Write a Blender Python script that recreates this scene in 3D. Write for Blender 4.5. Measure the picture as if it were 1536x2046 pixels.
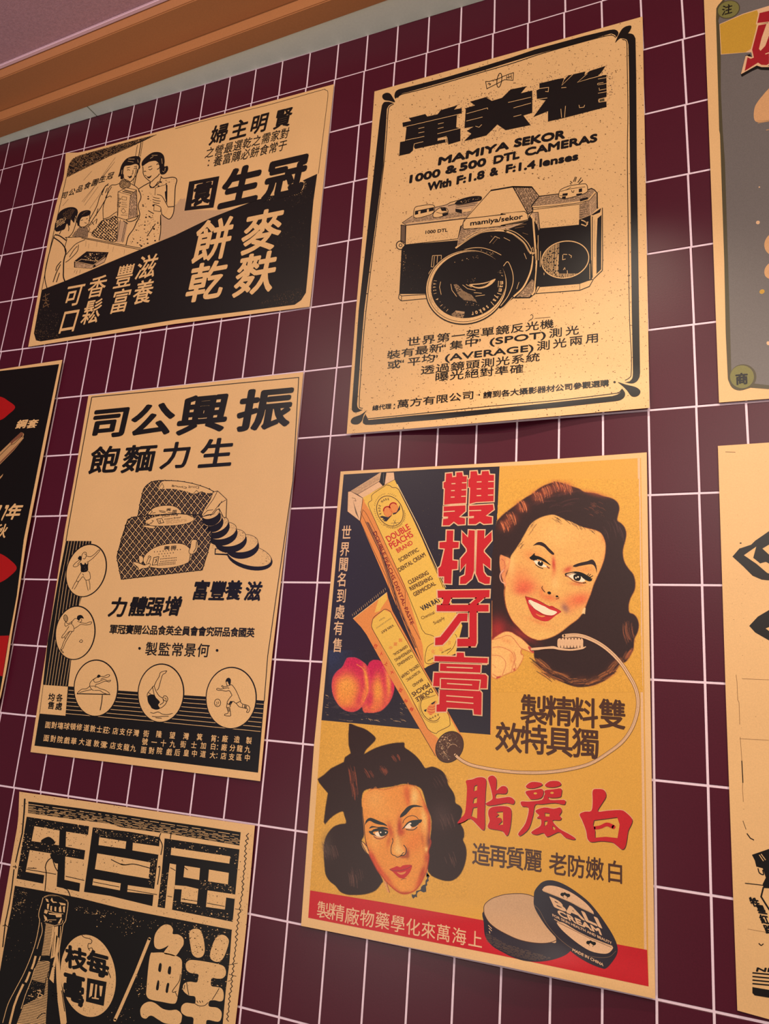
import bpy, bmesh, math, random
import numpy as np
from mathutils import Vector, Matrix
from mathutils.geometry import tessellate_polygon

for o in list(bpy.data.objects):
    bpy.data.objects.remove(o)
SC = bpy.context.scene
COL = SC.collection
random.seed(7)

# ------------------------------------------------------------ camera
# wall frame: x right along the wall, y into the wall, z up (metres)
FPX = 1505.05
RM = np.array([[0.9224643, -0.0686852, 0.3799236], [-0.0294608, 0.9686563, 0.2466518], [-0.3849567, -0.2387203, 0.8915273]])
TW = 0.075                      # tile pitch across
TH = 0.075 * 1.96061            # tile pitch down
ZTOP = 2.93                     # height of the grid row line 0
CAM = Vector((0.67339, -1.25913, ZTOP - 1.38065))
C0 = np.array([0.67339, 1.38065, -1.25913])
cam_d = bpy.data.cameras.new('camera')
cam = bpy.data.objects.new('camera', cam_d)
COL.objects.link(cam)
SC.camera = cam
cam_d.sensor_fit = 'VERTICAL'
cam_d.sensor_height = 36.0
cam_d.sensor_width = 27.0
cam_d.lens = FPX / 2046 * 36.0
cam_d.clip_start = 0.02
def _w(v):                      # wall frame (right, down, in) to world
    return Vector((v[0], v[2], -v[1]))
_r = _w(RM[0]); _dn = _w(RM[1]); _f = _w(RM[2])
cam.matrix_world = Matrix(((_r.x, -_dn.x, -_f.x, CAM.x), (_r.y, -_dn.y, -_f.y, CAM.y), (_r.z, -_dn.z, -_f.z, CAM.z), (0, 0, 0, 1)))

# ------------------------------------------------------------ world and lamps
SC.view_settings.view_transform = 'Standard'
SC.view_settings.look = 'None'
SC.view_settings.gamma = 1.0
SC.view_settings.exposure = -0.15
SC.view_settings.use_curve_mapping = False
world = bpy.data.worlds.new('room_air')
SC.world = world
world.use_nodes = True
world.node_tree.nodes['Background'].inputs[0].default_value = (1.0, 0.86, 0.80, 1)
world.node_tree.nodes['Background'].inputs[1].default_value = 0.20

def lamp(name, loc, target, size, power, color, size_y=None):
    d = bpy.data.lights.new(name, 'AREA')
    d.shape = 'RECTANGLE' if size_y else 'DISK'
    d.size = size
    if size_y: d.size_y = size_y
    d.energy = power
    d.color = color
    o = bpy.data.objects.new(name, d)
    COL.objects.link(o)
    o.location = loc
    o.rotation_euler = (Vector(target) - Vector(loc)).to_track_quat('-Z', 'Y').to_euler()
    return o
lamp('ceiling_spot', (-0.75, -1.75, 2.9), (-0.1, 0, 1.5), 0.07, 9, (1.0, 0.84, 0.68))
lamp('ceiling_spot', (1.5, -2.1, 2.9), (0.9, 0, 1.1), 0.10, 26, (1.0, 0.88, 0.74))
lamp('ceiling_panel', (0.9, -3.2, 2.85), (0.4, 0, 1.0), 0.9, 30, (1.0, 0.87, 0.76))
lamp('blue_strip_fill', (-1.08, -1.8, 2.15), (0.0, 0, 1.8), 0.22, 3.2, (0.34, 0.30, 1.0), 1.0)  # unseen bluish strip lamp, placed for the purple sheen on the tiles
lamp('added_uplight', (-0.4, -1.9, 0.9), (-0.5, -0.6, 3.0), 0.9, 17, (1.0, 0.92, 0.82))  # added fill from below, brightens the soffit and cornice; no such fitting known
sd = bpy.data.lights.new('track_spot', 'SPOT'); sd.energy = 58; sd.color = (1.0, 0.86, 0.68); sd.spot_size = math.radians(62); sd.spot_blend = 1.0; sd.shadow_soft_size = 0.025
so = bpy.data.objects.new('track_spot', sd); COL.objects.link(so); so.location = (0.55, -0.8, 2.95)
so.rotation_euler = (Vector((0.55, 0, 1.35)) - so.location).to_track_quat('-Z', 'Y').to_euler()

# ------------------------------------------------------------ materials
def lin(h):
    if isinstance(h, str):
        h = h.lstrip('#')
        h = [int(h[i:i + 2], 16) / 255 for i in (0, 2, 4)]
    return tuple(((c / 12.92) if c <= 0.04045 else ((c + 0.055) / 1.055) ** 2.4) for c in h)
MATS = {}
def mat(name, col, rough=0.5, grain=0.0, gscale=900.0, spec=0.5, bump=0.0, vcol=False, large=0.0):
    if name in MATS: return MATS[name]
    m = bpy.data.materials.new(name)
    m.use_nodes = True
    nt = m.node_tree
    b = nt.nodes['Principled BSDF']
    b.inputs['Roughness'].default_value = rough
    b.inputs['Specular IOR Level'].default_value = spec
    tc = nt.nodes.new('ShaderNodeTexCoord')
    base = None
    if vcol:
        a = nt.nodes.new('ShaderNodeAttribute'); a.attribute_name = 'paint'
        base = a.outputs['Color']
    else:
        a = nt.nodes.new('ShaderNodeRGB'); a.outputs[0].default_value = (*lin(col), 1)
        base = a.outputs[0]
    def modulate(base, scale, amt, detail):
        n = nt.nodes.new('ShaderNodeTexNoise'); n.inputs['Scale'].default_value = scale; n.inputs['Detail'].default_value = detail
        nt.links.new(tc.outputs['Object'], n.inputs['Vector'])
        r = nt.nodes.new('ShaderNodeMapRange')
        r.inputs['From Min'].default_value = 0.25; r.inputs['From Max'].default_value = 0.75
        r.inputs['To Min'].default_value = 1 - amt; r.inputs['To Max'].default_value = 1 + amt
        nt.links.new(n.outputs['Fac'], r.inputs['Value'])
        mx = nt.nodes.new('ShaderNodeVectorMath'); mx.operation = 'SCALE'
        nt.links.new(base, mx.inputs[0]); nt.links.new(r.outputs[0], mx.inputs['Scale'])
        return mx.outputs[0]
    if grain: base = modulate(base, gscale, grain, 2.0)
    if large: base = modulate(base, 7.0, large, 3.0)
    nt.links.new(base, b.inputs['Base Color'])
    if bump:
        n = nt.nodes.new('ShaderNodeTexNoise'); n.inputs['Scale'].default_value = 380.0
        nt.links.new(tc.outputs['Object'], n.inputs['Vector'])
        bp = nt.nodes.new('ShaderNodeBump'); bp.inputs['Strength'].default_value = bump; bp.inputs['Distance'].default_value = 0.001
        nt.links.new(n.outputs['Fac'], bp.inputs['Height']); nt.links.new(bp.outputs[0], b.inputs['Normal'])
    MATS[name] = m
    return m
PAP = 'e0b177'
INKS = {
 'pap': PAP, 'ink': '14100f', 'mid': '6b5340', 'tan2': 'b58f66', 'spk': '84603c', 'shade': 'c29a72',
 'cream': 'ecc98c', 'yel': 'd69c40', 'yel2': 'dfb04c', 'ora': 'd88442', 'navy': '2b242d', 'red': 'bd1822', 'brn': '4c2d20',
 'pale': 'dcae84', 'skin': 'ebb066', 'skin2': 'e5903f', 'lip': 'c02a2a', 'dred': '7c2420', 'white': 'f2d6b4', 'hair': '2c1b1d', 'hairhi': 'a04a30',
 'tin': 'c79c74', 'grey': '6b635f', 'olive': '4e452e', 'green': '77713c', 'gold': 'c0912f', 'crim': '9c141f', 'peach2': 'cf9a68', 'blk': '0c0908', 'bred': 'a81010', 'wood': 'b98a5a', 'dwood': '7a4a32', 'dash': '8a6f52',
}
INKM = {}
def ink(n):
    if n not in INKM:
        dark = n in ('ink', 'navy', 'brn', 'hair', 'blk', 'olive', 'grey', 'mid', 'dred')
        INKM[n] = mat('print_' + n, INKS[n], 0.36 if dark else 0.42, 0.10, 700.0, 0.3)
    return INKM[n]

def link(name, me, parent=None, mats=()):
    o = bpy.data.objects.new(name, me)
    COL.objects.link(o)
    if parent: o.parent = parent
    for m in mats: me.materials.append(m)
    return o

# ------------------------------------------------------------ photograph point -> point on the wall
LIFTS = []                      # places where a sheet stands off the wall: (poster key, function)
def unproj(P, off):             # P (n,2) pixels, off (n,) distance in front of the wall
    P = np.asarray(P, float)
    d = np.stack([(P[:, 0] - 768) / FPX, (P[:, 1] - 1023) / FPX, np.ones(len(P))], 1) @ RM
    s = (-np.asarray(off) - C0[2]) / d[:, 2]
    w = C0[None, :] + d * s[:, None]
    return np.stack([w[:, 0], w[:, 2], ZTOP - w[:, 1]], 1)
HV = np.array([-2838.5, 1138.2]); VV = np.array([1201.0, -5084.0])
def xdir(c):
    v = np.asarray(c, float) - HV; return v / np.linalg.norm(v)
def ydir(c):                    # down along the wall
    v = np.asarray(c, float) - VV; return v / np.linalg.norm(v)
def wall2px(i, j):
    c = np.array([i * TW, j * TH, 0.0]) - C0
    r = RM @ c
    return r[0] / r[2] * FPX + 768, r[1] / r[2] * FPX + 1023

# ------------------------------------------------------------ frames used to note down points
FR = dict(A1=(50,250,4.8),A2=(50,420,4.8),A3=(350,160,4.655),A4=(350,400,4.655),B1=(740,30,5.486),B2=(1010,30,5.12),
 B3=(770,320,6.4),B4=(1000,320,6.4),B5=(770,480,6.4),B6=(1000,480,6.4),B7=(680,620,4.8),B8=(990,620,4.8),
 C1=(60,730,2.743),C2=(220,940,4.518),C3=(70,1060,5.908),C4=(210,1130,4.518),C5=(60,1290,5.689),C6=(300,1310,5.689),
 E1=(0,1570,5.908),E2=(240,1610,5.297),E3=(0,1780,5.689),E4=(240,1820,5.689),G1=(0,700,5.386),G2=(0,1060,5.68),
 K1=(1380,0,7.872),K2=(1380,240,3.526),M1=(1416,860,3.79),M2=(1416,1400,3.167),
 D1=(640,920,5.908),D2=(640,1170,5.908),D3=(860,920,6.82),D4=(840,1200,7.578),D5=(980,940,4.8),D6=(980,1180,4.8),
 D7=(800,1380,5.908),D8=(1040,1060,7.68),D9=(600,1430,4.267),DA=(690,1560,7.68),DB=(900,1530,3.84),DC=(920,1660,4.267),
 DD=(940,1750,4.267),DE=(600,1760,3.84),Z=(0,0,1))
def q(s):
    """'D1 10,20 30,40 D2 5,6' -> list of pixel points; a frame name switches the frame"""
    out = []; f = FR['Z']
    for t in s.split():
        if t in FR: f = FR[t]; continue
        a, b = t.split(','); out.append((f[0] + float(a) / f[2], f[1] + float(b) / f[2]))
    return out
def smooth(pts, closed=False, n=6):
    P = np.array(pts, float); m = len(P)
    if m < 3: return [tuple(p) for p in P]
    out = []
    rng = range(m) if closed else range(m - 1)
    for i in rng:
        p1 = P[i]; p2 = P[(i + 1) % m]
        p0 = P[i - 1] if (closed or i > 0) else 2 * p1 - p2
        p3 = P[(i + 2) % m] if (closed or i + 2 < m) else 2 * p2 - p1
        for k in range(n):
            t = k / n
            out.append(tuple(0.5 * ((2 * p1) + (-p0 + p2) * t + (2 * p0 - 5 * p1 + 4 * p2 - p3) * t * t + (-p0 + 3 * p1 - 3 * p2 + p3) * t ** 3)))
    if not closed: out.append(tuple(P[-1]))
    return out
def ell(cx, cy, a, b, rot=0, n=40, t0=0, t1=360):
    r = math.radians(rot); out = []
    full = (t1 - t0) >= 360
    for k in range(n if full else n + 1):
        t = math.radians(t0 + (t1 - t0) * k / n)
        x, y = a * math.cos(t), b * math.sin(t)
        out.append((cx + x * math.cos(r) - y * math.sin(r), cy + x * math.sin(r) + y * math.cos(r)))
    return out

# ------------------------------------------------------------ glyph outlines from Blender's own built-in font
GL = {}
def glyph(s, bold=0.0):
    k = (s, bold)
    if k in GL: return GL[k]
    cu = bpy.data.curves.new('t', 'FONT'); cu.body = s; cu.size = 1.0; cu.resolution_u = 3; cu.offset = bold
    cu.fill_mode = 'FRONT'
    o = bpy.data.objects.new('t', cu); COL.objects.link(o)
    bpy.context.view_layer.update()
    ev = o.evaluated_get(bpy.context.evaluated_depsgraph_get())
    me = ev.to_mesh()
    n = len(me.vertices); v = np.zeros(n * 3); me.vertices.foreach_get('co', v); v = v.reshape(-1, 3)[:, :2].copy()
    me.calc_loop_triangles()
    t = np.zeros(len(me.loop_triangles) * 3, int); me.loop_triangles.foreach_get('vertices', t)
    GL[k] = (v, t.reshape(-1, 3))
    ev.to_mesh_clear()
    bpy.data.objects.remove(o); bpy.data.curves.remove(cu)
    return GL[k]

LAYER = 0.00010
class Part:
    """flat print on a poster: shapes gathered in pixel positions, then laid on the sheet as one mesh"""
    def __init__(s, name, poster, label=None):
        s.name, s.p, s.label = name, poster, label
        s.V = []; s.L = []; s.T = []; s.M = []; s.mats = []; s.n = 0
    def _m(s, c):
        if c not in s.mats: s.mats.append(c)
        return s.mats.index(c)
    def raw(s, V, T, c, L):
        s.V.append(np.asarray(V, float)); s.L.append(np.full(len(V), L, float))
        s.T.append(np.asarray(T, int) + s.n); s.M.append(np.full(len(T), s._m(c))); s.n += len(V)
        return s
    def poly(s, pts, c='ink', L=1, holes=()):
        loops = [[Vector((a, b, 0)) for a, b in pts]] + [[Vector((a, b, 0)) for a, b in h] for h in holes]
        T = tessellate_polygon(loops)
        V = [(v.x, v.y) for l in loops for v in l]
        if len(T): s.raw(V, T, c, L)
        return s
    def stroke(s, pts, w=1.0, c='ink', L=2, closed=False, w1=None, cap=False):
        P = [np.array(p, float) for p in pts]
        Q = [P[0]]
        for p in P[1:]:
            if np.linalg.norm(p - Q[-1]) > 1e-3: Q.append(p)
        if closed and np.linalg.norm(Q[0] - Q[-1]) < 1e-3: Q.pop()
        m = len(Q)
        if m < 2: return s
        V = []; T = []
        if w1 is None: w1 = w
        for i in range(m):
            a = Q[i - 1] if (i > 0 or closed) else Q[i]; b = Q[(i + 1) % m] if (i < m - 1 or closed) else Q[i]
            d1 = Q[i] - a; d2 = b - Q[i]
            l1 = np.linalg.norm(d1); l2 = np.linalg.norm(d2)
            d1 = d1 / l1 if l1 else d2 / l2; d2 = d2 / l2 if l2 else d1
            n1 = np.array([-d1[1], d1[0]]); n2 = np.array([-d2[1], d2[0]])
            nn = n1 + n2; ln = np.linalg.norm(nn)
            nn = n1 if ln < 0.3 else nn / ln
            k = 1 / max(0.55, float(nn @ n1))
            h = (w + (w1 - w) * i / max(1, m - 1)) / 2 * k
            V += [tuple(Q[i] + nn * h), tuple(Q[i] - nn * h)]
        for i in range(m if closed else m - 1):
            a = 2 * i; b = 2 * ((i + 1) % m); T += [(a, a + 1, b + 1), (a, b + 1, b)]
        s.raw(V, T, c, L)
        if cap:
            for e, ww in ((Q[0], w), (Q[-1], w1)): s.poly(ell(e[0], e[1], ww / 2, ww / 2, 0, 8), c, L)
        return s
    def lines(s, txt, w=1.0, c='ink', L=2, sm=False, w1=None):
        for t in txt.split('|'):
            p = q(t)
            s.stroke(smooth(p) if sm else p, w, c, L, w1=w1)
        return s
    def outline(s, pts, fill, line='ink', w=1.2, L=2):
        s.poly(pts, fill, L); s.stroke(pts, w, line, L + 0.5, closed=True); return s
    def char(s, ch, c, w, h, col='ink', L=3, b=0.0, shear=0.0, ax=None, ay=None, latin=False):
        v, t = glyph(ch)
        if not len(v): return s
        X = xdir(c) if ax is None else np.array(ax); Y = ydir(c) if ay is None else np.array(ay)
        if latin: mx = (v[:, 0].min() + v[:, 0].max()) / 2; my = 0.36; k = 1 / 0.73; kx = 1
        else: mx = 0.5; my = 0.38; k = 1.08; kx = 1.08
        x = (v[:, 0] - mx) * kx; y = (v[:, 1] - my) * k
        x = x + y * shear
        for k_, (dx, dy) in enumerate(((0, 0),) if b <= 0 else [(b * math.cos(a), b * math.sin(a)) for a in np.arange(8) * math.pi / 4]):
            P = np.asarray(c)[None] + np.outer((x + dx) * w, X) - np.outer((y + dy) * h, Y)
            s.raw(P, t, col, L + k_ * 0.1)
        return s
    def text(s, st, p0, p1, w, h, col='ink', L=3, b=0.0, shear=0.0, ax=None, ay=None, h1=None):
        p0 = np.array(p0, float); p1 = np.array(p1, float); n = len(st)
        for k, ch in enumerate(st):
            f = k / max(1, n - 1)
            hh = h + ((h1 or h) - h) * f
            if ch != ' ': s.char(ch, p0 + (p1 - p0) * f, w * hh / h, hh, col, L, b, shear, ax, ay)
        return s
    def latin(s, st, p0, p1, h, col='ink', L=3, b=0.0, shear=0.0, up=None, h1=None):
        """whole string stretched along its baseline p0-p1"""
        v, t = glyph(st)
        p0 = np.array(p0, float); p1 = np.array(p1, float)
        u = (v[:, 0] - v[:, 0].min()) / (v[:, 0].max() - v[:, 0].min())
        X = p1 - p0; wl = np.linalg.norm(X)
        U = -ydir((p0 + p1) / 2) if up is None else np.array(up, float) / np.linalg.norm(up)
        y = v[:, 1] / 0.73
        hh = h + ((h1 or h) - h) * u
        for k_, (dx, dy) in enumerate(((0, 0),) if b <= 0 else [(b * math.cos(a), b * math.sin(a)) for a in np.arange(8) * math.pi / 4]):
            P = p0[None] + np.outer(u + (dx * h + y * shear * h) / wl, X) + ((y + dy) * hh)[:, None] * U[None]
            s.raw(P, t, col, L + k_ * 0.1)
        return s
    def specks(s, region, n, r0, r1, col='spk', L=2.5, seed=1, soft=None, inside=True):
        rg = random.Random(seed); R = np.array(region); x0, y0 = R.min(0); x1, y1 = R.max(0)
        V = []; T = []; k = 0; tries = 0
        while k < n and tries < n * 20:
            tries += 1
            x = rg.uniform(x0, x1); y = rg.uniform(y0, y1)
            if not inpoly1(x, y, R): continue
            if soft and rg.random() > soft(x, y): continue
            r = r0 + (r1 - r0) * rg.random() ** 3; a0 = rg.uniform(0, 6.3); e = rg.uniform(0.5, 1)
            b = len(V)
            for m in range(5):
                a = a0 + m * 1.2566; V.append((x + r * math.cos(a), y + r * e * math.sin(a)))
            T += [(b, b + 1, b + 2), (b, b + 2, b + 3), (b, b + 3, b + 4)]
            k += 1
        if V: s.raw(V, T, col, L)
        return s
    def hatch(s, poly, ang, sp, w, col='ink', L=2.5, jit=0.0, seed=0, gap=0.0):
        """parallel lines clipped to a polygon; ang in degrees in the picture"""
        rg = random.Random(seed); a = math.radians(ang); d = np.array([math.cos(a), math.sin(a)]); n = np.array([-d[1], d[0]])
        R = np.array(poly); k0 = (R @ n).min(); k1 = (R @ n).max(); k = k0 + sp / 2
        V = []; T = []
        while k < k1:
            kk = k + rg.uniform(-jit, jit); xs = []
            for i in range(len(R)):
                p = R[i]; r = R[(i + 1) % len(R)]; a1 = p @ n - kk; a2 = r @ n - kk
                if (a1 < 0) != (a2 < 0): xs.append(float((p + (r - p) * a1 / (a1 - a2)) @ d))
            xs.sort()
            for i in range(0, len(xs) - 1, 2):
                segs = [(xs[i], xs[i + 1])]
                if gap:
                    segs = []; c = xs[i]
                    while c < xs[i + 1]:
                        e = min(xs[i + 1], c + rg.uniform(2, 14)); segs.append((c, e)); c = e + rg.uniform(0.5, 1 + 6 * gap)
                for u0, u1 in segs:
                    b = len(V); h = w / 2
                    for uu, ss in ((u0, -h), (u0, h), (u1, h), (u1, -h)): V.append(tuple(d * uu + n * (kk + ss)))
                    T += [(b, b + 1, b + 2), (b, b + 2, b + 3)]
            k += sp
        if V: s.raw(V, T, col, L)
        return s
    def build(s):
        if not s.V: return None
        V = np.concatenate(s.V); L = np.concatenate(s.L); T = np.concatenate(s.T); M = np.concatenate(s.M)
        # all sheets face the room: same winding everywhere
        a, b, c = V[T[:, 0]], V[T[:, 1]], V[T[:, 2]]
        cr = (b[:, 0] - a[:, 0]) * (c[:, 1] - a[:, 1]) - (b[:, 1] - a[:, 1]) * (c[:, 0] - a[:, 0])
        fl = cr > 0
        T[fl] = T[fl][:, ::-1]
        keep = np.abs(cr) > 1e-6; T = T[keep]; M = M[keep]
        V3 = np.concatenate([V, L[:, None]], 1)
        if s.p.lift:
            V3, T, M = refine(V3, T, M, s.p)
        off = s.p.off(V3[:, :2]) + V3[:, 2] * LAYER + 0.00015
        W = unproj(V3[:, :2], off) - np.array(s.p.origin)
        me = mesh_np(s.name, W, T, M)
        o = link(s.name, me, s.p.obj, [ink(c) for c in s.mats])
        if s.label: o['label'] = s.label
        if s.name in ('paper_specks', 'torn_marks', 'broken_rules'): o['kind'] = 'stuff'
        return o
def inpoly1(x, y, R):
    c = False; n = len(R); j = n - 1
    for i in range(n):
        if (R[i][1] > y) != (R[j][1] > y) and x < (R[j][0] - R[i][0]) * (y - R[i][1]) / (R[j][1] - R[i][1]) + R[i][0]: c = not c
        j = i
    return c
def mesh_np(name, W, T, M=None):
    me = bpy.data.meshes.new(name)
    me.vertices.add(len(W)); me.vertices.foreach_set('co', np.asarray(W, np.float32).ravel())
    k = T.shape[1]
    me.loops.add(len(T) * k); me.loops.foreach_set('vertex_index', np.asarray(T, np.int32).ravel())
    me.polygons.add(len(T)); me.polygons.foreach_set('loop_start', (np.arange(len(T)) * k).astype(np.int32))
    if M is not None: me.polygons.foreach_set('material_index', np.asarray(M, np.int32))
    me.polygons.foreach_set('use_smooth', np.zeros(len(T), bool))
    me.update(calc_edges=True)
    return me
def refine(V3, T, M, poster):
    """split long triangles where the sheet bends away from the wall"""
    for it in range(18):
        P = V3[:, :2]
        e = np.stack([np.linalg.norm(P[T[:, i]] - P[T[:, (i + 1) % 3]], axis=1) for i in range(3)], 1)
        big = e.max(1) > 7.5
        cen = (P[T[:, 0]] + P[T[:, 1]] + P[T[:, 2]]) / 3
        near = np.zeros(len(T), bool)
        for f in poster.lift:
            for pt in (cen, P[T[:, 0]], P[T[:, 1]], P[T[:, 2]], (P[T[:, 0]] + P[T[:, 1]]) / 2, (P[T[:, 1]] + P[T[:, 2]]) / 2, (P[T[:, 0]] + P[T[:, 2]]) / 2):
                near |= f(pt) > 0.00004
        do = big & near
        if not do.any(): break
        k = e.argmax(1)
        idx = np.where(do)[0]; n0 = len(V3)
        A = T[idx, k[idx]]; B = T[idx, (k[idx] + 1) % 3]; Cc = T[idx, (k[idx] + 2) % 3]
        mid = (V3[A] + V3[B]) / 2; nm = n0 + np.arange(len(idx))
        V3 = np.concatenate([V3, mid]); keep = ~do
        T = np.concatenate([T[keep], np.stack([A, nm, Cc], 1), np.stack([nm, B, Cc], 1)])
        M = np.concatenate([M[keep], M[idx], M[idx]])
    return V3, T, M

class Poster:
    def __init__(s, label, edges, base=0.0045, lift=(), paper='pap', origin_px=None, nu=24, nv=30):
        """edges: top (left to right), right (top to bottom), bottom (left to right), left (top to bottom), in pixels"""
        s.lift = list(lift); s.base = base
        top, right, bottom, left = [np.array(e, float) for e in edges]
        def samp(E, n):
            d = np.r_[0, np.cumsum(np.linalg.norm(np.diff(E, axis=0), axis=1))]; t = np.linspace(0, d[-1], n)
            return np.stack([np.interp(t, d, E[:, 0]), np.interp(t, d, E[:, 1])], 1)
        Tt, Bb, Ll, Rr = samp(top, nu), samp(bottom, nu), samp(left, nv), samp(right, nv)
        u = np.linspace(0, 1, nu)[None, :, None]; v = np.linspace(0, 1, nv)[:, None, None]
        G = (1 - v) * Tt[None] + v * Bb[None] + (1 - u) * Ll[:, None] + u * Rr[:, None] - ((1 - u) * (1 - v) * top[0] + u * (1 - v) * top[-1] + (1 - u) * v * bottom[0] + u * v * bottom[-1])
        P = G.reshape(-1, 2)
        bl = P[(nv - 1) * nu + nu // 2]
        s.origin = unproj(bl[None], np.array([0.0]))[0]
        s.obj = bpy.data.objects.new('wall_poster', None); COL.objects.link(s.obj)
        s.obj.location = s.origin; s.obj.empty_display_size = 0.05
        s.obj['label'] = label; s.obj['category'] = 'poster'; s.obj['group'] = 'printed posters on the tiled wall'
        off = s.off(P)
        F = unproj(P, off) - s.origin; B = F + np.array([0, 0.0004, 0])
        N = len(P); q4 = []
        for a in range(nv - 1):
            for b in range(nu - 1):
                k = a * nu + b; q4.append((k, k + nu, k + nu + 1, k + 1)); q4.append((N + k, N + k + 1, N + k + nu + 1, N + k + nu))
        rim = [k for k in range(nu)] + [a * nu + nu - 1 for a in range(1, nv)] + [(nv - 1) * nu + k for k in range(nu - 2, -1, -1)] + [a * nu for a in range(nv - 2, 0, -1)]
        for i in range(len(rim)):
            j = (i + 1) % len(rim); m_ = len(rim); q4.append((2 * N + i, 2 * N + j, 2 * N + m_ + j, 2 * N + m_ + i))
        me = mesh_np('paper_sheet', np.concatenate([F, B, F[rim], B[rim]]), np.array(q4))
        me.polygons.foreach_set('use_smooth', np.arange(len(q4)) < 2 * (nv - 1) * (nu - 1))
        o = link('paper_sheet', me, s.obj, [mat('paper_' + paper, INKS[paper], 0.45, 0.05, 500.0, 0.4, 0.08, large=0.035)])
        s.quad = [tuple(top[0]), tuple(top[-1]), tuple(bottom[-1]), tuple(bottom[0])]
    def off(s, P):
        P = np.asarray(P, float); o = np.full(len(P), s.base)
        for f in s.lift: o = o + f(P)
        return o
def edge_lift(p0, p1, depth, amp, c=0.5, sig=0.2):
    """sheet standing off along the edge p0-p1: depth in pixels inward, strongest at fraction c"""
    p0 = np.array(p0, float); p1 = np.array(p1, float); d = p1 - p0; l = np.linalg.norm(d); d = d / l; n = np.array([d[1], -d[0]])
    def f(P):
        r = P - p0; u = (r @ d) / l; v = r @ n          # v: distance above the edge
        t = np.clip(1 - v / depth, 0, 1.2)
        return amp * t * t * (3 - 2 * np.clip(t, 0, 1)) * np.exp(-((u - c) / sig) ** 2)
    return f

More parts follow.
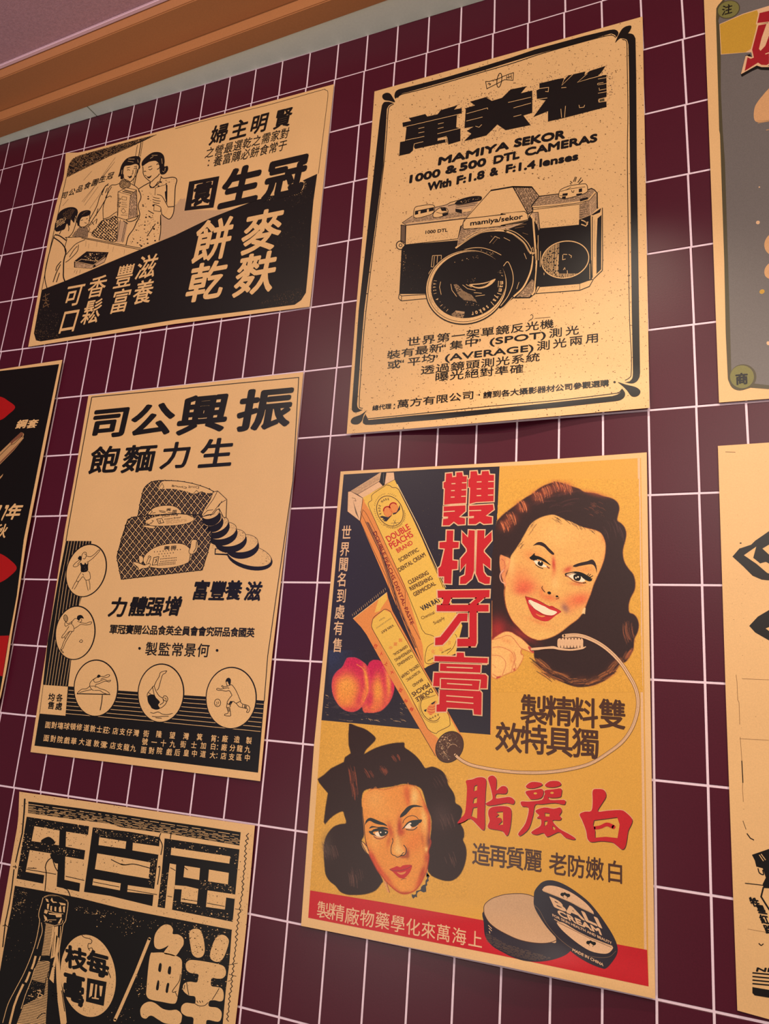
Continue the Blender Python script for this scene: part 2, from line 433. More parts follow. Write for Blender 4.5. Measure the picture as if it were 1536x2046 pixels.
# ------------------------------------------------------------ painted patch: per-vertex colours of a flat picture
class Paint:
    def __init__(s, x0, y0, x1, y1, step, bg):
        s.x = np.arange(x0, x1 + step * .5, step); s.y = np.arange(y0, y1 + step * .5, step); s.st = step
        s.X, s.Y = np.meshgrid(s.x, s.y); s.C = np.zeros(s.X.shape + (3,)); s.C[:] = s.c3(bg); s.A = np.ones(s.X.shape)
    def c3(s, h):
        h = INKS.get(h, h); return np.array([int(h[i:i + 2], 16) / 255 for i in (0, 2, 4)])
    def sub(s, x0, y0, x1, y1):
        i0 = max(0, int((x0 - s.x[0]) / s.st)); i1 = min(len(s.x), int((x1 - s.x[0]) / s.st) + 2)
        j0 = max(0, int((y0 - s.y[0]) / s.st)); j1 = min(len(s.y), int((y1 - s.y[0]) / s.st) + 2)
        return slice(j0, max(j0, j1)), slice(i0, max(i0, i1))
    def sdist(s, P, X, Y, closed):
        D = np.full(X.shape, 1e9); n = len(P)
        for i in range(n if closed else n - 1):
            a = P[i]; b = P[(i + 1) % n]; ex, ey = b[0] - a[0], b[1] - a[1]; l2 = ex * ex + ey * ey + 1e-9
            t = np.clip(((X - a[0]) * ex + (Y - a[1]) * ey) / l2, 0, 1)
            D = np.minimum(D, (X - a[0] - t * ex) ** 2 + (Y - a[1] - t * ey) ** 2)
        return np.sqrt(D)
    def inside(s, P, X, Y):
        c = np.zeros(X.shape, bool); n = len(P)
        for i in range(n):
            a = P[i]; b = P[i - 1]
            if a[1] == b[1]: continue
            c ^= ((a[1] > Y) != (b[1] > Y)) & (X < (b[0] - a[0]) * (Y - a[1]) / (b[1] - a[1]) + a[0])
        return c
    def blend(s, sl, cov, col):
        s.C[sl] = s.C[sl] * (1 - cov[..., None]) + s.c3(col) * cov[..., None]
    def fill(s, P, col, soft=1.0, a=1.0, clip=None):
        R = np.array(P); sl = s.sub(R[:, 0].min() - soft, R[:, 1].min() - soft, R[:, 0].max() + soft, R[:, 1].max() + soft)
        X, Y = s.X[sl], s.Y[sl]
        if not X.size: return s
        d = s.sdist(P, X, Y, True) * np.where(s.inside(P, X, Y), -1, 1)
        cov = np.clip(0.5 - d / soft, 0, 1) * a
        if clip is not None: cov = cov * s.inside(clip, X, Y)
        s.blend(sl, cov, col); return s
    def blob(s, cx, cy, rx, ry, col, a=1.0, rot=0, clip=None):
        m = 2.4 * max(rx, ry); sl = s.sub(cx - m, cy - m, cx + m, cy + m); X, Y = s.X[sl] - cx, s.Y[sl] - cy
        if not X.size: return s
        r = math.radians(rot); u = (X * math.cos(r) + Y * math.sin(r)) / rx; v = (-X * math.sin(r) + Y * math.cos(r)) / ry
        cov = a * np.exp(-(u * u + v * v))
        if clip is not None: cov = cov * s.inside(clip, s.X[sl], s.Y[sl])
        s.blend(sl, cov, col); return s
    def stroke(s, P, w, col, a=1.0, soft=1.0):
        R = np.array(P); m = w + soft; sl = s.sub(R[:, 0].min() - m, R[:, 1].min() - m, R[:, 0].max() + m, R[:, 1].max() + m)
        X, Y = s.X[sl], s.Y[sl]
        if not X.size: return s
        d = s.sdist(P, X, Y, False)
        s.blend(sl, np.clip(0.5 - (d - w / 2) / soft, 0, 1) * a, col); return s
    def grain(s, amt, seed):
        g = np.random.default_rng(seed); n = g.normal(0, 1, s.X.shape)
        n = (n + np.roll(n, 1, 0) + np.roll(n, 1, 1)) / 1.7
        s.C = np.clip(s.C * (1 + amt * n[..., None]), 0, 1); return s
    def build(s, name, poster, L, outline=None, label=None):
        P = np.stack([s.X.ravel(), s.Y.ravel()], 1)
        ny, nx = s.X.shape
        k = (np.arange(ny - 1)[:, None] * nx + np.arange(nx - 1)[None]).ravel()
        Q = np.stack([k, k + nx, k + nx + 1, k + 1], 1)
        if outline is not None:
            c = (P[Q[:, 0]] + P[Q[:, 2]]) / 2
            Q = Q[s.inside(outline, c[:, 0], c[:, 1])]
            used = np.unique(Q); re = np.zeros(len(P), int); re[used] = np.arange(len(used)); Q = re[Q]; P = P[used]; Cc = s.C.reshape(-1, 3)[used]
        else: Cc = s.C.reshape(-1, 3)
        W = unproj(P, poster.off(P) + L * LAYER + 0.00015) - poster.origin
        me = mesh_np(name, W, Q)
        at = me.color_attributes.new('paint', 'FLOAT_COLOR', 'POINT')
        ln = np.where(Cc <= 0.04045, Cc / 12.92, ((Cc + 0.055) / 1.055) ** 2.4)
        at.data.foreach_set('color', np.concatenate([ln, np.ones((len(ln), 1))], 1).astype(np.float32).ravel())
        o = link(name, me, poster.obj, [mat('print_painted', '808080', 0.4, 0.05, 700.0, 0.25, vcol=True)])
        if label: o['label'] = label
        return o
# ============================================================ the room: wall, tiles, soffit, cornice, ceiling
GROUT = mat('grout', 'e9cdd6', 0.6, 0.04, 300.0, 0.3)
TILE = mat('tile_glaze', '4b1022', 0.36, 0.10, 420.0, 0.26, 0.05, large=0.05)
CX = [0.011, 0.0494, 0.0014, -0.0506, -0.0152, 0.0428, -0.027, 0.0277, -0.0971, -0.0111]
CY = [0.0036, -0.0066, 0.0163, -0.0227, 0.0303, 0.0201, 0.0078, 0.0416, -0.0261, -0.0607]
def warp(i, j):                  # the rows were not set perfectly straight
    ic = min(max(i, -14), 10.5); jc = min(max(j, -1), 13.5)
    u = ic / 10; v = (jc - 6) / 7
    F = [1, u, v, u * u, u * v, v * v, u ** 3, u * u * v, u * v * v, v ** 3]
    return i + sum(a * b for a, b in zip(CX, F)), j + sum(a * b for a, b in zip(CY, F))
JT = -0.69                       # upper edge of the tiling
def slab(name, x0, x1, y0, y1, z0, z1, m, parent=None):
    V = [(x, y, z) for x in (x0, x1) for y in (y0, y1) for z in (z0, z1)]
    F = np.array([(0, 1, 3, 2), (4, 6, 7, 5), (0, 4, 5, 1), (2, 3, 7, 6), (0, 2, 6, 4), (1, 5, 7, 3)])
    return link(name, mesh_np(name, np.array(V), F), parent, [m])
zt = ZTOP - warp(0, JT)[1] * TH
wall = slab('wall_back', -2.56, 2.18, 0.0009, 0.12, 0.0, zt + 0.004, GROUT)
wall['kind'] = 'structure'

GAP = 0.0040 / TW
def tile_mesh(w, h, bev=0.0007, dep=0.006):
    hw, hh = w / 2, h / 2
    V = []
    for x, z in ((-hw, -hh), (hw, -hh), (hw, hh), (-hw, hh)): V.append((x, dep, z))
    for x, z in ((-hw, -hh), (hw, -hh), (hw, hh), (-hw, hh)): V.append((x, bev, z))
    for x, z in ((-hw + bev, -hh + bev), (hw - bev, -hh + bev), (hw - bev, hh - bev), (-hw + bev, hh - bev)): V.append((x, 0, z))
    F = [(8, 9, 10, 11)]
    for k in range(4):
        n = (k + 1) % 4
        F += [(4 + k, 4 + n, 8 + n, 8 + k), (k, n, 4 + n, 4 + k)]
    return V, F
TWD, THD = TW - 0.0036, TH - 0.0036
tv, tf = tile_mesh(TWD, THD)
tme = mesh_np('tile', np.array(tv), np.array(tf)); tme.materials.append(TILE)
tvs, tfs = tile_mesh(TWD, TH * (-JT) - 0.0018)
tms = mesh_np('tile_cut', np.array(tvs), np.array(tfs)); tms.materials.append(TILE)
POSTER_QUADS = []
def place_tiles():
    cand = []
    for j in range(-1, 20):
        for i in range(-34, 29):
            jt = JT if j == -1 else j
            c = [warp(i, jt), warp(i + 1, jt), warp(i + 1, j + 1), warp(i, j + 1)]
            px = [wall2px(*k) for k in c]
            ins = sum(0 <= a <= 1536 and 0 <= b <= 2046 for a, b in px)
            m = ((px[0][0] + px[2][0]) / 2, (px[0][1] + px[2][1]) / 2)
            hid = any(all(inpoly1(a, b, Q) for a, b in px) for Q in POSTER_QUADS)
            ar = abs(np.cross(np.array(px[2]) - px[0], np.array(px[3]) - px[1])) / 2
            vis = (ins >= 1) and not hid
            cand.append((vis, ar, i, j, c))
    cand.sort(key=lambda t: (0 if t[0] else 1, -t[1]))
    SV = []; SF = []
    for n, (vis, ar, i, j, c) in enumerate(cand):
        cx = sum(k[0] for k in c) / 4 * TW; cz = ZTOP - sum(k[1] for k in c) / 4 * TH
        wx = ((c[1][0] - c[0][0]) + (c[2][0] - c[3][0])) / 2
        full = -JT if j == -1 else 1.0
        hy = ((c[3][1] - c[0][1]) + (c[2][1] - c[1][1])) / 2 / full
        an = -math.atan2(((c[1][1] - c[0][1]) + (c[2][1] - c[3][1])) / 2 * TH, wx * TW)
        if vis and n < 300:
            o = bpy.data.objects.new('tile', tms if j == -1 else tme); COL.objects.link(o); o.parent = wall
            o.location = (cx, 0.0, cz); o.scale = (wx, 1, hy); o.rotation_euler = (0, -an, 0)
        else:
            b = len(SV); ca, sa = math.cos(an), math.sin(an)
            for x, y, z in (tvs if j == -1 else tv):
                x *= wx; z *= hy; SV.append((cx + x * ca - z * sa, y, cz + x * sa + z * ca))
            SF += [tuple(b + k for k in f) for f in tf]
    o = link('tile_area', mesh_np('tile_area', np.array(SV), np.array(SF)), wall, [TILE]); o['kind'] = 'stuff'
    print('visible tiles', sum(c[0] for c in cand))

SOFF = mat('soffit_paint', 'eef2de', 0.6, 0.03, 200.0, 0.3)
CORN = mat('cornice_paint', 'b5784a', 0.55, 0.05, 260.0, 0.35)
CEIL = mat('ceiling_texture', 'b98e96', 0.7, 0.12, 160.0, 0.2, 0.6)
# soffit: two pale panels meeting in a fine joint
def zray(P, z):                  # pixel points onto the level z
    P = np.asarray(P, float)
    d = np.stack([(P[:, 0] - 768) / FPX, (P[:, 1] - 1023) / FPX, np.ones(len(P))], 1) @ RM
    s = ((ZTOP - z) - C0[1]) / d[:, 1]
    w = C0[None] + d * s[:, None]
    return np.stack([w[:, 0], w[:, 2], ZTOP - w[:, 1]], 1)
soff = bpy.data.objects.new('trim_1', None); COL.objects.link(soff); soff['kind'] = 'structure'; soff.location = (0, 0, zt)
# (panels are laid below, once the line of the cornice is known)
# cornice: stepped moulding hanging in front of the soffit, running at a slight angle to the wall
L0 = [(0, 276), (776, 1)]; L1 = [(0, 241), (656, 0)]; L2 = [(0, 223), (596, 0)]; L3 = [(0, 156), (208, 75.5), (385, 0)]; L4 = [(0, 136.7), (190, 60), (338.5, 4)]
z0 = zt - 0.006
def fit(P):                      # straight line y = a + b x through points on a level
    b, a = np.polyfit(P[:, 0], P[:, 1], 1); return a, b
def level(P0, z): return fit(zray(P0, z))
def at(l, x): return l[0] + l[1] * x
a0 = level(L0, z0); a1 = level(L1, z0)
def best(Lk, ref, lo, hi):
    bst = None
    for z in np.linspace(lo, hi, 200):
        W = zray(Lk, z); e = np.abs(W[:, 1] - (ref[0] + ref[1] * W[:, 0])).mean()
        if bst is None or e < bst[0]: bst = (e, z)
    return bst[1]
z2 = best(L2, a1, z0 + 0.004, z0 + 0.25)
a3 = level(L3, z2)
z4 = best(L4, a3, z2 + 0.004, z2 + 0.25)
print('cornice', zt, z0, a0, a1, z2, a3, z4)
def prism(name, segs, xa, xb, m, parent=None):
    """cross-section given as (line, z) pairs, extruded between xa and xb"""
    V = []; n = len(segs)
    for x in (xa, xb):
        for l, z in segs: V.append((x, at(l, x), z))
    bm = bmesh.new(); vs = [bm.verts.new(v) for v in V]
    bm.faces.new(vs[:n]); bm.faces.new(vs[n:][::-1])
    for k in range(n):
        bm.faces.new((vs[k], vs[n + k], vs[n + (k + 1) % n], vs[(k + 1) % n]))
    bmesh.ops.recalc_face_normals(bm, faces=bm.faces)
    bmesh.ops.bevel(bm, geom=[e for e in bm.edges if abs(e.verts[0].co.x - e.verts[1].co.x) > 1], offset=0.0022, segments=2, affect='EDGES')
    me = bpy.data.meshes.new(name); bm.to_mesh(me); bm.free()
    return link(name, me, parent, [m])
ztop = z4 + 0.09
back0 = (a0[0], a0[1]); 
XA, XB = -16.0, 3.0
p1 = prism('trim_2', [(a0, z0), (a1, z0), (a1, z2 + 0.001), (a0, z2 + 0.001)], XA, XB, CORN); p1['kind'] = 'structure'
p2 = prism('trim_3', [(a1, z2), (a3, z2), (a3, z4 + 0.03), (a0, z4 + 0.03), (a0, z2 + 0.001), (a1, z2 + 0.001)], XA, XB, CORN); p2['kind'] = 'structure'
jx = zray([(183.5, 222)], zt)[0][0]
def panel(name, x0, x1, dz0, dz1, m):
    V = [(x, y, z) for x in (x0, x1) for y in (min(0.0, at(a0, x) - 0.02), 0.003) for z in (dz0, dz1)]
    F = np.array([(0, 1, 3, 2), (4, 6, 7, 5), (0, 4, 5, 1), (2, 3, 7, 6), (0, 2, 6, 4), (1, 5, 7, 3)])
    return link(name, mesh_np(name, np.array(V), F), soff, [m])
panel('soffit_panel', -3.0, jx - 0.0018, 0.0, 0.010, SOFF); panel('soffit_panel', jx + 0.0018, 2.9, 0.0, 0.010, SOFF)
panel('joint_backing', jx - 0.02, jx + 0.02, 0.006, 0.0105, mat('joint', '3c3a30', 0.8))
# ceiling proper with a thin bright bead along the cornice
ceil = link('ceiling', mesh_np('ceiling', np.array([(XA, at(a3, XA), z4 + 0.001), (XB, at(a3, XB), z4 + 0.001), (XB, -9.0, z4 + 0.001), (XA, -9.0, z4 + 0.001), (XA, at(a3, XA), z4 + 0.05), (XB, at(a3, XB), z4 + 0.05), (XB, -9.0, z4 + 0.05), (XA, -9.0, z4 + 0.05)]), np.array([(0, 1, 2, 3), (4, 7, 6, 5), (0, 4, 5, 1), (3, 2, 6, 7), (0, 3, 7, 4), (1, 5, 6, 2)])), None, [CEIL])
ceil['kind'] = 'structure'
bead = prism('trim_4', [((a3[0] - 0.001, a3[1]), z4 - 0.0035), ((a3[0] - 0.012, a3[1]), z4 - 0.0035), ((a3[0] - 0.012, a3[1]), z4 + 0.002), ((a3[0] - 0.001, a3[1]), z4 + 0.002)], XA, XB, mat('bead_paint', 'e6c3cf', 0.4, 0.03)); bead['kind'] = 'structure'
# ============================================================ the sheets
P1 = Poster('tan biscuit advertisement, wide format, two women drawn above a black diagonal block, nearest the ceiling',
 (q('131.3,305.2 148,306 167,303 667,168.2'), q('667,168.2 640,420 618.5,612.7'), q('56.3,693 350,647 618.5,612.7'), q('131.3,305.2 130,329 127.5,354 112.5,406 102,450 91.7,503 56.3,693')))
P2 = Poster('tan poster of a large film camera inside a rounded black line border',
 (q('748,182.7 1283.4,33'), q('1283.4,33 1289,330 1297.3,814.8'), q('692.5,866.9 990,842 1297.3,814.8'), q('748,182.7 740,292 711,620 692.5,866.9')),
 lift=[edge_lift((692.5, 866.9), (1297.3, 814.8), 130, 0.017, 0.45, 0.26), edge_lift((692.5, 866.9), (1297.3, 814.8), 90, 0.004, 0.5, 3.0)], nv=130, nu=56)
P3 = Poster('tan bread advertisement with sliced loaves and five athletes in circles',
 (q('176.7,790 605.8,743.5'), q('605.8,743.5 585,960 543.5,1310 519.7,1560.8'), q('61,1502.7 519.7,1560.8'), q('176.7,790 147.5,960 129.2,1060 61,1502.7')))
P4 = Poster('yellow and red toothpaste poster with two painted women and pink peaches',
 (q('680.3,942 900,930 1060,920.7 1291.7,903.8'), q('1291.7,903.8 1297.7,1305 1308.9,1995.9'), q('601.3,1849.8 1000,1929 1308.9,1995.9'), q('680.3,942 659.5,1170 627,1491 601.3,1849.8')),
 lift=[edge_lift((601.3, 1849.8), (1308.9, 1995.9), 120, 0.017, 0.60, 0.22), edge_lift((601.3, 1849.8), (1308.9, 1995.9), 80, 0.004, 0.5, 3.0)], nv=170, nu=64)
P5 = Poster('weathered tan and black drink poster with a bottle neck and huge blocky characters',
 (q('38.6,1581.8 509,1649.3'), q('509,1649.3 491,1860 470,2046 430,2380'), q('-70,2270 430,2380'), q('38.6,1581.8 36.4,1641 22,1722 3.4,1830 -70,2270')))
P6 = Poster('black poster with red shapes and a pen tip, cut off by the left frame edge',
 (q('-250,776 124.4,719'), q('124.4,719 52.9,1079.9 37.9,1183 22.9,1271 16.7,1315 10.6,1349 0.9,1394.5 -14,1440'), q('-330,1430 -14,1440'), q('-250,776 -330,1430')), base=0.0095)
P7 = Poster('grey poster with a yellow block and red lettering, upper right, edged in tan',
 (q('1398,-200 1740,-290'), q('1740,-290 1755,100 1775,778'), q('1436.2,804.4 1775,778'), q('1398,-200 1406,0 1416,260 1436.2,804.4')))
P8 = Poster('mostly blank tan poster with black diamond lettering, lower right edge of the photo',
 (q('1433.9,891 1780,868'), q('1780,868 1800,2110'), q('1472.8,2019 1800,2110'), q('1433.9,891 1450,1400 1472.8,2019')))
POSTER_QUADS += [[(x, y) for x, y in p.quad] for p in (P1, P2, P3, P4, P5, P6, P7, P8)]
place_tiles()
# ============================================================ sheet 1: biscuit advertisement
a = Part('black_panel', P1)
blk = q('A2 160,765 380,680 1110,375 1290,300 A4 0,325 330,165 760,-5 A3 830,1100 1150,950 1320,872 A4 1285,0 1262,250 1250,480 1240,600 1215,860 1170,930 1110,972 600,1037 0,1112 A2 800,1155 150,1258 105,1248 85,1180')
a.poly(blk, 'ink', 1)
a.specks(q('A2 100,900 330,1000 300,1200 110,1230'), 260, 0.2, 0.8, 'mid', 2, 3)
a.specks(q('A2 90,1130 330,1190 320,1225 100,1250'), 110, 0.2, 0.7, 'spk', 2, 4)
a.specks(q('A4 800,920 1180,800 1190,920 1000,990 800,1000'), 230, 0.2, 0.7, 'spk', 2, 5)
a.specks(q('A4 870,250 1230,150 1200,560 900,400'), 130, 0.2, 0.6, 'mid', 2, 6)
a.specks(q('A3 1150,950 1320,880 1300,1150 1080,1180 1000,1100'), 140, 0.2, 0.7, 'mid', 2, 6)
a.specks(blk, 160, 0.15, 0.45, 'mid', 2, 7)
# worn, sprayed upper edge under the large characters
a.poly(smooth(q('A3 840,1100 860,1080 1150,1040 1200,960 1160,930 1050,985 830,1090')), 'pap', 1.5)
a.specks(q('A3 820,1110 1180,1045 1215,950 1190,930 1140,1000 830,1080'), 190, 0.4, 1.0, 'ink', 2, 8)
a.specks(q('A3 830,1125 1200,1065 1225,960 1195,930 1150,1010 830,1090'), 120, 0.3, 0.8, 'pap', 2.2, 9)
# seal in the corner
a.lines('A2 175,830 235,800|A2 195,800 200,900|A2 165,860 230,870|A2 215,840 185,900|A2 170,930 235,900|A2 175,905 180,935|A2 205,880 225,930', 0.9, 'spk', 3)
a.build()

a = Part('fine_frame_line', P1)
a.stroke(smooth(q('A3 0,452 400,345 900,222 1340,98 1395,92 1420,130 1395,350 1330,870')), 0.8, 'ink', 2)
a.build(); a = Part('fine_frame_line', P1)
a.stroke(q('A1 396,500 330,790 300,920 A2 250,320 200,560 160,765'), 1.0, 'ink', 2)
a.build()

a = Part('drawn_background', P1)
cor = smooth(q('A1 395,503 408,430 430,360 480,308 600,268 900,185 1265,88'), n=4) + q('A1 1140,150 1000,215 800,303 600,402')
a.poly(cor, 'ink', 1)
a.hatch(cor, 25, 3.4, .8, 'spk', 1.6, 1.2, 2, 1.6); a.hatch(cor, -45, 3.8, .8, 'spk', 1.8, 1.2, 3, 1.8); a.specks(cor, 420, .4, 1.5, 'spk', 2.05, 77); a.specks(cor, 60, .5, 1.4, 'tan2', 2.08, 78)
a.poly(q('A1 900,240 1265,88 1140,150'), 'ink', 2.1)
a.poly(q('A3 0,1150 50,1110 95,1100 100,1210 660,1210 A4 330,165 0,325 A2 1280,300 1310,200 1300,20 A1 1300,870 1450,760 1500,700'), 'shade', 0.6)
a.poly(q('A2 900,100 985,120 950,300 880,310'), 'shade', 0.7)
a.lines('A1 865,310 560,740|A1 860,350 700,560|A1 820,400 545,735|A1 640,440 560,530|A1 415,710 360,775|A1 700,590 570,770|A1 760,600 620,800', 0.5, 'mid', 1.2)
a.lines('A1 1078,190 1058,300|A1 1070,400 1035,560|A1 1130,150 1105,300', 0.9, 'ink', 2)
a.lines('A1 1112,165 1090,300|A1 1078,420 1048,575', 1.5, 'ink', 2)
a.lines('A2 915,90 880,300|A2 975,110 935,310|A2 960,120 925,300', 0.9, 'ink', 2)
a.text('司公品食園生冠', q('A1 378,672')[0], q('A1 818,485')[0], 12.5, 13.5, 'ink', 3, 0.018, 0.25)
a.build()

a = Part('drawn_shopkeeper', P1)
hr = smooth(q('A1 300,935 320,850 360,810 420,788 475,790 505,820 490,870 A2 480,60 470,120 440,90 430,150 400,130 380,180 345,195 300,205 283,175 290,120'), True, 4)
a.poly(hr, 'ink', 1)
a.hatch(q('A2 300,100 400,60 380,120 300,170'), -40, 1.6, 0.7, 'pap', 2, .4, 5, .3); a.hatch(q('A1 360,850 430,800 480,810 440,900 380,900'), -60, 2.6, 0.5, 'spk', 2, .5, 6, .3)
a.lines('A2 345,195 330,230|A2 480,60 490,110 475,165 455,215 420,255 385,262|A2 410,130 420,170 415,200|A1 505,830 490,900 500,940', 1.30, 'ink', 2, True)
a.lines('A2 285,235 330,245 395,290|A2 275,262 330,300 372,345 392,400 372,480 368,580 368,640 382,682', 2.34, 'ink', 2, True)
a.lines('A2 280,240 240,380 205,520 190,620 195,690 212,752|A2 345,490 305,540 295,580|A2 340,520 300,600 268,690|A2 330,600 300,690', 1.56, 'ink', 2, True)
a.lines('A2 385,262 400,280 380,360 388,410|A2 388,500 430,470 500,400 510,330|A2 395,420 440,370 490,320 520,290 575,285|A2 430,450 460,380 500,345|A2 540,300 580,275 555,265 500,290', 1.17, 'ink', 2, True)
a.build()

a = Part('drawn_child', P1)
a.poly(smooth(q('A1 500,945 498,890 530,835 590,815 628,825 620,860 585,875 545,885 525,920 520,965 505,965'), True, 4), 'ink', 1)
a.lines('A1 560,840 600,825|A1 545,860 570,845', 0.5, 'spk', 2)
a.lines('A1 520,960 545,990|A1 622,860 615,930 590,960 560,985|A1 535,915 555,908|A1 585,900 600,895|A1 570,935 590,940|A2 520,150 525,160 560,160 600,150|A2 600,150 620,180 605,210', 1.04, 'ink', 2, True)
sw = q('A2 470,215 525,158 600,162 608,200 600,262 450,250')
a.poly(sw, 'shade', 0.8); a.hatch(sw, 8, 2.6, 0.8, 'ink', 2, .1, 7); a.hatch(sw, 98, 2.6, 0.8, 'ink', 2, .1, 8)
a.lines('A2 600,160 640,130 690,80|A2 605,205 640,215 670,180', 0.8, 'ink', 2)
a.build()

a = Part('drawn_woman_with_raised_hand', P1)
sk = smooth(q('A2 748,95 800,85 862,55 890,95 885,200 868,300 760,280 640,240 680,180 710,130'), True, 3)
a.poly(sk, 'pap', 0.8); a.hatch(sk, 42, 4.2, 2.0, 'ink', 1.5, .3, 9, .45); a.hatch(sk, -50, 5.0, 1.6, 'ink', 1.7, .3, 10, .8); a.stroke(sk, 0.9, 'ink', 2, True)
a.poly(smooth(q('A1 912,560 935,538 975,545 1008,560 1040,585 1085,625 1080,700 1060,640 890,640 890,880 800,890 750,900 750,800 770,740 800,640 820,590'), True, 3), 'pap', 1)
a.lines('A1 918,555 870,572 830,575 800,610 785,680 760,740 748,800 750,905|A1 750,900 800,885 850,850 880,830|A1 800,575 770,585 745,640 715,690 690,770 655,840 610,920|A1 830,590 790,660 770,700|A1 775,700 815,680 830,690|A1 770,715 720,800 680,860 620,950 A2 600,140|A1 1010,560 1050,580 1085,610 1092,640|A1 800,560 760,600 735,650 745,670|A1 790,600 770,650|A1 700,800 680,870|A2 750,95 720,130 700,170|A2 690,85 680,130|A2 640,110 660,140', 1.30, 'ink', 2, True)
a.poly(smooth(q('A1 915,488 893,495 905,455 915,410 935,365 975,320 1030,300 1085,298 1108,320 1100,370 1104,405 1085,430 1088,390 1060,372 1010,385 960,392 945,420 940,470 940,515 915,515'), True, 4), 'ink', 3)
a.lines('A1 990,325 1050,325|A1 985,345 1040,355|A1 930,430 925,470|A1 1080,330 1085,360', 0.7, 'pap', 3.5)
a.lines('A1 942,470 948,510 975,540 1005,545 1035,520 1070,470 1085,430', 1.30, 'ink', 3, True)
a.lines('A1 978,432 990,426 1005,432|A1 1042,420 1055,412 1072,416|A1 1035,430 1032,465 1022,468|A1 975,410 1005,403|A1 1045,398 1075,392', 1.04, 'ink', 3, True)
a.poly(q('A1 980,487 1003,492 1025,480 1022,500 1003,510'), 'ink', 3)
cl = smooth(q('A1 905,560 925,530 960,520 1000,540 1010,575 990,600 950,612 915,595'), True, 3)
a.poly(cl, 'pap', 3); a.hatch(cl, 40, 1.4, 0.8, 'ink', 3.3, .2, 3, .4); a.hatch(cl, -40, 1.6, 0.6, 'ink', 3.5, .2, 3, .4); a.stroke(cl, 0.8, 'ink', 3.6, True)
a.specks(q('A1 800,620 1050,620 880,850 770,860'), 14, 0.6, 1.3, 'spk', 1.5, 4)
a.build()

a = Part('drawn_biscuit_tin', P1)
a.poly(q('A1 892,640 970,600 1068,622 1075,875 965,908 885,882'), 'pap', 4); a.stroke(q('A1 892,640 970,600 1068,622 1075,875 965,908 885,882'), 1.1, 'ink', 4.5, True)
a.poly(q('A1 1010,672 1066,625 1072,872 990,895'), 'shade', 4.3); a.hatch(q('A1 1010,672 1066,625 1072,872 990,895'), 75, 1.8, 0.8, 'ink', 4.6, .4, 5, .5)
a.lines('A1 892,640 1010,672 1066,624|A1 1010,672 990,895|A1 930,685 975,692 972,720 928,714 930,685|A1 925,760 980,768|A1 922,780 978,788|A1 920,820 945,800 965,830 940,845 920,820|A1 918,860 980,868|A1 900,660 890,870', 0.8, 'ink', 4.7)
a.lines('A1 935,635 1020,655|A1 950,622 1040,645', 1.8, 'ink', 4.7)
a.lines('A1 925,735 975,742|A1 924,745 970,751|A1 922,798 950,800|A1 955,850 985,852', 0.6, 'mid', 4.7)
a.lines('A1 890,700 915,705 910,715 888,722|A1 885,740 915,742 905,755 882,760|A1 882,775 910,775 900,790', 1.17, 'ink', 5, True)
a.lines('A1 970,910 1000,925 1060,905 1090,860|A2 940,100 985,130', 1.43, 'ink', 4.7, True)
a.build()

a = Part('drawn_woman_in_patterned_dress', P1)
bd = smooth(q('A1 1300,490 1330,510 1420,500 1455,522 1440,620 1432,760 1420,850 1385,900 1340,880 1300,860'), n=4) + q('A2 1302,60 1300,200 1285,292 1110,362') + smooth(q('A2 965,335 1000,250 1045,175 1090,100 A1 1100,860 1082,790 1110,700 1090,615 1140,580 1200,545 1240,515'), n=4)
a.poly(bd, 'pap', 1)
a.lines('A1 1300,490 1330,510 1420,500 1455,525 1440,600 1432,760 1420,850 1385,900 1340,880 1305,850|A1 1090,612 1140,580 1200,548|A1 1090,620 1112,690 1085,770 1100,860 1070,930 A2 1070,110 1040,180 990,250 968,335|A1 1300,860 1298,960 A2 1300,60 1300,200 1285,290|A1 1370,785 1430,780|A1 1180,820 1235,850|A1 1190,575 1230,600 1280,540|A2 1250,130 1170,250', 1.69, 'ink', 2, True)
a.specks(q('A1 1120,600 1280,540 1440,520 1300,620 1240,820 1290,900 A2 1290,60 1290,280 1120,345 990,310 1060,180 1100,60 A1 1100,850 1110,750'), 100, 0.8, 2.5, 'ink', 2, 11)
a.specks(q('A1 1300,520 1440,515 1440,560 1330,560'), 14, 0.5, 1.2, 'ink', 2, 12)
a.poly(smooth(q('A1 1120,390 1122,350 1165,300 1225,262 1290,260 1328,290 1338,345 1335,395 1366,392 1370,430 1340,468 1300,470 1290,430 1293,385 1258,345 1215,345 1165,362 1140,385'), True, 4), 'ink', 3)
a.lines('A1 1215,290 1270,290|A1 1230,300 1200,320|A1 1310,320 1315,370|A1 1345,410 1340,440|A1 1318,440 1335,450', 0.7, 'pap', 3.5)
a.lines('A1 1128,395 1132,430 1132,460 1148,495 1185,530 1200,540|A1 1290,465 1270,490 1240,515 1210,545|A1 1150,372 1180,352|A1 1260,380 1275,370 1290,385 1288,410 1265,425', 1.43, 'ink', 3, True)
a.lines('A1 1138,448 1150,440 1160,446|A1 1185,422 1200,428 1220,415|A1 1150,480 1165,488|A1 1180,405 1215,392', 1.17, 'ink', 3, True)
a.poly(q('A1 1165,492 1188,495 1215,480 1205,500 1188,512 1175,506'), 'ink', 3)
a.lines('A1 1205,540 1195,580 1215,600 1280,560 1305,500', 1.56, 'ink', 3, True)
a.outline(q('A1 1250,602 1352,568 1358,700 1345,760 1300,790 1298,830 1235,820'), 'pap', 'ink', 1.0, 4)
a.poly(q('A1 1352,568 1365,575 1362,760 1345,700 1340,640 1352,630'), 'ink', 4.6)
a.poly(smooth(q('A1 1225,690 1265,665 1310,680 1345,740 1370,790 1330,860 1300,810 1290,780 1250,770 1222,740'), True, 4), 'pap', 5)
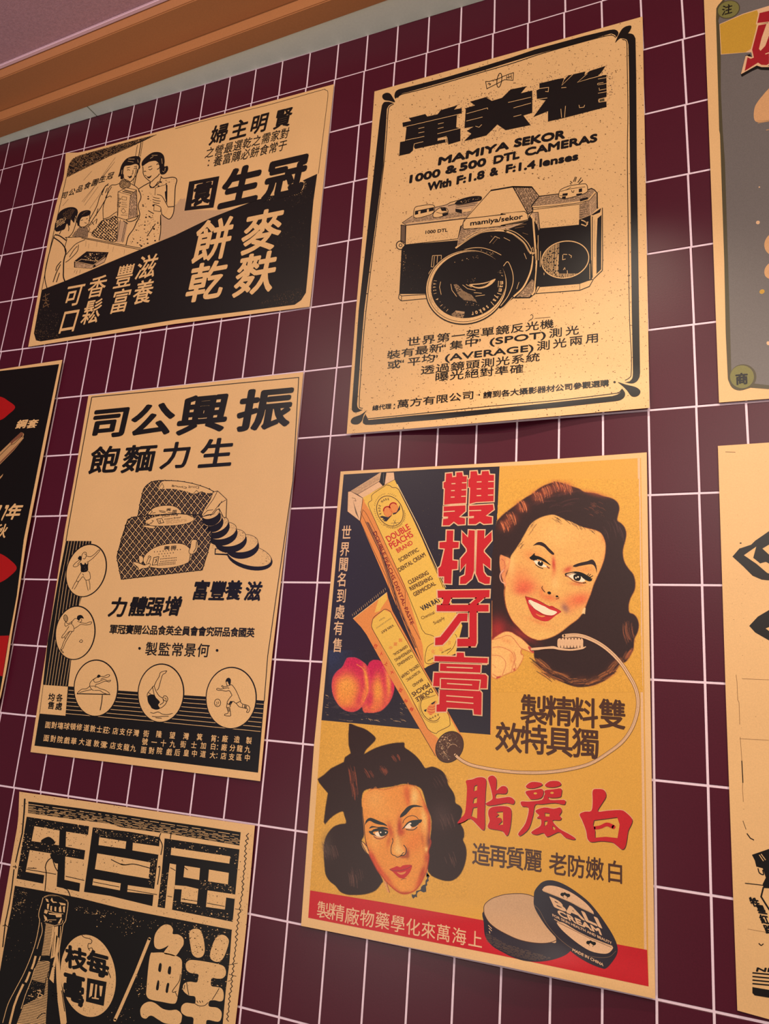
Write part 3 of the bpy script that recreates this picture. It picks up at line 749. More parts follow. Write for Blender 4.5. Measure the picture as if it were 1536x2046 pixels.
a.lines('A1 1265,665 1310,680 1350,745 1370,785|A1 1228,690 1260,700 1290,705|A1 1222,712 1260,725 1300,730|A1 1225,735 1255,748 1290,750|A1 1235,760 1265,768 1300,790 1310,850', 1.30, 'ink', 5.5, True)
a.build()

a = Part('drawn_counter', P1)
ct = q('A2 520,262 700,290 1110,372 380,680 370,560 388,500')
a.poly(q('A2 412,262 520,255 700,288 1110,365 1110,375 640,568 400,560 388,500'), 'pap', 2.6)
a.lines('A2 415,262 520,256 700,287 1110,365|A2 540,268 700,298 1100,378', 1.3, 'ink', 3)
a.lines('A2 585,290 580,350|A2 612,320 608,365|A2 690,300 685,350|A2 800,320 795,370|A2 850,350 838,400|A2 955,375 950,420|A2 480,575 470,600|A2 500,575 490,610|A2 530,570 522,605', 0.5, 'mid', 3)
a.poly(q('A2 470,490 590,395 802,403 762,500 640,560 470,550'), 'ink', 3.3)
a.poly(q('A2 480,500 650,530 640,555 480,548'), 'shade', 3.5); a.hatch(q('A2 480,505 650,532 642,553 482,545'), 10, 2.4, 0.7, 'ink', 3.7, 0, 2, .5)
a.poly(q('A2 670,520 775,450 760,495 680,535'), 'shade', 3.5)
a.specks(q('A2 540,470 600,410 720,420 690,500 600,490'), 46, 0.6, 1.8, 'pap', 3.6, 21)
a.specks(q('A2 540,470 600,410 720,420 690,500 600,490'), 40, 0.4, 1.0, 'ink', 3.8, 22)
a.specks(q('A2 700,410 790,410 760,450 700,440'), 14, 0.3, 0.8, 'pap', 3.6, 23)
a.lines('A2 470,490 655,525 762,445|A2 655,525 645,558|A2 490,500 540,470 700,490', 0.8, 'pap', 3.9)
a.lines('A2 395,425 440,372 490,322 575,282|A2 388,500 430,470 500,395 512,330|A2 425,450 465,385 500,345', 1.30, 'ink', 4, True)
a.build()

a = Part('lettering', P1)
def wide(ch, ctr, w, h, col, b, sh=0.12, L=4): a.char(ch, q(ctr)[0], w, h, col, L, b, sh)
for ch, c in (('婦','410,500'),('主','597,455'),('明','782,402'),('賢','1003,352')): wide(ch, 'A3 ' + c, 34, 37, 'ink', 0.028, 0.12)
a.text('之營最選乾之需家對', q('A3 322,672')[0], q('A3 1018,495')[0], 17.5, 21, 'ink', 4, 0.006, 0.15)
a.text('養富購必餅食常于', q('A3 397,748')[0], q('A3 998,608')[0], 17.5, 21, 'ink', 4, 0.006, 0.15)
a.char('：', q('A3 330,760')[0], 16, 18, 'ink', 4, 0.01)
wide('生', 'A3 612,985', 78, 76, 'ink', 0.045, 0.10)
wide('冠', 'A3 1025,900', 80, 78, 'ink', 0.045, 0.10)
a.poly(q('A3 130,945 410,893 355,1185 85,1215'), 'ink', 3.2); a.poly(q('A3 180,970 352,938 312,1160 148,1175'), 'pap', 3.4); a.char('袁', q('A3 250,1052')[0], 38, 44, 'ink', 3.8, 0.055, 0.10); a.specks(q('A3 130,945 410,893 355,1185 85,1215'), 60, .2, .6, 'mid', 4.3, 6)
for ch, c, w, h in (('麥','808,285',77,82),('麩','752,682',78,81),('餅','352,368',73,82),('乾','290,752',72,75)): wide(ch, 'A4 ' + c, w, h, 'pap', 0.024, 0.10)
for ch, c, w, h in (('滋','1168,542',39,47),('養','1135,782',38,47),('豐','952,632',36,46),('富','915,868',37,47),('香','692,732',35,43),('鬆','642,972',36,48),('可','470,812',36,44),('口','425,1058',37,50)): wide(ch, 'A2 ' + c, w, h, 'pap', 0.012, 0.14)
a.build()
# ============================================================ sheet 2: camera advertisement
a = Part('paper_specks', P2)
R2 = q('B1 60,850 B2 1395,25 B8 1470,930 B7 70,1180')
a.specks(R2, 5200, 0.45, 1.5, 'spk', 0.5, 31)
a.specks(R2, 60, 0.8, 1.6, 'ink', 0.6, 32)
a.specks(q('B1 330,1500 480,1180 700,1060 900,950 1250,850 B2 250,720 350,640 1040,500 1130,700 1060,900 900,1030 300,1130 0,1250 B1 1000,1480'), 2300, 0.45, 1.25, 'mid', 0.6, 33)
a.build()

a = Part('rounded_border', P2)
def band(s, w, w1=None, L=1): a.stroke(smooth(q(s), n=5), w, 'ink', L, w1=w1)
# heavy bands: top, right, bottom, left
a.poly(smooth(q('B1 272,920 262,885 275,840 310,815 370,800'), n=5) + q('B1 800,690 1200,572 1536,468 B2 300,352 800,215') + smooth(q('B2 1050,155 1110,148 1145,165 1152,195 1130,230'), n=5) + smooth(q('B2 1120,205 1080,190 1040,200'), n=4) + q('B2 800,270 300,405 B1 1536,515 1200,620 800,735') + smooth(q('B1 420,842 350,860 310,885'), n=4), 'ink', 1)
a.poly(smooth(q('B2 1172,238 1210,200 1260,188 1305,200 1328,240'), n=5) + q('B2 1335,600 1342,1536 B8 1380,300 1385,600') + smooth(q('B8 1380,640 1355,680 1310,702 1238,692'), n=5) + smooth(q('B8 1285,680 1310,650 1316,600'), n=4) + q('B8 1305,0 B2 1268,1200 1262,600') + smooth(q('B2 1255,300 1240,255 1210,240'), n=4), 'ink', 1)
a.poly(smooth(q('B8 1215,752 1240,790 1235,830 1200,860 1150,872'), n=5) + q('B8 600,932 0,985 B7 900,1050 300,1098') + smooth(q('B7 240,1098 215,1080 218,1040 240,990'), n=5) + smooth(q('B7 248,1030 270,1052'), n=3) + q('B7 700,1008 1200,966 1536,936 B8 600,878') + smooth(q('B8 1120,822 1180,800 1215,752'), n=5), 'ink', 1)
a.poly(q('B7 175,0 140,500 110,900') + smooth(q('B7 108,955 130,978 170,975 215,955'), n=5) + smooth(q('B7 185,950 165,930 160,900'), n=4) + q('B7 195,400 228,0 B1 140,1646 170,1200') + smooth(q('B1 180,1030 205,990 255,965'), n=4) + smooth(q('B1 200,950 150,955 125,990'), n=4) + q('B1 100,1150 45,1646'), 'ink', 1)
# fine inner lines
band('B1 295,908 320,880 370,862 600,805 1000,690 1536,535 B2 400,385 900,245 1060,208 1100,210 1125,230', 1.6)
band('B2 1190,248 1225,258 1240,300 1243,500 1250,1000 1245,1536 B8 1282,0 1300,400 1300,600 1285,645 1240,672', 1.5)
band('B8 1212,755 1180,788 1120,800 600,862 0,915 B7 900,975 280,1038 255,1030 240,1005', 1.6)
band('B7 215,940 190,935 180,905 190,700 245,0 B1 145,1646 190,1100 205,1010 255,975', 1.5)
# leaf shaped drops in the corners
a.poly(smooth(q('B1 268,955 245,905 215,862 175,852 135,872 130,905 155,932 205,940'), True, 5), 'ink', 2)
a.poly(smooth(q('B2 1120,282 1150,210 1185,150 1225,118 1280,108 1282,140 1250,190 1200,222 1155,250'), True, 5), 'ink', 2)
a.poly(smooth(q('B8 1172,688 1250,712 1340,735 1385,768 1380,805 1345,828 1300,822 1260,770 1215,725'), True, 5), 'ink', 2)
a.poly(smooth(q('B7 252,958 200,998 120,1030 98,1068 120,1092 170,1092 205,1060 225,1000'), True, 5), 'ink', 2)
a.build()

a = Part('maker_emblem', P2)
a.stroke(q('B1 1262,728 1275,808 1300,795 1400,745 B2 -10,660 75,668 80,590 45,600 -20,625 B1 1400,700 1300,728'), 1.3, 'ink', 2, closed=True)
a.stroke(ell(*q('B1 1412,715')[0], 4.6, 14.2, 8), 1.5, 'ink', 2, closed=True)
a.lines('B1 1285,760 1300,745 1315,765|B1 1300,770 1320,750|B2 10,620 12,660|B2 30,612 34,655|B2 10,640 55,630|B2 55,605 58,655', 1.2, 'ink', 2)
a.build()

a = Part('title_characters', P2)
a.poly(q('B1 420,1130 600,1085 622,1112 735,1088 772,1042 955,988 915,1037 1000,1020 1000,1080 950,1095 945,1232 985,1240 985,1380 850,1420 832,1385 835,1335 735,1355 733,1378 820,1362 822,1395 490,1468 470,1440 465,1485 430,1517 315,1543 325,1392 378,1382 395,1230 355,1227 350,1180 445,1160'), 'ink', 3)
a.poly(q('B1 1090,950 1280,895 1325,935 1440,908 1536,815 B2 30,765 215,728 155,800 272,772 272,1000 180,1028 255,1125 0,1178 B1 1390,1200 1270,1320 1025,1382 1105,1300 1055,1270 1130,1222 1030,1240 1045,1020 1145,990'), 'ink', 3)
a.poly(q('B2 345,700 590,640 600,662 640,618 815,578 805,615 860,572 1022,520 975,592 940,622 1030,612 1032,835 945,862 950,892 1030,885 1032,940 600,1052 430,1090 430,985 278,1045 400,872 320,860 315,770 345,757'), 'ink', 3)
a.lines('B1 525,1245 590,1230|B1 525,1293 590,1280|B1 740,1195 802,1180|B1 738,1245 800,1230|B1 733,1302 985,1240|B1 355,1230 990,1082|B1 385,1372 590,1330|B1 470,1462 480,1412 578,1388|B1 735,1355 835,1330|B1 850,1420 838,1340|B1 950,1100 942,1230', 0.9, 'pap', 4)
a.lines('B1 1052,1082 1282,1018 1285,1035|B1 1050,1162 1228,1118|B1 1150,1218 1190,1230 1220,1200|B2 25,895 260,840|B2 80,950 260,900|B2 80,1040 160,1020|B1 1275,905 1330,938 1440,905', 0.9, 'pap', 4)
a.lines('B2 600,650 575,718 690,605|B2 835,600 735,688 860,650 985,618|B2 345,752 440,740 435,785 405,782|B2 320,862 425,848|B2 405,872 278,1045|B2 565,960 572,1050|B2 612,930 602,1048|B2 750,920 755,948 800,942 808,920|B2 570,745 620,740|B2 430,985 430,1085|B2 545,650 600,640', 1.0, 'pap', 4)
a.lines('B2 945,655 1030,640|B2 940,700 1000,690|B2 945,715 1030,700|B2 955,770 1030,755|B2 945,800 1030,785|B2 940,700 940,715|B2 955,745 960,775', 0.9, 'pap', 4)
a.stroke(q('B2 955,860 1012,848 1015,882 955,892'), 1.0, 'pap', 4, closed=True); a.poly(q('B2 960,865 1008,853 1010,878 960,887'), 'olive', 4)
a.build()

a = Part('english_lettering', P2)
a.latin('MAMIYA', q('B1 745,1642')[0], q('B1 1510,1462')[0], 14.5, 'ink', 3, 0.10, 0.1)
a.latin('SEKOR', q('B2 90,1348')[0], q('B2 600,1255')[0], 15.5, 'ink', 3, 0.10, 0.1)
a.latin('1000', q('B3 310,288')[0], q('B3 690,205')[0], 15, 'ink', 3, 0.09, 0.05)
a.latin('&', q('B3 770,172')[0], q('B3 905,150')[0], 15, 'ink', 3, 0.09)
a.latin('500', q('B3 950,135')[0], q('B3 1275,65')[0], 15, 'ink', 3, 0.10, 0.05)
a.latin('DTL', q('B3 1385,45')[0], q('B2 135,1462')[0], 15, 'ink', 3, 0.09, 0.05)
a.latin('CAMERAS', q('B2 200,1440')[0], q('B2 930,1290')[0], 15, 'ink', 3, 0.09, 0.05)
a.latin('With', q('B3 538,388')[0], q('B3 832,325')[0], 15.5, 'ink', 3, 0.085, 0.05)
a.latin('F:1.8', q('B3 912,305')[0], q('B3 1255,228')[0], 15.5, 'ink', 3, 0.085, 0.05)
a.latin('&', q('B3 1338,202')[0], q('B3 1432,182')[0], 15.5, 'ink', 3, 0.085)
a.latin('F:1.4', q('B4 68,160')[0], q('B4 435,98')[0], 15.5, 'ink', 3, 0.085, 0.05)
a.latin('lenses', q('B4 500,82')[0], q('B2 735,1478')[0], 15, 'ink', 3, 0.085, 0.05)
a.build()

# ---- the camera drawing
a = Part('camera_drawing', P2)
I, Pp = 'ink', 'pap'
body = q('B5 245,58 925,0 B3 965,835 1000,870 B3 1536,830 B4 350,770 370,700 500,870 1000,825 1000,760 1150,705 1180,800 1180,1280 B6 1170,500 1110,512 1005,555 470,592 440,682 370,735 165,740 0,860 B5 900,900 540,800 530,685 175,688 205,115')
a.poly(body, I, 1)
# left top plate, panel, dials
a.poly(q('B3 215,800 340,715 620,600 900,545 1180,520 1110,640 1030,742 265,832'), 'shade', 1.2); a.hatch(q('B3 230,800 345,735 1050,650 1100,650 1030,735 265,815'), -10, 1.2, 0.5, 'ink', 1.5, .2, 3, .5)
a.lines('B3 215,800 345,712|B3 215,800 265,832 620,790 1030,742|B3 630,605 780,570 830,540 960,505|B3 800,585 900,560', 1.2)
a.stroke(q('B3 270,812 620,772 1030,722'), 1.6, Pp, 1.8)
a.outline(q('B3 262,835 620,795 1010,748 985,830 960,845 925,1005 255,1082'), Pp, I, 1.2, 1.4)
a.specks(q('B3 270,990 930,900 920,1000 262,1075'), 130, 0.3, 0.8, 'ink', 2.2, 41)
a.poly(q('B3 980,830 1005,875 1536,835 B4 300,800 100,880 0,890 B3 1200,930 1080,1000 915,1110 930,1000'), 'shade', 1.6); a.hatch(q('B3 975,840 1005,875 1536,835 1450,890 1200,930 1080,1000 920,1100'), -12, 1.3, 0.6, 'ink', 1.8, .3, 4, .5)
a.poly(q('B3 200,828 255,838 252,1070 195,1030'), 'mid', 1.6); a.stroke(q('B3 200,828 255,838 250,1082 195,1040'), 1.4, I, 2.4, closed=True)
a.stroke(ell(*q('B3 192,1088')[0], 8.5, 8.5, 0, 20, 40, 330), 1.7, I, 2); a.stroke(ell(*q('B3 192,1088')[0], 3, 3, 0, 12), 1.2, I, 2, closed=True)
def dial(s, band_, L=2):
    a.poly(smooth(q(s), True, 4), Pp, L); a.stroke(smooth(q(s), True, 4), 1.3, I, L + .3, closed=True)
    if band_: a.poly(q(band_), I, L + .2)
dial('B3 360,720 365,640 385,600 450,583 560,570 622,582 622,650 590,690 500,720 430,738 385,740', 'B3 378,650 620,600 618,645 375,700')
a.poly(q('B3 418,655 448,648 446,690 418,695'), Pp, 2.4); a.poly(q('B3 530,630 555,625 553,668 530,672'), Pp, 2.4)
a.lines('B3 380,625 450,612 560,605 620,595', 1.0, Pp, 2.5)
dial('B3 610,725 612,680 650,640 700,608 770,610 800,650 780,700 700,725 650,735', 'B3 700,610 770,610 785,650 720,650')
a.poly(q('B3 725,685 800,665 800,700 730,715'), I, 2.4); a.stroke(smooth(q('B3 650,665 720,680 800,655')), 1.0, I, 2.5)
a.poly(smooth(q('B3 890,545 960,498 1100,462 1200,458 1232,475 1215,515 1100,545 960,570 900,570'), True, 4), I, 2.2)
a.specks(q('B3 930,545 960,520 1200,475 1210,500 1000,550'), 26, 0.4, 1.0, Pp, 2.5, 5)
a.poly(q('B3 890,565 1190,535 1150,590 960,620 900,612'), 'shade', 2.1); a.lines('B3 895,585 1175,548|B3 900,605 1150,572', 1.1, I, 2.3)
a.poly(q('B3 893,620 975,632 978,682 895,660'), I, 2.2); a.poly(q('B3 985,635 1100,610 1090,650 985,665'), Pp, 2.2)
a.latin('1000 DTL', q('B3 512,942')[0], q('B3 792,912')[0], 6.6, I, 3, 0.05)
# pentaprism hump and name plate
a.outline(q('B3 1345,390 B4 0,372 155,342 350,690 300,655 0,690 B3 1530,690 1030,745'), Pp, I, 1.4, 2.8)
a.stroke(q('B3 1345,388 B4 155,340 400,344'), 3.0, I, 3.4)
a.poly(q('B4 155,342 402,345 492,462 395,580 412,655 350,690'), 'shade', 2.9); a.hatch(q('B4 155,342 402,345 492,462 395,580 412,655 350,690'), 62, 1.5, 0.9, I, 3.2, .4, 5, .35); a.stroke(q('B4 155,342 402,345 492,462 395,580 412,655 350,690'), 1.6, I, 3.4, closed=True)
a.outline(q('B3 1030,748 1536,692 B4 0,685 305,655 345,690 355,760 B4 0,835 B3 1536,838 1005,882 990,868 992,800'), Pp, I, 1.4, 3.6)
a.latin('mamiya/sekor', q('B3 1085,836')[0], q('B4 278,748')[0], 9.6, I, 4.5, 0.05, h1=9.6)
# right top plate
a.poly(q('B4 395,585 492,462 740,432 1100,385 1170,360 1205,395 1130,505 1010,545 420,605'), 'shade', 2.0); a.hatch(q('B4 400,580 492,465 740,435 1100,388 1170,363 1200,395 1130,500 1010,540 420,600'), -8, 1.3, 0.6, I, 2.2, .3, 7, .3)
a.lines('B4 490,462 740,432|B4 1110,380 1160,360 1200,380 1232,420|B4 395,585 430,540 492,462', 1.8, I, 2.5)
a.lines('B4 400,598 700,572 1010,530 1130,500 1205,410', 2.6, Pp, 2.4); a.lines('B4 405,608 700,585 1010,545 1135,512 1215,420', 0.9, I, 2.6)
a.poly(q('B4 412,630 1008,562 1000,825 510,872 492,690 412,660'), Pp, 2.1); a.lines('B4 412,632 1008,564|B4 412,600 412,655', 1.1, I, 2.5)
a.specks(q('B4 520,780 1000,740 1000,820 515,865'), 120, 0.3, 0.8, I, 2.6, 42)
a.poly(q('B4 1008,562 1130,512 1215,420 1230,620 1160,700 1005,752'), 'shade', 2.1); a.hatch(q('B4 1008,562 1130,512 1140,700 1005,752'), -8, 1.3, 0.7, I, 2.3, .3, 8, .3); a.hatch(q('B4 1130,512 1215,420 1230,620 1160,690'), 70, 1.8, 0.5, I, 2.3, .3, 9, .5)
a.lines('B4 1232,410 1236,620', 2.4, I, 2.6); a.poly(q('B4 1012,498 1112,470 1118,500 1015,530'), I, 2.7)
dial('B4 745,430 760,385 815,352 900,325 1040,305 1095,310 1112,365 1100,410 1000,450 850,488 785,492 742,470', '', 3)
for s in ('B4 792,428 858,420 855,450 790,457', 'B4 1000,368 1040,358 1042,405 998,412', 'B4 968,432 1040,420 1035,444 965,452', 'B4 785,465 835,460 830,492 785,492'): a.poly(q(s), I, 3.6)
a.lines('B4 760,400 900,365 1080,340|B4 750,455 850,450|B4 830,385 900,345', 1.0, I, 3.6)
a.lines('B4 930,275 955,212|B4 970,215 950,275|B4 985,285 1030,222|B4 1000,300 1050,255|B4 890,270 915,290|B4 885,300 905,305', 1.5, I, 3.6)
a.stroke(q('B4 905,385 915,410 930,412 938,385'), 1.3, I, 3.7)
# right hand hinge edge
a.poly(q('B4 1150,720 1290,608 1305,640 1303,1280 B6 1300,385 1190,492 1168,500 1160,200'), Pp, 2.4)
a.poly(q('B4 1160,700 1285,612 1270,668 1180,705'), I, 2.7); a.poly(q('B4 1238,745 1290,700 1285,1280 B6 1285,372 1225,432 1225,50'), I, 2.7)
a.lines('B4 1300,608 1304,1280 B6 1300,385 1190,492|B4 1172,720 1172,1280 B6 1172,480', 1.6, I, 2.8); a.lines('B4 1202,760 1202,1240', 0.6, 'mid', 2.7)
a.lines('B4 1030,765 1070,780 1100,800 1120,790|B4 1030,820 1060,830 1095,845|B4 1080,790 1110,815 1090,840', 2.0, Pp, 2.6); a.lines('B4 1155,730 1160,1280|B6 1140,300 1140,500', 1.0, Pp, 2.6)
# mount post
a.poly(q('B4 372,710 402,672 480,668 500,875 485,900 460,800 440,735 378,722'), 'shade', 3.8); a.hatch(q('B4 430,690 480,670 500,875 485,895'), 82, 1.5, 0.6, I, 4.1, .2, 9, .4); a.lines('B4 362,720 402,672 478,666 500,872', 1.3, I, 4.2)
a.lines('B4 385,700 415,760 455,1280 B6 465,0 460,300 430,660 400,700', 3.4, Pp, 3.9); a.lines('B4 440,740 470,1280 B6 470,300 445,600|B4 400,740 440,1280 B6 442,400 420,640', 0.9, I, 4.1)
a.lines('B4 478,960 480,1280|B6 510,140 505,340|B6 555,415 555,445', 1.1, Pp, 4)
# bottom strips
a.outline(q('B5 175,692 205,712 530,692 530,745 205,775 165,742'), Pp, I, 1.4, 2); a.lines('B5 205,712 205,770', 1.2, I, 2.8)
a.outline(q('B6 500,595 1005,555 1110,518 1185,500 1135,590 1010,640 450,682 485,620'), Pp, I, 1.6, 2); a.lines('B6 1012,558 1012,635', 1.0, I, 2.8); a.specks(q('B6 520,610 1000,570 1000,610 520,645'), 90, .25, .6, I, 2.7, 43)
a.poly(q('B6 400,500 425,520 420,650 370,725 200,725 300,620'), 'shade', 2); a.hatch(q('B6 400,500 425,520 420,650 370,725 200,725 300,620'), -5, 1.6, 0.8, I, 2.3, .2, 3, .3); a.stroke(q('B6 165,738 370,735 440,682'), 1.8, I, 2.5)
# lens mount rings and barrel
def arcs(s, w, c=Pp, L=4.4): a.stroke(smooth(q(s), n=6), w, c, L)
barrel = smooth(q('B3 915,1115 1040,1030 1150,960 1300,910 1450,895 B4 60,905 200,970 320,1090 390,1200 B6 400,100 410,260 390,400 310,590 165,720 0,870 B5 1400,800 1000,500 850,200'), True, 4)
a.poly(barrel, I, 4)
arcs('B3 895,1125 1040,1020 1150,955 1250,915 1400,900 1536,905 B4 60,905 180,960 300,1060 380,1190 B6 408,100 405,260 380,410 290,600 165,722', 3.2)
arcs('B3 1000,1010 1130,930 1250,890 1400,875 1536,885 B4 60,880 200,930 340,1050 420,1190 B6 455,120 450,300', 1.3, Pp, 4.6)
arcs('B3 930,1090 1100,985 1250,915 1400,893', 0.8, I, 4.7); arcs('B4 100,925 230,1000 330,1110 392,1240 B6 398,120 395,280 350,450', 0.8, I, 4.7)
for k in range(9): a.stroke(ell(*q('B4 0,1250')[0], 62 + 3, 62 + 3, 0, 2, -62 + k * 7, -60 + k * 7 + .6), 3.0, I, 4.65)
arcs('B6 35,330 90,275 140,370 160,470 150,580 90,720 0,840', 1.3); arcs('B6 0,900 150,730', 1.0); a.lines('B6 300,165 330,240|B6 235,535 205,625|B4 40,990 120,1030|B3 1330,1060 1400,975 1460,1000', 0.9, Pp, 4.6)
a.lines('B3 1370,1070 1440,990|B3 1345,965 1365,985', 0.7, 'spk', 4.6)
a.lines('B4 60,850 160,830|B4 180,870 300,850|B4 200,840 330,815|B4 280,930 350,950', 0.8, 'spk', 4.3)
# lever beside the lens
a.lines('B5 600,200 585,340 645,345|B5 715,195 708,285 650,370|B5 600,197 715,192|B5 625,205 615,335|B5 665,200 655,340|B5 590,370 555,420 560,460 590,465|B5 600,365 640,365', 1.0, Pp, 3)
a.specks(q('B5 230,140 280,140 250,400 225,400'), 16, .4, 1.0, Pp, 3, 44); a.specks(q('B5 210,150 520,120 530,650 190,660'), 70, .2, .6, 'spk', 3, 45)
# front glass
cx_, cy_ = 932.5, 571.5
a.poly(ell(cx_ - 1, cy_ + 2, 83.5, 74, -22, 60), I, 5); a.poly(ell(cx_ - 1, cy_ + 1.6, 81.5, 72, -22, 60), Pp, 5.2)
a.stroke(ell(cx_ - .5, cy_ + .5, 79, 69.5, -22, 60), 1.0, I, 5.4, closed=True)
a.poly(ell(cx_ + 3, cy_ - 2.5, 76, 65, -22, 60), I, 5.6)
arcs('B5 890,185 1000,125 1120,98 1250,100 1380,140 1480,190', 1.2, Pp, 5); a.specks(q('B5 1000,140 1200,115 1400,160 1380,200 1200,150'), 40, .3, .9, Pp, 5, 46)
a.hatch(q('B5 590,520 620,520 590,640 600,760 640,840 700,900 660,900 570,760'), 60, 2.2, 0.6, 'mid', 5.8, .4, 3, .4)
gl = smooth(q('B5 1070,565 1200,552 1310,530 1405,492 1370,550 1290,600 1200,618 1120,600'), True, 4)
a.poly(gl, Pp, 6); a.poly(smooth(q('B5 1110,572 1200,565 1300,545 1340,520 1290,575 1200,600 1140,592'), True, 4), I, 6.3); a.specks(gl, 34, .3, .8, 'spk', 6.5, 47)
ht = q('B5 870,570 910,560 1000,650 1100,700 1165,785 1000,765 930,700')
a.hatch(ht, 50, 1.8, 0.8, 'tan2', 6, .5, 3, .6); a.hatch(ht, -30, 2.0, 0.6, 'tan2', 6.2, .5, 4, .6)
a.lines('B5 835,560 850,640 910,720|B5 985,570 1050,620 1150,640|B5 1130,670 1230,678|B5 1150,715 1270,700|B5 705,530 690,600 712,695|B5 1445,520 1440,600|B5 1030,565 1100,600', 1.0, Pp, 6)
a.specks(q('B5 1000,780 1290,780 1200,840 1000,840'), 18, .4, .9, Pp, 6, 48); a.specks(q('B5 1040,490 1180,480 1120,550 1040,550'), 10, .4, .8, Pp, 6, 49)
pt = q('B5 840,950 900,900 1010,915 1000,990 880,985'); a.hatch(pt, 0, 1.6, .9, 'tan2', 6, .3, 5, .3); a.poly(q('B5 895,898 1012,915 1008,938 895,922'), 'tan2', 6.2)
# lettering running round the glass
LT = 'mamiya/sekor'
for k, ch in enumerate(LT):
    t = math.radians(8 + k * 7.0 + (3 if k > 6 else 0)); rr = 68
    p = ell(cx_ + 3, cy_ - 3, 69.5, 59.5, -22, 1, math.degrees(t) + 14, math.degrees(t) + 374)[0]
    v = np.array(p) - (cx_ + 3, cy_ - 3); v /= np.linalg.norm(v)
    a.char(ch, p, 9, 9.5, Pp, 6.5, 0.03, 0, ax=(-v[1], v[0]), ay=(-v[0], -v[1]), latin=True)
for k, ch in enumerate('1:1.4'):
    p = ell(cx_ + 3, cy_ - 3, 69, 60, -22, 1, 148 + k * 7, 508 + k * 7)[0]
    v = np.array(p) - (cx_ + 3, cy_ - 3); v /= np.linalg.norm(v)
    a.char(ch, p, 6, 6, Pp, 6.5, 0.02, 0, ax=(-v[1], v[0]), ay=(-v[0], -v[1]), latin=True)
for k, ch in enumerate('12991'):
    p = ell(cx_ + 3, cy_ - 3, 69, 60, -22, 1, 188 + k * 6, 548 + k * 6)[0]
    v = np.array(p) - (cx_ + 3, cy_ - 3); v /= np.linalg.norm(v)
    a.char(ch, p, 5, 6, Pp, 6.5, 0.02, 0, ax=(-v[1], v[0]), ay=(-v[0], -v[1]), latin=True)
a.specks(q('B5 830,280 1190,190 1190,225 850,300'), 12, .5, 1.0, Pp, 6.4, 50); a.specks(q('B5 1430,340 1500,420 1500,480 1420,400'), 10, .5, 1.0, Pp, 6.4, 51)
# window with a swing lever on the right
e = ell(1129, 518.6, 47.5, 36.5, -12, 50)
a.poly(e, I, 3); a.stroke(e, 1.9, Pp, 3.4, closed=True)
st = [p for p in ell(1127, 518.6, 45, 34, -12, 50) if p[0] < 1118]
a.hatch(st, 92, 2.2, 1.0, Pp, 3.3, .5, 3, .35)
a.poly([p for p in ell(1129, 518.6, 46, 35.5, -12, 60) if 1094 < p[0] < 1100], Pp, 3.35)
bs = [p for p in ell(1129, 518.6, 46, 35.5, -12, 60) if p[1] > 546]; a.hatch(bs, 90, 2.0, .9, Pp, 3.3, .3, 4, .3)
a.lines('B6 735,180 718,415 745,420|B6 795,185 792,250 830,240|B6 800,180 850,182|B6 870,180 905,200 900,225|B6 800,380 820,350 825,375|B6 850,385 855,430', 1.1, Pp, 3.5)
a.build()

a = Part('chinese_lettering', P2)
a.text('世界第一架單鏡反光機', (826.5, 682), (1092.5, 647.5), 26.5, 17.5, 'ink', 3, 0.012)
a.text('裝有最新', (786.5, 708), (870.5, 695.5), 26, 17, 'ink', 3, 0.012)
a.char('“', q('B7 1020,355')[0], 20, 20, 'ink', 3, 0.02); a.char('”', q('B7 1355,305')[0], 20, 20, 'ink', 3, 0.02)
a.text('集中', (911.5, 689), (941, 684), 26, 17, 'ink', 3, 0.012)
a.latin('(SPOT)', q('B7 1432,330')[0], q('B8 478,262')[0], 13, 'ink', 3, 0.045)
a.text('測光', (1110, 664.5), (1143, 660), 26, 18, 'ink', 3, 0.012)
a.text('或', (786.5, 728), (786.5, 728), 26, 17, 'ink', 3, 0.012)
a.char('“', q('B7 618,505')[0], 20, 20, 'ink', 3, 0.02); a.char('”', q('B7 942,460')[0], 20, 20, 'ink', 3, 0.02)
a.text('平均', (827, 722), (855.5, 716), 26, 17, 'ink', 3, 0.012)
a.latin('(AVERAGE)', q('B7 1003,485')[0], q('B8 360,388')[0], 13, 'ink', 3, 0.045)
a.text('測光兩用', (1085.5, 690), (1183, 675.5), 26.5, 18.5, 'ink', 3, 0.012)
a.text('透過鏡頭測光系統', (854, 738.5), (1064.5, 714), 27, 17.5, 'ink', 3, 0.012)
a.text('曝光絕對準確', (882.5, 752.5), (1032, 737), 27, 17.5, 'ink', 3, 0.012)
a.text('總代理', (750, 814.8), (775.5, 811.8), 12, 10.5, 'ink', 3, 0.03); a.char('：', q('B7 535,915')[0], 14, 14, 'ink', 3, 0.03)
a.text('萬方有限公司', (805, 806.5), (935, 790), 24, 16.5, 'ink', 3, 0.016)
a.text('請到各大攝影器材公司參觀選購', (974, 788.8), (1207.5, 765.5), 17, 13, 'ink', 3, 0.03)
a.poly(ell(*q('B7 1330,810')[0], 1.6, 2), 'ink', 3); a.poly(ell(*q('B8 1140,688')[0], 2.4, 2.2), 'ink', 3)
a.lines('B8 375,78 525,65', 0.8); a.stroke(smooth(q('B8 318,100 352,78 358,55 345,40 335,50')), 1.1, 'ink', 2)
a.build()
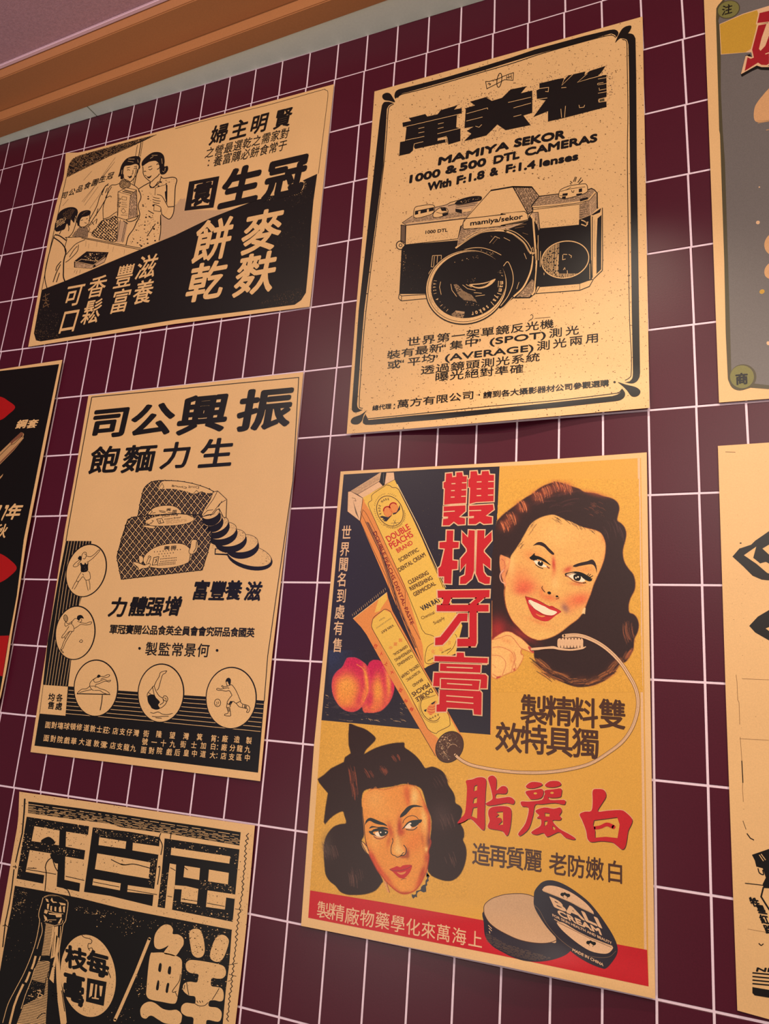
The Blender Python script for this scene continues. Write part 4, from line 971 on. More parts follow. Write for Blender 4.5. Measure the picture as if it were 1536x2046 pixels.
# ============================================================ sheet 3: bread advertisement
a = Part('ruled_frame', P3)
a.lines('C1 338,174 1472,66 1440,631 C6 1335,0 1295,520|C1 338,174 255,631 C3 385,0 365,122', 1.5)
a.build()
a = Part('title_characters', P3)
for ch, c, w, h in (('司','437,312',76,60),('公','670,297',84,64),('興','950,265',96,76),('振','1287,238',104,80)): a.char(ch, q('C1 ' + c)[0], w, h, 'ink', 3, 0.034, 0.05)
for ch, c, w, h in (('飽','408,518',56,54),('麵','598,510',62,54),('力','800,492',58,52),('生','1022,480',66,58)): a.char(ch, q('C1 ' + c)[0], w, h, 'ink', 3, 0.024, 0.05)
a.build()

a = Part('bread_drawing', P3)
def slc(cx, cy, rx, ry, rot, d=5, L=2):
    c = q('C2 %f,%f' % (cx, cy))[0]
    k = 1 / 4.518
    a.poly(ell(c[0] + 1, c[1] + d * .55, rx * k + 1.2, ry * k + d * .7, rot, 36), 'ink', L)
    e = ell(c[0], c[1] - d * .35, rx * k, ry * k, rot, 36)
    a.poly(e, 'pap', L + .3); a.stroke(e, 0.9, 'ink', L + .5, closed=True); a.specks([p for p in ell(c[0], c[1] - d * .35, rx * k, ry * k, rot, 60, 200, 400)], int(rx * .8), .3, .8, 'ink', L + .55, int(cx) + 1, soft=lambda x, y: 1 if ((x - c[0]) ** 2 / (rx * k) ** 2 + (y - c[1]) ** 2 / (ry * k) ** 2) > .6 else .08)
    a.specks([p for p in e if p[1] < c[1] + 2] , int(rx * .5), .25, .6, 'ink', L + .6, int(cx))
slc(1255, 775, 205, 92, 14, 5, 1.0)
a.poly(q('C2 945,705 1080,690 1180,740 1160,790 1040,765 942,760'), 'ink', 1.1); a.poly(q('C2 955,712 1050,705 1130,740 1040,752 950,748'), 'pap', 1.7); a.specks(q('C2 950,705 1120,700 1140,760 950,758'), 60, .3, .9, 'ink', 1.75, 3)
slc(1190, 672, 145, 80, -8, 8, 1.8)
slc(1085, 620, 140, 78, -10, 8, 2.5)
a.poly(q('C2 905,640 1000,640 1060,690 1000,708 905,700'), 'pap', 2.45); a.specks(q('C2 905,640 1000,640 1080,700 1000,708 905,700'), 60, .3, .9, 'ink', 2.48, 4)
slc(1010, 558, 132, 75, -14, 8, 3.2)
slc(960, 500, 112, 68, -22, 8, 3.9)
slc(925, 455, 90, 55, -24, 8, 4.6)
slc(910, 405, 82, 42, -22, 9, 5.3)
a.outline(q('C2 825,400 850,345 905,260 930,195 970,185 1052,262 1045,425 1025,425 985,345 960,355 930,395 840,415'), 'pap', 'ink', 1.2, 6.0)
a.lines('C2 970,185 930,260 865,350|C2 1045,265 990,300 935,370 905,410|C2 1010,275 975,330|C2 840,400 880,360 930,355|C2 845,412 880,400 915,395', 1.1, 'ink', 6.6)
bk = smooth(q('C2 300,170 335,128 400,96 530,90 700,108 850,150 935,190'), n=4) + q('C2 925,230 880,300 820,400 640,395 250,415 270,300')
a.poly(bk, 'mid', 2)
def plaid(P, L, s1):
    a.hatch(P, 75, 2.7, 1.2, 'ink', L, .3, s1, .3)
    for an, sp in ((50, 9.5), (-52, 10)):
        a.hatch(P, an, sp, 5.0, 'ink', L + .2 + (an < 0) * .1, .2, s1, .02)
        a.hatch(P, an, sp, 1.2, 'pap', L + .4 + (an < 0) * .1, .2, s1 + 5, .06)
plaid(bk, 2.2, 3)
a.stroke(bk, 1.4, 'ink', 3.4, closed=True)
lb = smooth(q('C2 440,165 460,110 490,97 600,98 740,118 860,155 930,195 880,205 830,195 750,210 690,190 560,165'), True, 3)
a.poly(lb, 'pap', 3); a.lines('C2 440,160 470,115 485,150 470,165|C2 750,210 780,180 800,200 830,190 850,210 830,235|C2 760,215 800,230 850,240', 1.0, 'ink', 3.3)
a.latin('Chung', q('C2 690,165')[0], q('C2 555,140')[0], 4, 'ink', 3.3, .03); a.latin('Ding', q('C2 800,165')[0], q('C2 705,150')[0], 5, 'ink', 3.3, .0)
ov = smooth(q('C2 345,395 380,350 440,325 530,318 600,335 642,385 560,392 440,398'), True, 3)
a.poly(ov, 'pap', 3); a.stroke(ov, 2.2, 'ink', 2.9, closed=True)
a.text('興振', q('C2 528,355')[0], q('C2 582,368')[0], 9, 6, 'ink', 3.2, .02); a.lines('C2 440,360 500,372|C2 445,372 500,382|C2 520,380 600,385|C2 340,365 360,350 380,370 360,395|C2 380,385 410,380', 1.2, 'ink', 3.2)
ft = q('C2 60,780 110,590 160,442 210,420 430,400 600,390 820,405 872,470 917,560 905,640 870,770 830,898 100,982')
a.poly(ft, 'mid', 4); plaid(ft, 4.2, 13); a.stroke(ft, 1.4, 'ink', 5.4, closed=True); a.lines('C2 60,780 90,700 160,445', 1.0, 'ink', 5.4)
e1 = smooth(q('C2 320,460 400,420 550,400 680,395 745,420 750,450 680,480 560,495 430,500 350,490'), True, 3)
a.poly(e1, 'pap', 5); a.stroke(e1, 1.8, 'ink', 4.9, closed=True)
e2 = smooth(q('C2 300,800 340,740 420,690 540,662 650,665 710,700 735,760 715,820 620,860 480,882 370,872 320,850'), True, 3)
a.poly(e2, 'pap', 5); a.stroke(e2, 2.4, 'ink', 4.9, closed=True)
a.latin('Chun Hing', q('C2 465,425')[0], q('C2 612,402')[0], 4.2, 'ink', 5.6, .03, .2); a.latin('Instant Bread', q('C2 490,445')[0], q('C2 635,428')[0], 3, 'ink', 5.6, .03)
a.stroke(q('C2 420,440 465,432 485,470 440,480'), 1.2, 'ink', 5.6, closed=True); a.lines('C2 435,450 460,470|C2 455,445 450,475', .9, 'ink', 5.6); a.hatch(q('C2 500,450 690,435 690,460 510,485'), -6, 1.6, .5, 'spk', 5.6, .2, 3, .5)
a.text('興振', q('C2 512,700')[0], q('C2 572,696')[0], 11, 8, 'ink', 5.6, .03)
for r, (x0, x1, y) in enumerate(((400, 680, 735), (440, 620, 755), (480, 570, 775), (455, 610, 800), (455, 610, 822), (445, 600, 840), (430, 600, 856))):
    for k in range(int((x1 - x0) / (14 if r > 2 else 26))):
        xx = x0 + k * (14 if r > 2 else 26); c = q('C2 %f,%f' % (xx, y - (xx - x0) * .09))[0]
        a.poly([(c[0] - .9, c[1] - .9), (c[0] + .7, c[1] - 1.1), (c[0] + .9, c[1] + .8), (c[0] - .7, c[1] + 1)], 'ink', 5.6)
a.stroke(q('C2 395,785 440,778 425,850 380,855'), 1.3, 'ink', 5.6, closed=True); a.lines('C2 405,800 420,815 400,840|C2 425,790 410,830', 1.1, 'ink', 5.6)
a.outline(smooth(q('C2 735,630 785,632 790,700 765,745 725,755 710,730 725,690'), True, 3), 'pap', 'ink', 1.1, 6); a.lines('C2 790,740 755,770 720,790 705,850|C2 725,750 720,790|C2 780,640 775,700 750,740', 1.4, 'ink', 6.4)
a.outline(smooth(q('C2 255,880 210,840 215,825 270,840 310,855 345,840 365,850 335,880 290,885 250,905'), True, 3), 'pap', 'ink', 1.0, 6); a.outline(smooth(q('C2 260,770 290,775 300,800 290,830 265,835 260,800'), True, 3), 'pap', 'ink', 1.0, 6.2); a.lines('C2 325,840 345,790 365,780|C2 345,845 370,785|C2 340,785 350,770 372,780', 1.0, 'ink', 6.6)
a.outline(smooth(q('C2 280,500 330,495 380,500 410,510 385,525 330,515'), True, 3), 'pap', 'ink', .9, 6); a.lines('C2 300,520 340,545 350,525|C2 370,480 390,455 375,450|C2 330,470 350,490 370,470|C2 750,400 790,420 780,480 765,460|C2 690,395 740,420', 1.0, 'ink', 6.4)
a.build()

a = Part('striped_bands', P3)
vb = q('C3 365,122 665,125 645,300 600,600 520,890 C5 465,180 432,465 C5 146,445 C3 150,1300 210,950 290,500')
a.poly(vb, 'ink', 1)
for k in range(8):
    t = 0.11 + k * 0.115
    A = q('C3 %f,125' % (365 + 300 * t))[0]; B = q('C5 %f,455' % (146 + 286 * t))[0]
    m1 = q('C3 %f,600' % (270 + 330 * t * .98))[0]
    a.stroke([A, m1, B], 0.8, 'pap', 1.4)
hb = q('C5 430,462 1000,510 C6 390,450 900,482 1296,512 1225,1330 C5 900,1235 50,1137 108,772 402,797')
a.poly(hb, 'ink', 1)
for k in range(7):
    A = q('C5 %f,%f' % (438 - 6 * k, 507 + 44 * k))[0]; B = q('C6 %f,%f' % (1290 - 6 * k, 553 + 51.5 * k))[0]
    a.stroke([A, ((A[0] + B[0]) / 2, (A[1] + B[1]) / 2 - .6), B], 1.0, 'pap', 1.4)
a.poly(q('C5 152,448 430,470 402,797 108,772'), 'pap', 1.6)
a.lines('C5 150,450 108,772', 0.9, 'ink', 2)
for ch, c in (('均','245,585'),('售','240,678'),('各','335,592'),('處','327,688')): a.char(ch, q('C5 ' + c)[0], 12.5, 15, 'ink', 3, 0.03)
a.build()

def badge(cx, cy, rx, ry, rot=0):
    p = Part('circle_vignette', P3)
    p.poly(ell(cx, cy, rx + 1.2, ry + 1.2, rot, 56), 'ink', 2); p.poly(ell(cx - .3, cy + .3, rx - 1.0, ry - 1.0, rot, 56), 'pap', 2.5)
    return p
a = badge(172.3, 1139.8, 38.5, 53.5, 18)
a.poly(smooth(q('C3 530,390 545,380 560,400 580,400 590,375 610,400 630,370 625,420 620,480 545,490 540,430'), True, 3), 'ink', 3)
a.poly(smooth(q('C3 505,330 525,300 550,310 548,345 525,350'), True, 3), 'ink', 3)
a.lines('C3 550,310 560,275 585,255 605,265 605,300 585,335 565,330|C3 585,270 600,290|C3 605,300 650,310 700,280 745,235 765,230 755,250 690,320 640,360 610,375|C3 520,350 480,380 450,415 465,430 500,420 525,395|C3 548,345 500,400|C3 545,490 520,530 490,590 515,600 565,545 600,585 650,570 645,500 625,480|C3 490,590 460,640 438,690|C3 515,600 490,650 462,695|C3 600,585 610,640 628,710|C3 635,580 648,640 648,700|C3 560,510 575,530', 1.1, 'ink', 3, True)
a.specks(q('C3 560,420 600,420 610,470 570,470'), 8, .5, 1.1, 'mid', 3.3, 2)
a.build()
a = badge(150.4, 1264.2, 39, 53.5, 8)
a.poly(smooth(q('C3 500,1050 495,1020 515,1000 545,998 565,1015 575,1040 550,1035 530,1045 520,1065'), True, 3), 'ink', 3)
a.stroke(ell(*q('C3 362,1035')[0], 4, 7, -10, 16), 1.0, 'ink', 3, closed=True); a.hatch(ell(*q('C3 362,1035')[0], 4, 7, -10, 16), 30, 1.3, .6, 'ink', 3)
a.lines('C3 365,1075 350,1100 360,1130 400,1110 440,1090|C3 365,1080 390,1100 440,1070 470,1040 500,1045|C3 545,1045 550,1070 530,1085 600,1095 640,1080 668,1080 655,1105 600,1115 540,1110 500,1135 460,1160|C3 500,1070 520,1080|C3 440,1070 430,1100 450,1125 460,1160 450,1190 420,1190|C3 400,1130 375,1170 345,1215 320,1245 318,1270 350,1250 380,1215 410,1190 440,1195|C3 440,1190 400,1250 360,1320 330,1390 305,1410|C3 410,1190 380,1240 340,1310 315,1380 300,1400|C3 350,1255 355,1285|C3 520,1310 545,1290 562,1305 545,1322 520,1310|C3 300,1400 320,1420 C5 380,80 365,75 345,45', 1.1, 'ink', 3, True)
a.build()
a = badge(191.6, 1374.8, 43.5, 56, 2)
a.poly(smooth(q('C5 760,350 775,330 795,335 800,350 780,365 765,365'), True, 3), 'ink', 3)
a.lines('C5 795,350 840,350 880,330 905,335 890,355 830,370 800,385|C5 760,360 725,385 735,415 780,410 840,385 880,400 915,392 900,412 850,405 790,430 750,440|C5 760,360 710,390 680,430 685,475 705,500 725,510|C5 750,440 740,470 760,470 800,490 850,505 890,530 905,545|C5 685,455 640,490 590,495 555,520 535,545|C5 700,500 650,510 610,520 560,535|C5 730,510 790,510 830,535 870,550|C5 690,460 735,460', 1.2, 'ink', 3, True)
a.lines('C5 532,547 912,555', 2.0, 'ink', 3); a.lines('C5 822,560 815,640 797,735', 1.8, 'ink', 3)
a.build()
a = badge(321.5, 1384.8, 45.5, 58, 3)
a.poly(smooth(q('C5 1338,570 1400,555 1430,590 1475,640 C6 90,560 110,600 70,615 20,600 C5 1370,690 1340,640'), True, 3), 'ink', 3)
a.lines('C6 190,172 150,178 115,195 100,240 70,290 45,345|C6 190,172 170,200 140,220 115,300 95,370 75,395|C6 45,345 35,350 5,385 -30,430 -35,470|C6 25,350 45,440 60,475|C6 45,345 65,400 100,455 145,485|C6 145,485 155,460 185,462 200,490 190,515 160,510 145,490|C6 160,480 180,490 180,505|C6 200,500 170,555 130,590 95,600|C6 145,490 150,530 110,560|C6 -20,420 10,440|C6 0,645 40,655 90,640 140,665 200,670 255,655|C6 20,690 80,695 150,690 210,690|C6 60,705 130,712', 1.3, 'ink', 3, True)
a.build()
a = badge(461.8, 1394.5, 50, 61, 2)
a.poly(smooth(q('C6 855,290 870,260 895,252 915,270 915,310 905,335 890,320 880,295 862,300'), True, 3), 'ink', 3)
a.lines('C6 862,300 868,325 880,345 905,335|C6 905,335 930,335 965,380 995,440 1020,500 1030,520|C6 880,345 840,355 820,340 812,350 835,368|C6 850,370 800,380 770,370 755,380 765,392 810,395 860,405|C6 860,405 900,400 930,450|C6 850,370 885,365 895,375|C6 930,450 890,500 875,540 910,560 940,520 975,540 1020,520|C6 875,540 868,580 872,590 910,580 905,550|C6 872,590 885,650 850,665 848,680 910,685 912,655 905,600|C6 975,540 1010,580 1045,590|C6 1020,520 1050,550 1090,560 1120,575 1132,610 1115,645 1095,640 1108,610 1080,598 1045,590|C6 1050,555 1048,590|C6 1075,560 1070,595', 1.3, 'ink', 3, True)
a.poly(q('C6 910,515 945,520 905,555 890,550'), 'ink', 3); a.lines('C6 880,600 910,600|C6 882,615 910,615|C6 885,630 908,630|C6 1085,565 1080,595|C6 1095,570 1090,600', 1.4, 'ink', 3)
e = ell(*q('C6 765,537')[0], 6.2, 7.6, 0, 20); a.stroke(e, 1.3, 'ink', 3, closed=True); a.lines('C6 750,525 760,535 755,550|C6 770,520 780,535 770,550|C6 745,555 765,565', 1.0, 'ink', 3)
a.build()

a = Part('lettering', P3)
for ch, c in (('力','120,375'),('體','298,368'),('强','452,368'),('增','612,365')): a.char(ch, q('C4 ' + c)[0], 33, 38, 'ink', 3, 0.034, 0.15)
for ch, c in (('富','865,222'),('豐','1018,228'),('養','1160,222'),('滋','1338,232')): a.char(ch, q('C4 ' + c)[0], 31, 38, 'ink', 3, 0.034, 0.12)
a.text('軍冠賽開公品食英全員會會究研品食國英', q('C4 76,574')[0], q('C4 1312,604')[0], 15.5, 18.5, 'ink', 3, 0.028)
a.text('製監常景何', q('C4 418,752')[0], q('C4 885,765')[0], 23, 27, 'ink', 3, 0.013)
a.poly(ell(*q('C4 310,748')[0], 2.6, 2.8), 'ink', 3); a.poly(ell(*q('C4 1010,766')[0], 2.6, 2.8), 'ink', 3)
P_ = 'pap'
def row(f, items, w=11, h=13.5):
    for ch, x, y in items: a.char(ch, q('%s %f,%f' % (f, x, y))[0], w, h, P_, 3, 0.016)
def line(f, st, x0, y0, x1, y1, w=11, h=13.5): a.text(st, q('%s %f,%f' % (f, x0, y0))[0], q('%s %f,%f' % (f, x1, y1))[0], w, h, P_, 3, 0.016)
line('C5', '面對塲球頓修', 203, 900, 560, 925); line('C5', '道敦士莊', 640, 935, 862, 960); line('C5', '：', 918, 962, 918, 962); line('C5', '店支仔灣', 970, 970, 1208, 992)
line('C5', '面對院戲華', 185, 1050, 497, 1085); line('C5', '大道', 588, 1092, 665, 1103); line('C5', '敦彌', 755, 1112, 835, 1125); line('C5', '：', 890, 1128, 890, 1128); line('C5', '店支龍九', 942, 1135, 1172, 1166)
row('C5', (('街', 1320, 1000), ('號', 1305, 1090), ('面', 1290, 1185)))
row('C6', (('隆',100,892),('望',252,905),('灣',408,915),('箕',562,925),('筲',722,942),('：',790,945),('廠',850,945),('造',985,952),('製',1122,965)))
row('C6', (('一',45,985),('十',150,995),('九',255,1005),('街',375,1008),('士',497,1015),('加',605,1022),('白',716,1030),('：',782,1038),('廠',840,1042),('分',935,1048),('龍',1017,1055),('九',1106,1065)))
row('C6', (('對',15,1080),('院',105,1080),('戲',215,1095),('后',308,1100),('皇',410,1105),('中',503,1112),('道',600,1118),('大',710,1130),('：',775,1135),('店',835,1140),('支',925,1150),('區',1010,1155),('中',1104,1160)))
a.build()
# ============================================================ sheet 5: weathered drink advertisement
a = Part('edge_rules', P5)
rg = random.Random(5)
a.lines('E1 292,152 285,300 262,560 215,760 183,905', 3.2, 'ink', 2, w1=2.2); a.lines('E1 165,985 140,1200 110,1390 80,1536 E3 60,360 30,640', 2.2, 'ink', 2)
a.lines('E1 150,955 200,960|E1 180,935 185,980|E3 30,400 60,385 90,412', 1.4, 'ink', 2)
a.build(); a = Part('wavy_rule', P5)
W = q('E2 1350,290 1325,480 1318,640 1300,800 1280,1000 1262,1120 1240,1300 E4 1310,420 1290,600 1265,800 1245,1000 1215,1286')
pts = []
for i in range(len(W) - 1):
    n = max(2, int(math.hypot(W[i + 1][0] - W[i][0], W[i + 1][1] - W[i][1]) / 5))
    for k in range(n):
        t = k / n; s_ = (-1) ** len(pts) * rg.uniform(0.8, 2.8)
        pts.append((W[i][0] + (W[i + 1][0] - W[i][0]) * t + s_, W[i][1] + (W[i + 1][1] - W[i][1]) * t))
a.stroke(pts, 1.5, 'ink', 2)
a.build(); a = Part('torn_marks', P5)
a.lines('E2 1215,1090 1300,1105|E4 1240,612 1335,595|E4 1225,800 1260,790|E4 1235,720 1320,745', 1.0, 'ink', 2)
a.specks(q('E1 235,80 1500,220 1490,300 340,180'), 30, .4, 1.0, 'ink', 2, 3); a.specks(q('E1 240,200 320,200 200,1000 150,1000'), 26, .4, 1.1, 'ink', 2, 4); a.specks(q('E2 1270,300 1410,300 1360,1300 1230,1300'), 60, .4, 1.1, 'ink', 2, 5)
a.build()

a = Part('ruled_heading', P5)
hd = q('E1 335,185 900,260 1536,352 E2 500,165 900,222 1275,280 1262,420 900,360 540,300 0,225 E1 1300,448 900,400 330,322')
a.poly(hd, 'ink', 1)
A0, A1, B0, B1 = q('E1 335,185')[0], q('E1 330,322')[0], q('E2 1275,280')[0], q('E2 1262,420')[0]
for k, (f, w, n) in enumerate(((.24, 1.1, .95), (.40, .8, .5), (.5, 1.0, .75), (.6, .7, .7), (.69, 1.0, .85), (.78, .8, .6), (.87, .9, .85), (.95, .7, .6))):
    x = 0.0
    while x < 1:
        l = rg.uniform(.01, .08 * n); g = rg.uniform(.002, .02 / n)
        def pt(t, bow=1.4): return (A0[0] + (A1[0] - A0[0]) * f + ((B0[0] + (B1[0] - B0[0]) * f) - (A0[0] + (A1[0] - A0[0]) * f)) * t, A0[1] + (A1[1] - A0[1]) * f + ((B0[1] + (B1[1] - B0[1]) * f) - (A0[1] + (A1[1] - A0[1]) * f)) * t - bow * math.sin(math.pi * t) * 1.2 + rg.uniform(-.25, .25))
        a.stroke([pt(x), pt(min(1, x + l))], w * rg.uniform(.6, 1.2), 'pap', 2); x += l + g
a.build()

a = Part('block_characters', P5)
I = 'ink'
for n_, s in enumerate(('E1 315,365 1050,478 1038,580 785,542 400,475', 'E1 315,365 405,475 300,1025 195,1095', 'E1 225,1002 522,1055 508,1155 195,1095', 'E1 368,652 480,668 620,690 1005,762 990,872 765,833 690,812 345,757', 'E1 708,430 785,440 780,545 760,1110 755,1200 668,1190 690,815', 'E1 680,1092 945,1150 935,1250 668,1192')):
    a.poly(q(s), I, 1 + n_ * .09)
a.poly(smooth(q('E1 485,660 490,640 520,620 570,602 610,620 640,650 650,680 600,700 520,690'), True, 3), I, 1.2); a.poly(q('E1 590,812 620,790 690,815 695,920 650,915 600,850'), I, 1.2)
a.poly(q('E1 1095,490 E2 100,275 420,332 405,515 390,620 360,880 350,960 340,1062 E1 1300,1300 990,1252 1040,900'), I, 1)
for s in ('E1 1172,607 1490,657 1480,745 1162,700', 'E1 1148,798 1536,862 E2 320,600 300,772 0,722 E1 1400,1035 1120,985', 'E1 1102,1095 1425,1152 1415,1235 1090,1172', 'E2 135,390 425,432 408,518 130,472', 'E2 82,840 375,882 365,942 75,910'):
    a.poly(q(s), 'pap', 1.5)
a.poly(q('E2 470,345 1262,462 1190,1228 548,1100 475,1085 395,1070 440,700'), I, 1)
for s in ('E2 542,443 1165,535 1155,612 535,520', 'E2 525,610 592,622 578,840 548,1105 473,1090 500,820', 'E2 682,635 845,660 836,785 670,755', 'E2 940,675 1150,710 1140,832 930,798', 'E2 578,840 700,850 828,880 812,1042 640,1015 652,885 568,880', 'E2 925,895 1225,940 1210,985 1122,970 1108,1098 908,1070'):
    a.poly(q(s), 'pap', 1.5)
a.lines('E1 325,970 430,975|E1 310,985 660,1045|E1 775,1068 995,1118|E1 1100,1135 1410,1195|E2 78,885 390,940|E2 500,955 550,965|E2 650,985 815,1012|E2 918,1030 1105,1065|E2 530,655 585,685|E2 680,650 715,680', 1.4, I, 2)
a.lines('E1 620,840 560,890 535,960 545,1040 530,1240|E1 625,880 650,960 680,1010|E1 1310,870 1400,915 1460,935 1536,925|E2 0,615 60,625 150,618 315,660|E2 430,290 415,340 445,420 430,520|E2 540,280 530,350|E2 400,650 420,655 395,835|E1 750,1205 800,1235 830,1310', 1.8, I, 2, True)
regs = [q('E1 320,370 1040,480 1030,575 300,470'), q('E1 260,560 400,560 330,760 250,1080 200,1080'), q('E1 1100,500 1536,565 1500,610 1120,600'), q('E2 100,280 400,340 400,410 120,380'), q('E2 480,350 1250,465 1240,700 1160,560 540,440 460,620'), q('E2 550,1000 1190,1150 1190,1220 560,1095'), q('E2 850,780 1210,850 1200,930 850,880'), q('E1 360,660 700,700 990,800 980,860 350,740'), q('E2 420,700 520,700 470,1070 400,1060'), q('E2 300,560 390,560 350,860 300,860')]
for k, r in enumerate(regs): a.specks(r, 60, .45, 1.5, 'pap', 2.2, 60 + k)
for k, r in enumerate((q('E1 400,480 700,525 690,700 380,650'), q('E1 350,770 680,830 660,1040 310,970'), q('E1 790,550 1040,590 1000,760 780,720'), q('E1 770,840 1000,880 990,1110 760,1070'), q('E1 1160,810 1480,860 1440,1030 1130,980'), q('E1 1180,610 1480,660 1470,740 1170,700'), q('E2 660,860 820,880 810,1030 650,1010'), q('E2 930,900 1110,940 1100,1090 910,1070'))): a.specks(r, 26, .5, 1.4, 'ink', 2, 80 + k)
a.specks(q('E1 190,1110 900,1260 1536,1370 1536,1430 900,1310 190,1170'), 60, .35, 1.1, 'ink', 2, 95); a.specks(q('E2 0,1010 1180,1250 1180,1300 0,1080'), 50, .35, 1.0, 'ink', 2, 96)
a.build()

a = Part('lower_panel', P5)
lp = q('E1 175,1180 560,1250 940,1325 E2 0,1085 600,1200 1185,1312 E4 1268,225 1240,600 1200,900 1165,1286') + [(425, 2300), (-66, 2240)] + q('E3 0,905 70,500 130,200')
a.poly(lp, 'ink', 1)
a.specks(q('E1 180,1200 330,1230 300,1500 140,1536'), 70, .4, 1.3, 'pap', 2, 97)
a.specks(q('E3 130,100 500,100 380,700 60,800'), 34, .3, .8, 'pap', 2, 98); a.specks(q('E3 840,150 1230,230 1220,300 850,230'), 44, .5, 1.5, 'pap', 2, 99)
a.specks(q('E3 1080,200 1536,240 1536,420 1100,420'), 26, .5, 1.5, 'pap', 2, 100); a.specks(q('E4 0,60 900,160 1260,230 1230,560 1000,560 600,200 300,200 0,300'), 150, .5, 1.5, 'pap', 2, 101)
a.specks(q('E4 180,700 290,700 290,1000 160,1000'), 22, .5, 1.5, 'pap', 2, 102); a.specks(q('E4 690,150 1250,240 1220,900 700,900'), 160, .45, 1.4, 'pap', 2, 103); a.specks(q('E3 1180,1330 1536,1300 1536,1500 1200,1500'), 20, .4, 1.0, 'pap', 2, 104)
a.build()

a = Part('bottle_drawing', P5)
P_ = 'pap'
a.lines('E3 490,75 470,150 445,230 440,290 450,340 430,470 400,600 350,750 270,940 170,1130 90,1290 30,1500|E3 500,75 560,55 650,60 730,90 770,120 768,200 755,280 745,340 718,385 705,470 690,560 675,680 678,850 700,1100 740,1360 755,1500', 1.3, P_, 2, True)
a.stroke(smooth(q('E3 500,70 560,52 650,58 740,95 772,125')), 1.8, P_, 2)
a.lines('E3 470,360 480,460 450,560 420,660|E3 690,400 680,560 660,700', 1.3, P_, 2, True)
for s in ('E3 515,85 545,95 555,130 530,120', 'E3 590,75 605,120 640,125 650,135 600,135 575,105', 'E3 670,130 745,145 745,165 690,160', 'E3 535,150 560,145 550,215 535,200', 'E3 575,170 592,172 588,230 570,220', 'E3 620,180 640,182 638,235 618,225', 'E3 670,190 690,165 700,240 670,240', 'E3 715,180 740,175 735,245 718,240', 'E3 510,210 545,235 530,262 500,250', 'E3 495,270 530,300 545,350 510,330', 'E3 550,250 660,262 700,265 700,300 640,300 630,275 560,268', 'E3 690,310 705,315 680,370 655,372'):
    a.poly(q(s), P_, 2)
a.lines('E3 515,215 620,250 720,262|E3 500,345 560,330 640,330|E3 510,365 620,395 700,375|E3 560,350 590,350|E3 715,335 705,370', 1.1, P_, 2)
nk = q('E3 520,380 600,395 620,410 590,600 560,740 470,735 500,560'); a.poly(nk, P_, 1.7)
for k in range(20):
    y = 395 + k * 17.5; xl = 512 - max(0, (k - 4)) * 3.2; a.stroke(q('E3 %f,%f %f,%f' % (xl, y, 600 - k * 2.2, y + 10)), 1.25, 'ink', 2.1)
a.poly(q('E3 615,410 660,400 655,520 620,750 575,770 600,560'), P_, 1.7); a.lines('E3 620,465 595,740', 1.0, 'ink', 2.1)
a.poly(q('E3 640,500 672,540 655,730 680,880 705,1150 745,1400 752,1513 690,1513 655,1250 640,1000 635,800 620,900 610,1050 560,1000 590,880 620,760'), P_, 1.7)
sh = q('E3 455,740 570,765 560,900 545,1000 540,1200 525,1400 520,1513 190,1513 260,1320 330,1130 400,880'); a.poly(sh, P_, 1.7)
a.poly(q('E3 465,735 575,755 572,815 550,800 450,795'), 'ink', 2.0)
for k in range(40):
    y = 800 + k * 18; xr = 565 - max(0, k - 4) * 1.2; t = (y - 740) / 773; xl = 452 - t * 262
    bend = 22 + t * 30
    a.stroke(smooth(q('E3 %f,%f %f,%f %f,%f' % (xl, y - bend * .2, (xl + xr) / 2, y + bend * .25, xr, y + bend))), 1.45 if k < 28 else 1.2, 'ink', 2.1)
a.poly(q('E3 350,1010 520,1050 500,1180 400,1230 270,1300 300,1130'), 'ink', 2.3); a.specks(q('E3 350,1010 520,1050 500,1180 400,1230 300,1250 320,1130'), 50, .4, 1.3, P_, 2.5, 7)
a.lines('E3 420,1130 460,1130 450,1170 480,1180 470,1210 430,1210 440,1170 420,1160|E3 320,1190 380,1200', 1.4, P_, 2.6)
a.lines('E3 405,740 385,820 360,890|E3 340,920 310,1000 290,1040|E3 265,1060 200,1200 160,1310 110,1513', 4.2, P_, 2); a.lines('E3 395,880 350,1030 290,1180 240,1340', 1.3, P_, 2.4)
a.lines('E3 605,850 560,910 540,975 585,1050 605,1120|E3 525,990 490,1140 400,1220|E3 520,1395 480,1395 420,1450|E3 530,1390 600,1400|E3 700,1130 735,1370', 1.6, 'ink', 2.4, True)
a.lines('E3 575,1130 640,1130 640,1240 580,1240 575,1130|E3 595,1150 620,1150 620,1180 600,1190 620,1215|E3 600,1150 600,1220', 1.6, 'ink', 2.4)
for k in range(24): a.stroke(q('E3 %f,%f %f,%f' % (612 - 0, 870 + k * 27, 636 + (k > 10) * 18, 874 + k * 27)), 1.1, 'ink', 2.4)
a.build()

a = Part('price_disc', P5)
a.poly(ell(*q('E3 1002,966')[0], 54.8, 82.5, -7, 60), P_, 1.5)
dc = ell(*q('E3 1002,966')[0], 52, 79, -7, 40); a.specks(dc, 330, .3, .95, 'ink', 1.8, 8, soft=lambda x, y: min(1, (((x - 176) / 54) ** 2 + ((y - 1950) / 82) ** 2)))
a.lines('E3 930,505 960,530 1020,545 1045,570 1030,600 1005,600 1000,640 1020,680|E3 1000,660 1045,650 1050,700 1020,710|E3 1215,890 1240,940 1258,990', 1.4, 'ink', 2, True)
a.char('枝', q('E3 865,768')[0], 42, 42, 'ink', 2.5, 0.045, -0.15); a.char('毫', q('E3 838,1098')[0], 42, 54, 'ink', 2.5, 0.045, -0.12)
a.char('每', q('E3 1112,830')[0], 43, 46, 'ink', 2.5, 0.045, -0.15)
a.poly(q('E3 992,990 1212,1035 1178,1308 975,1258'), 'ink', 2.5)
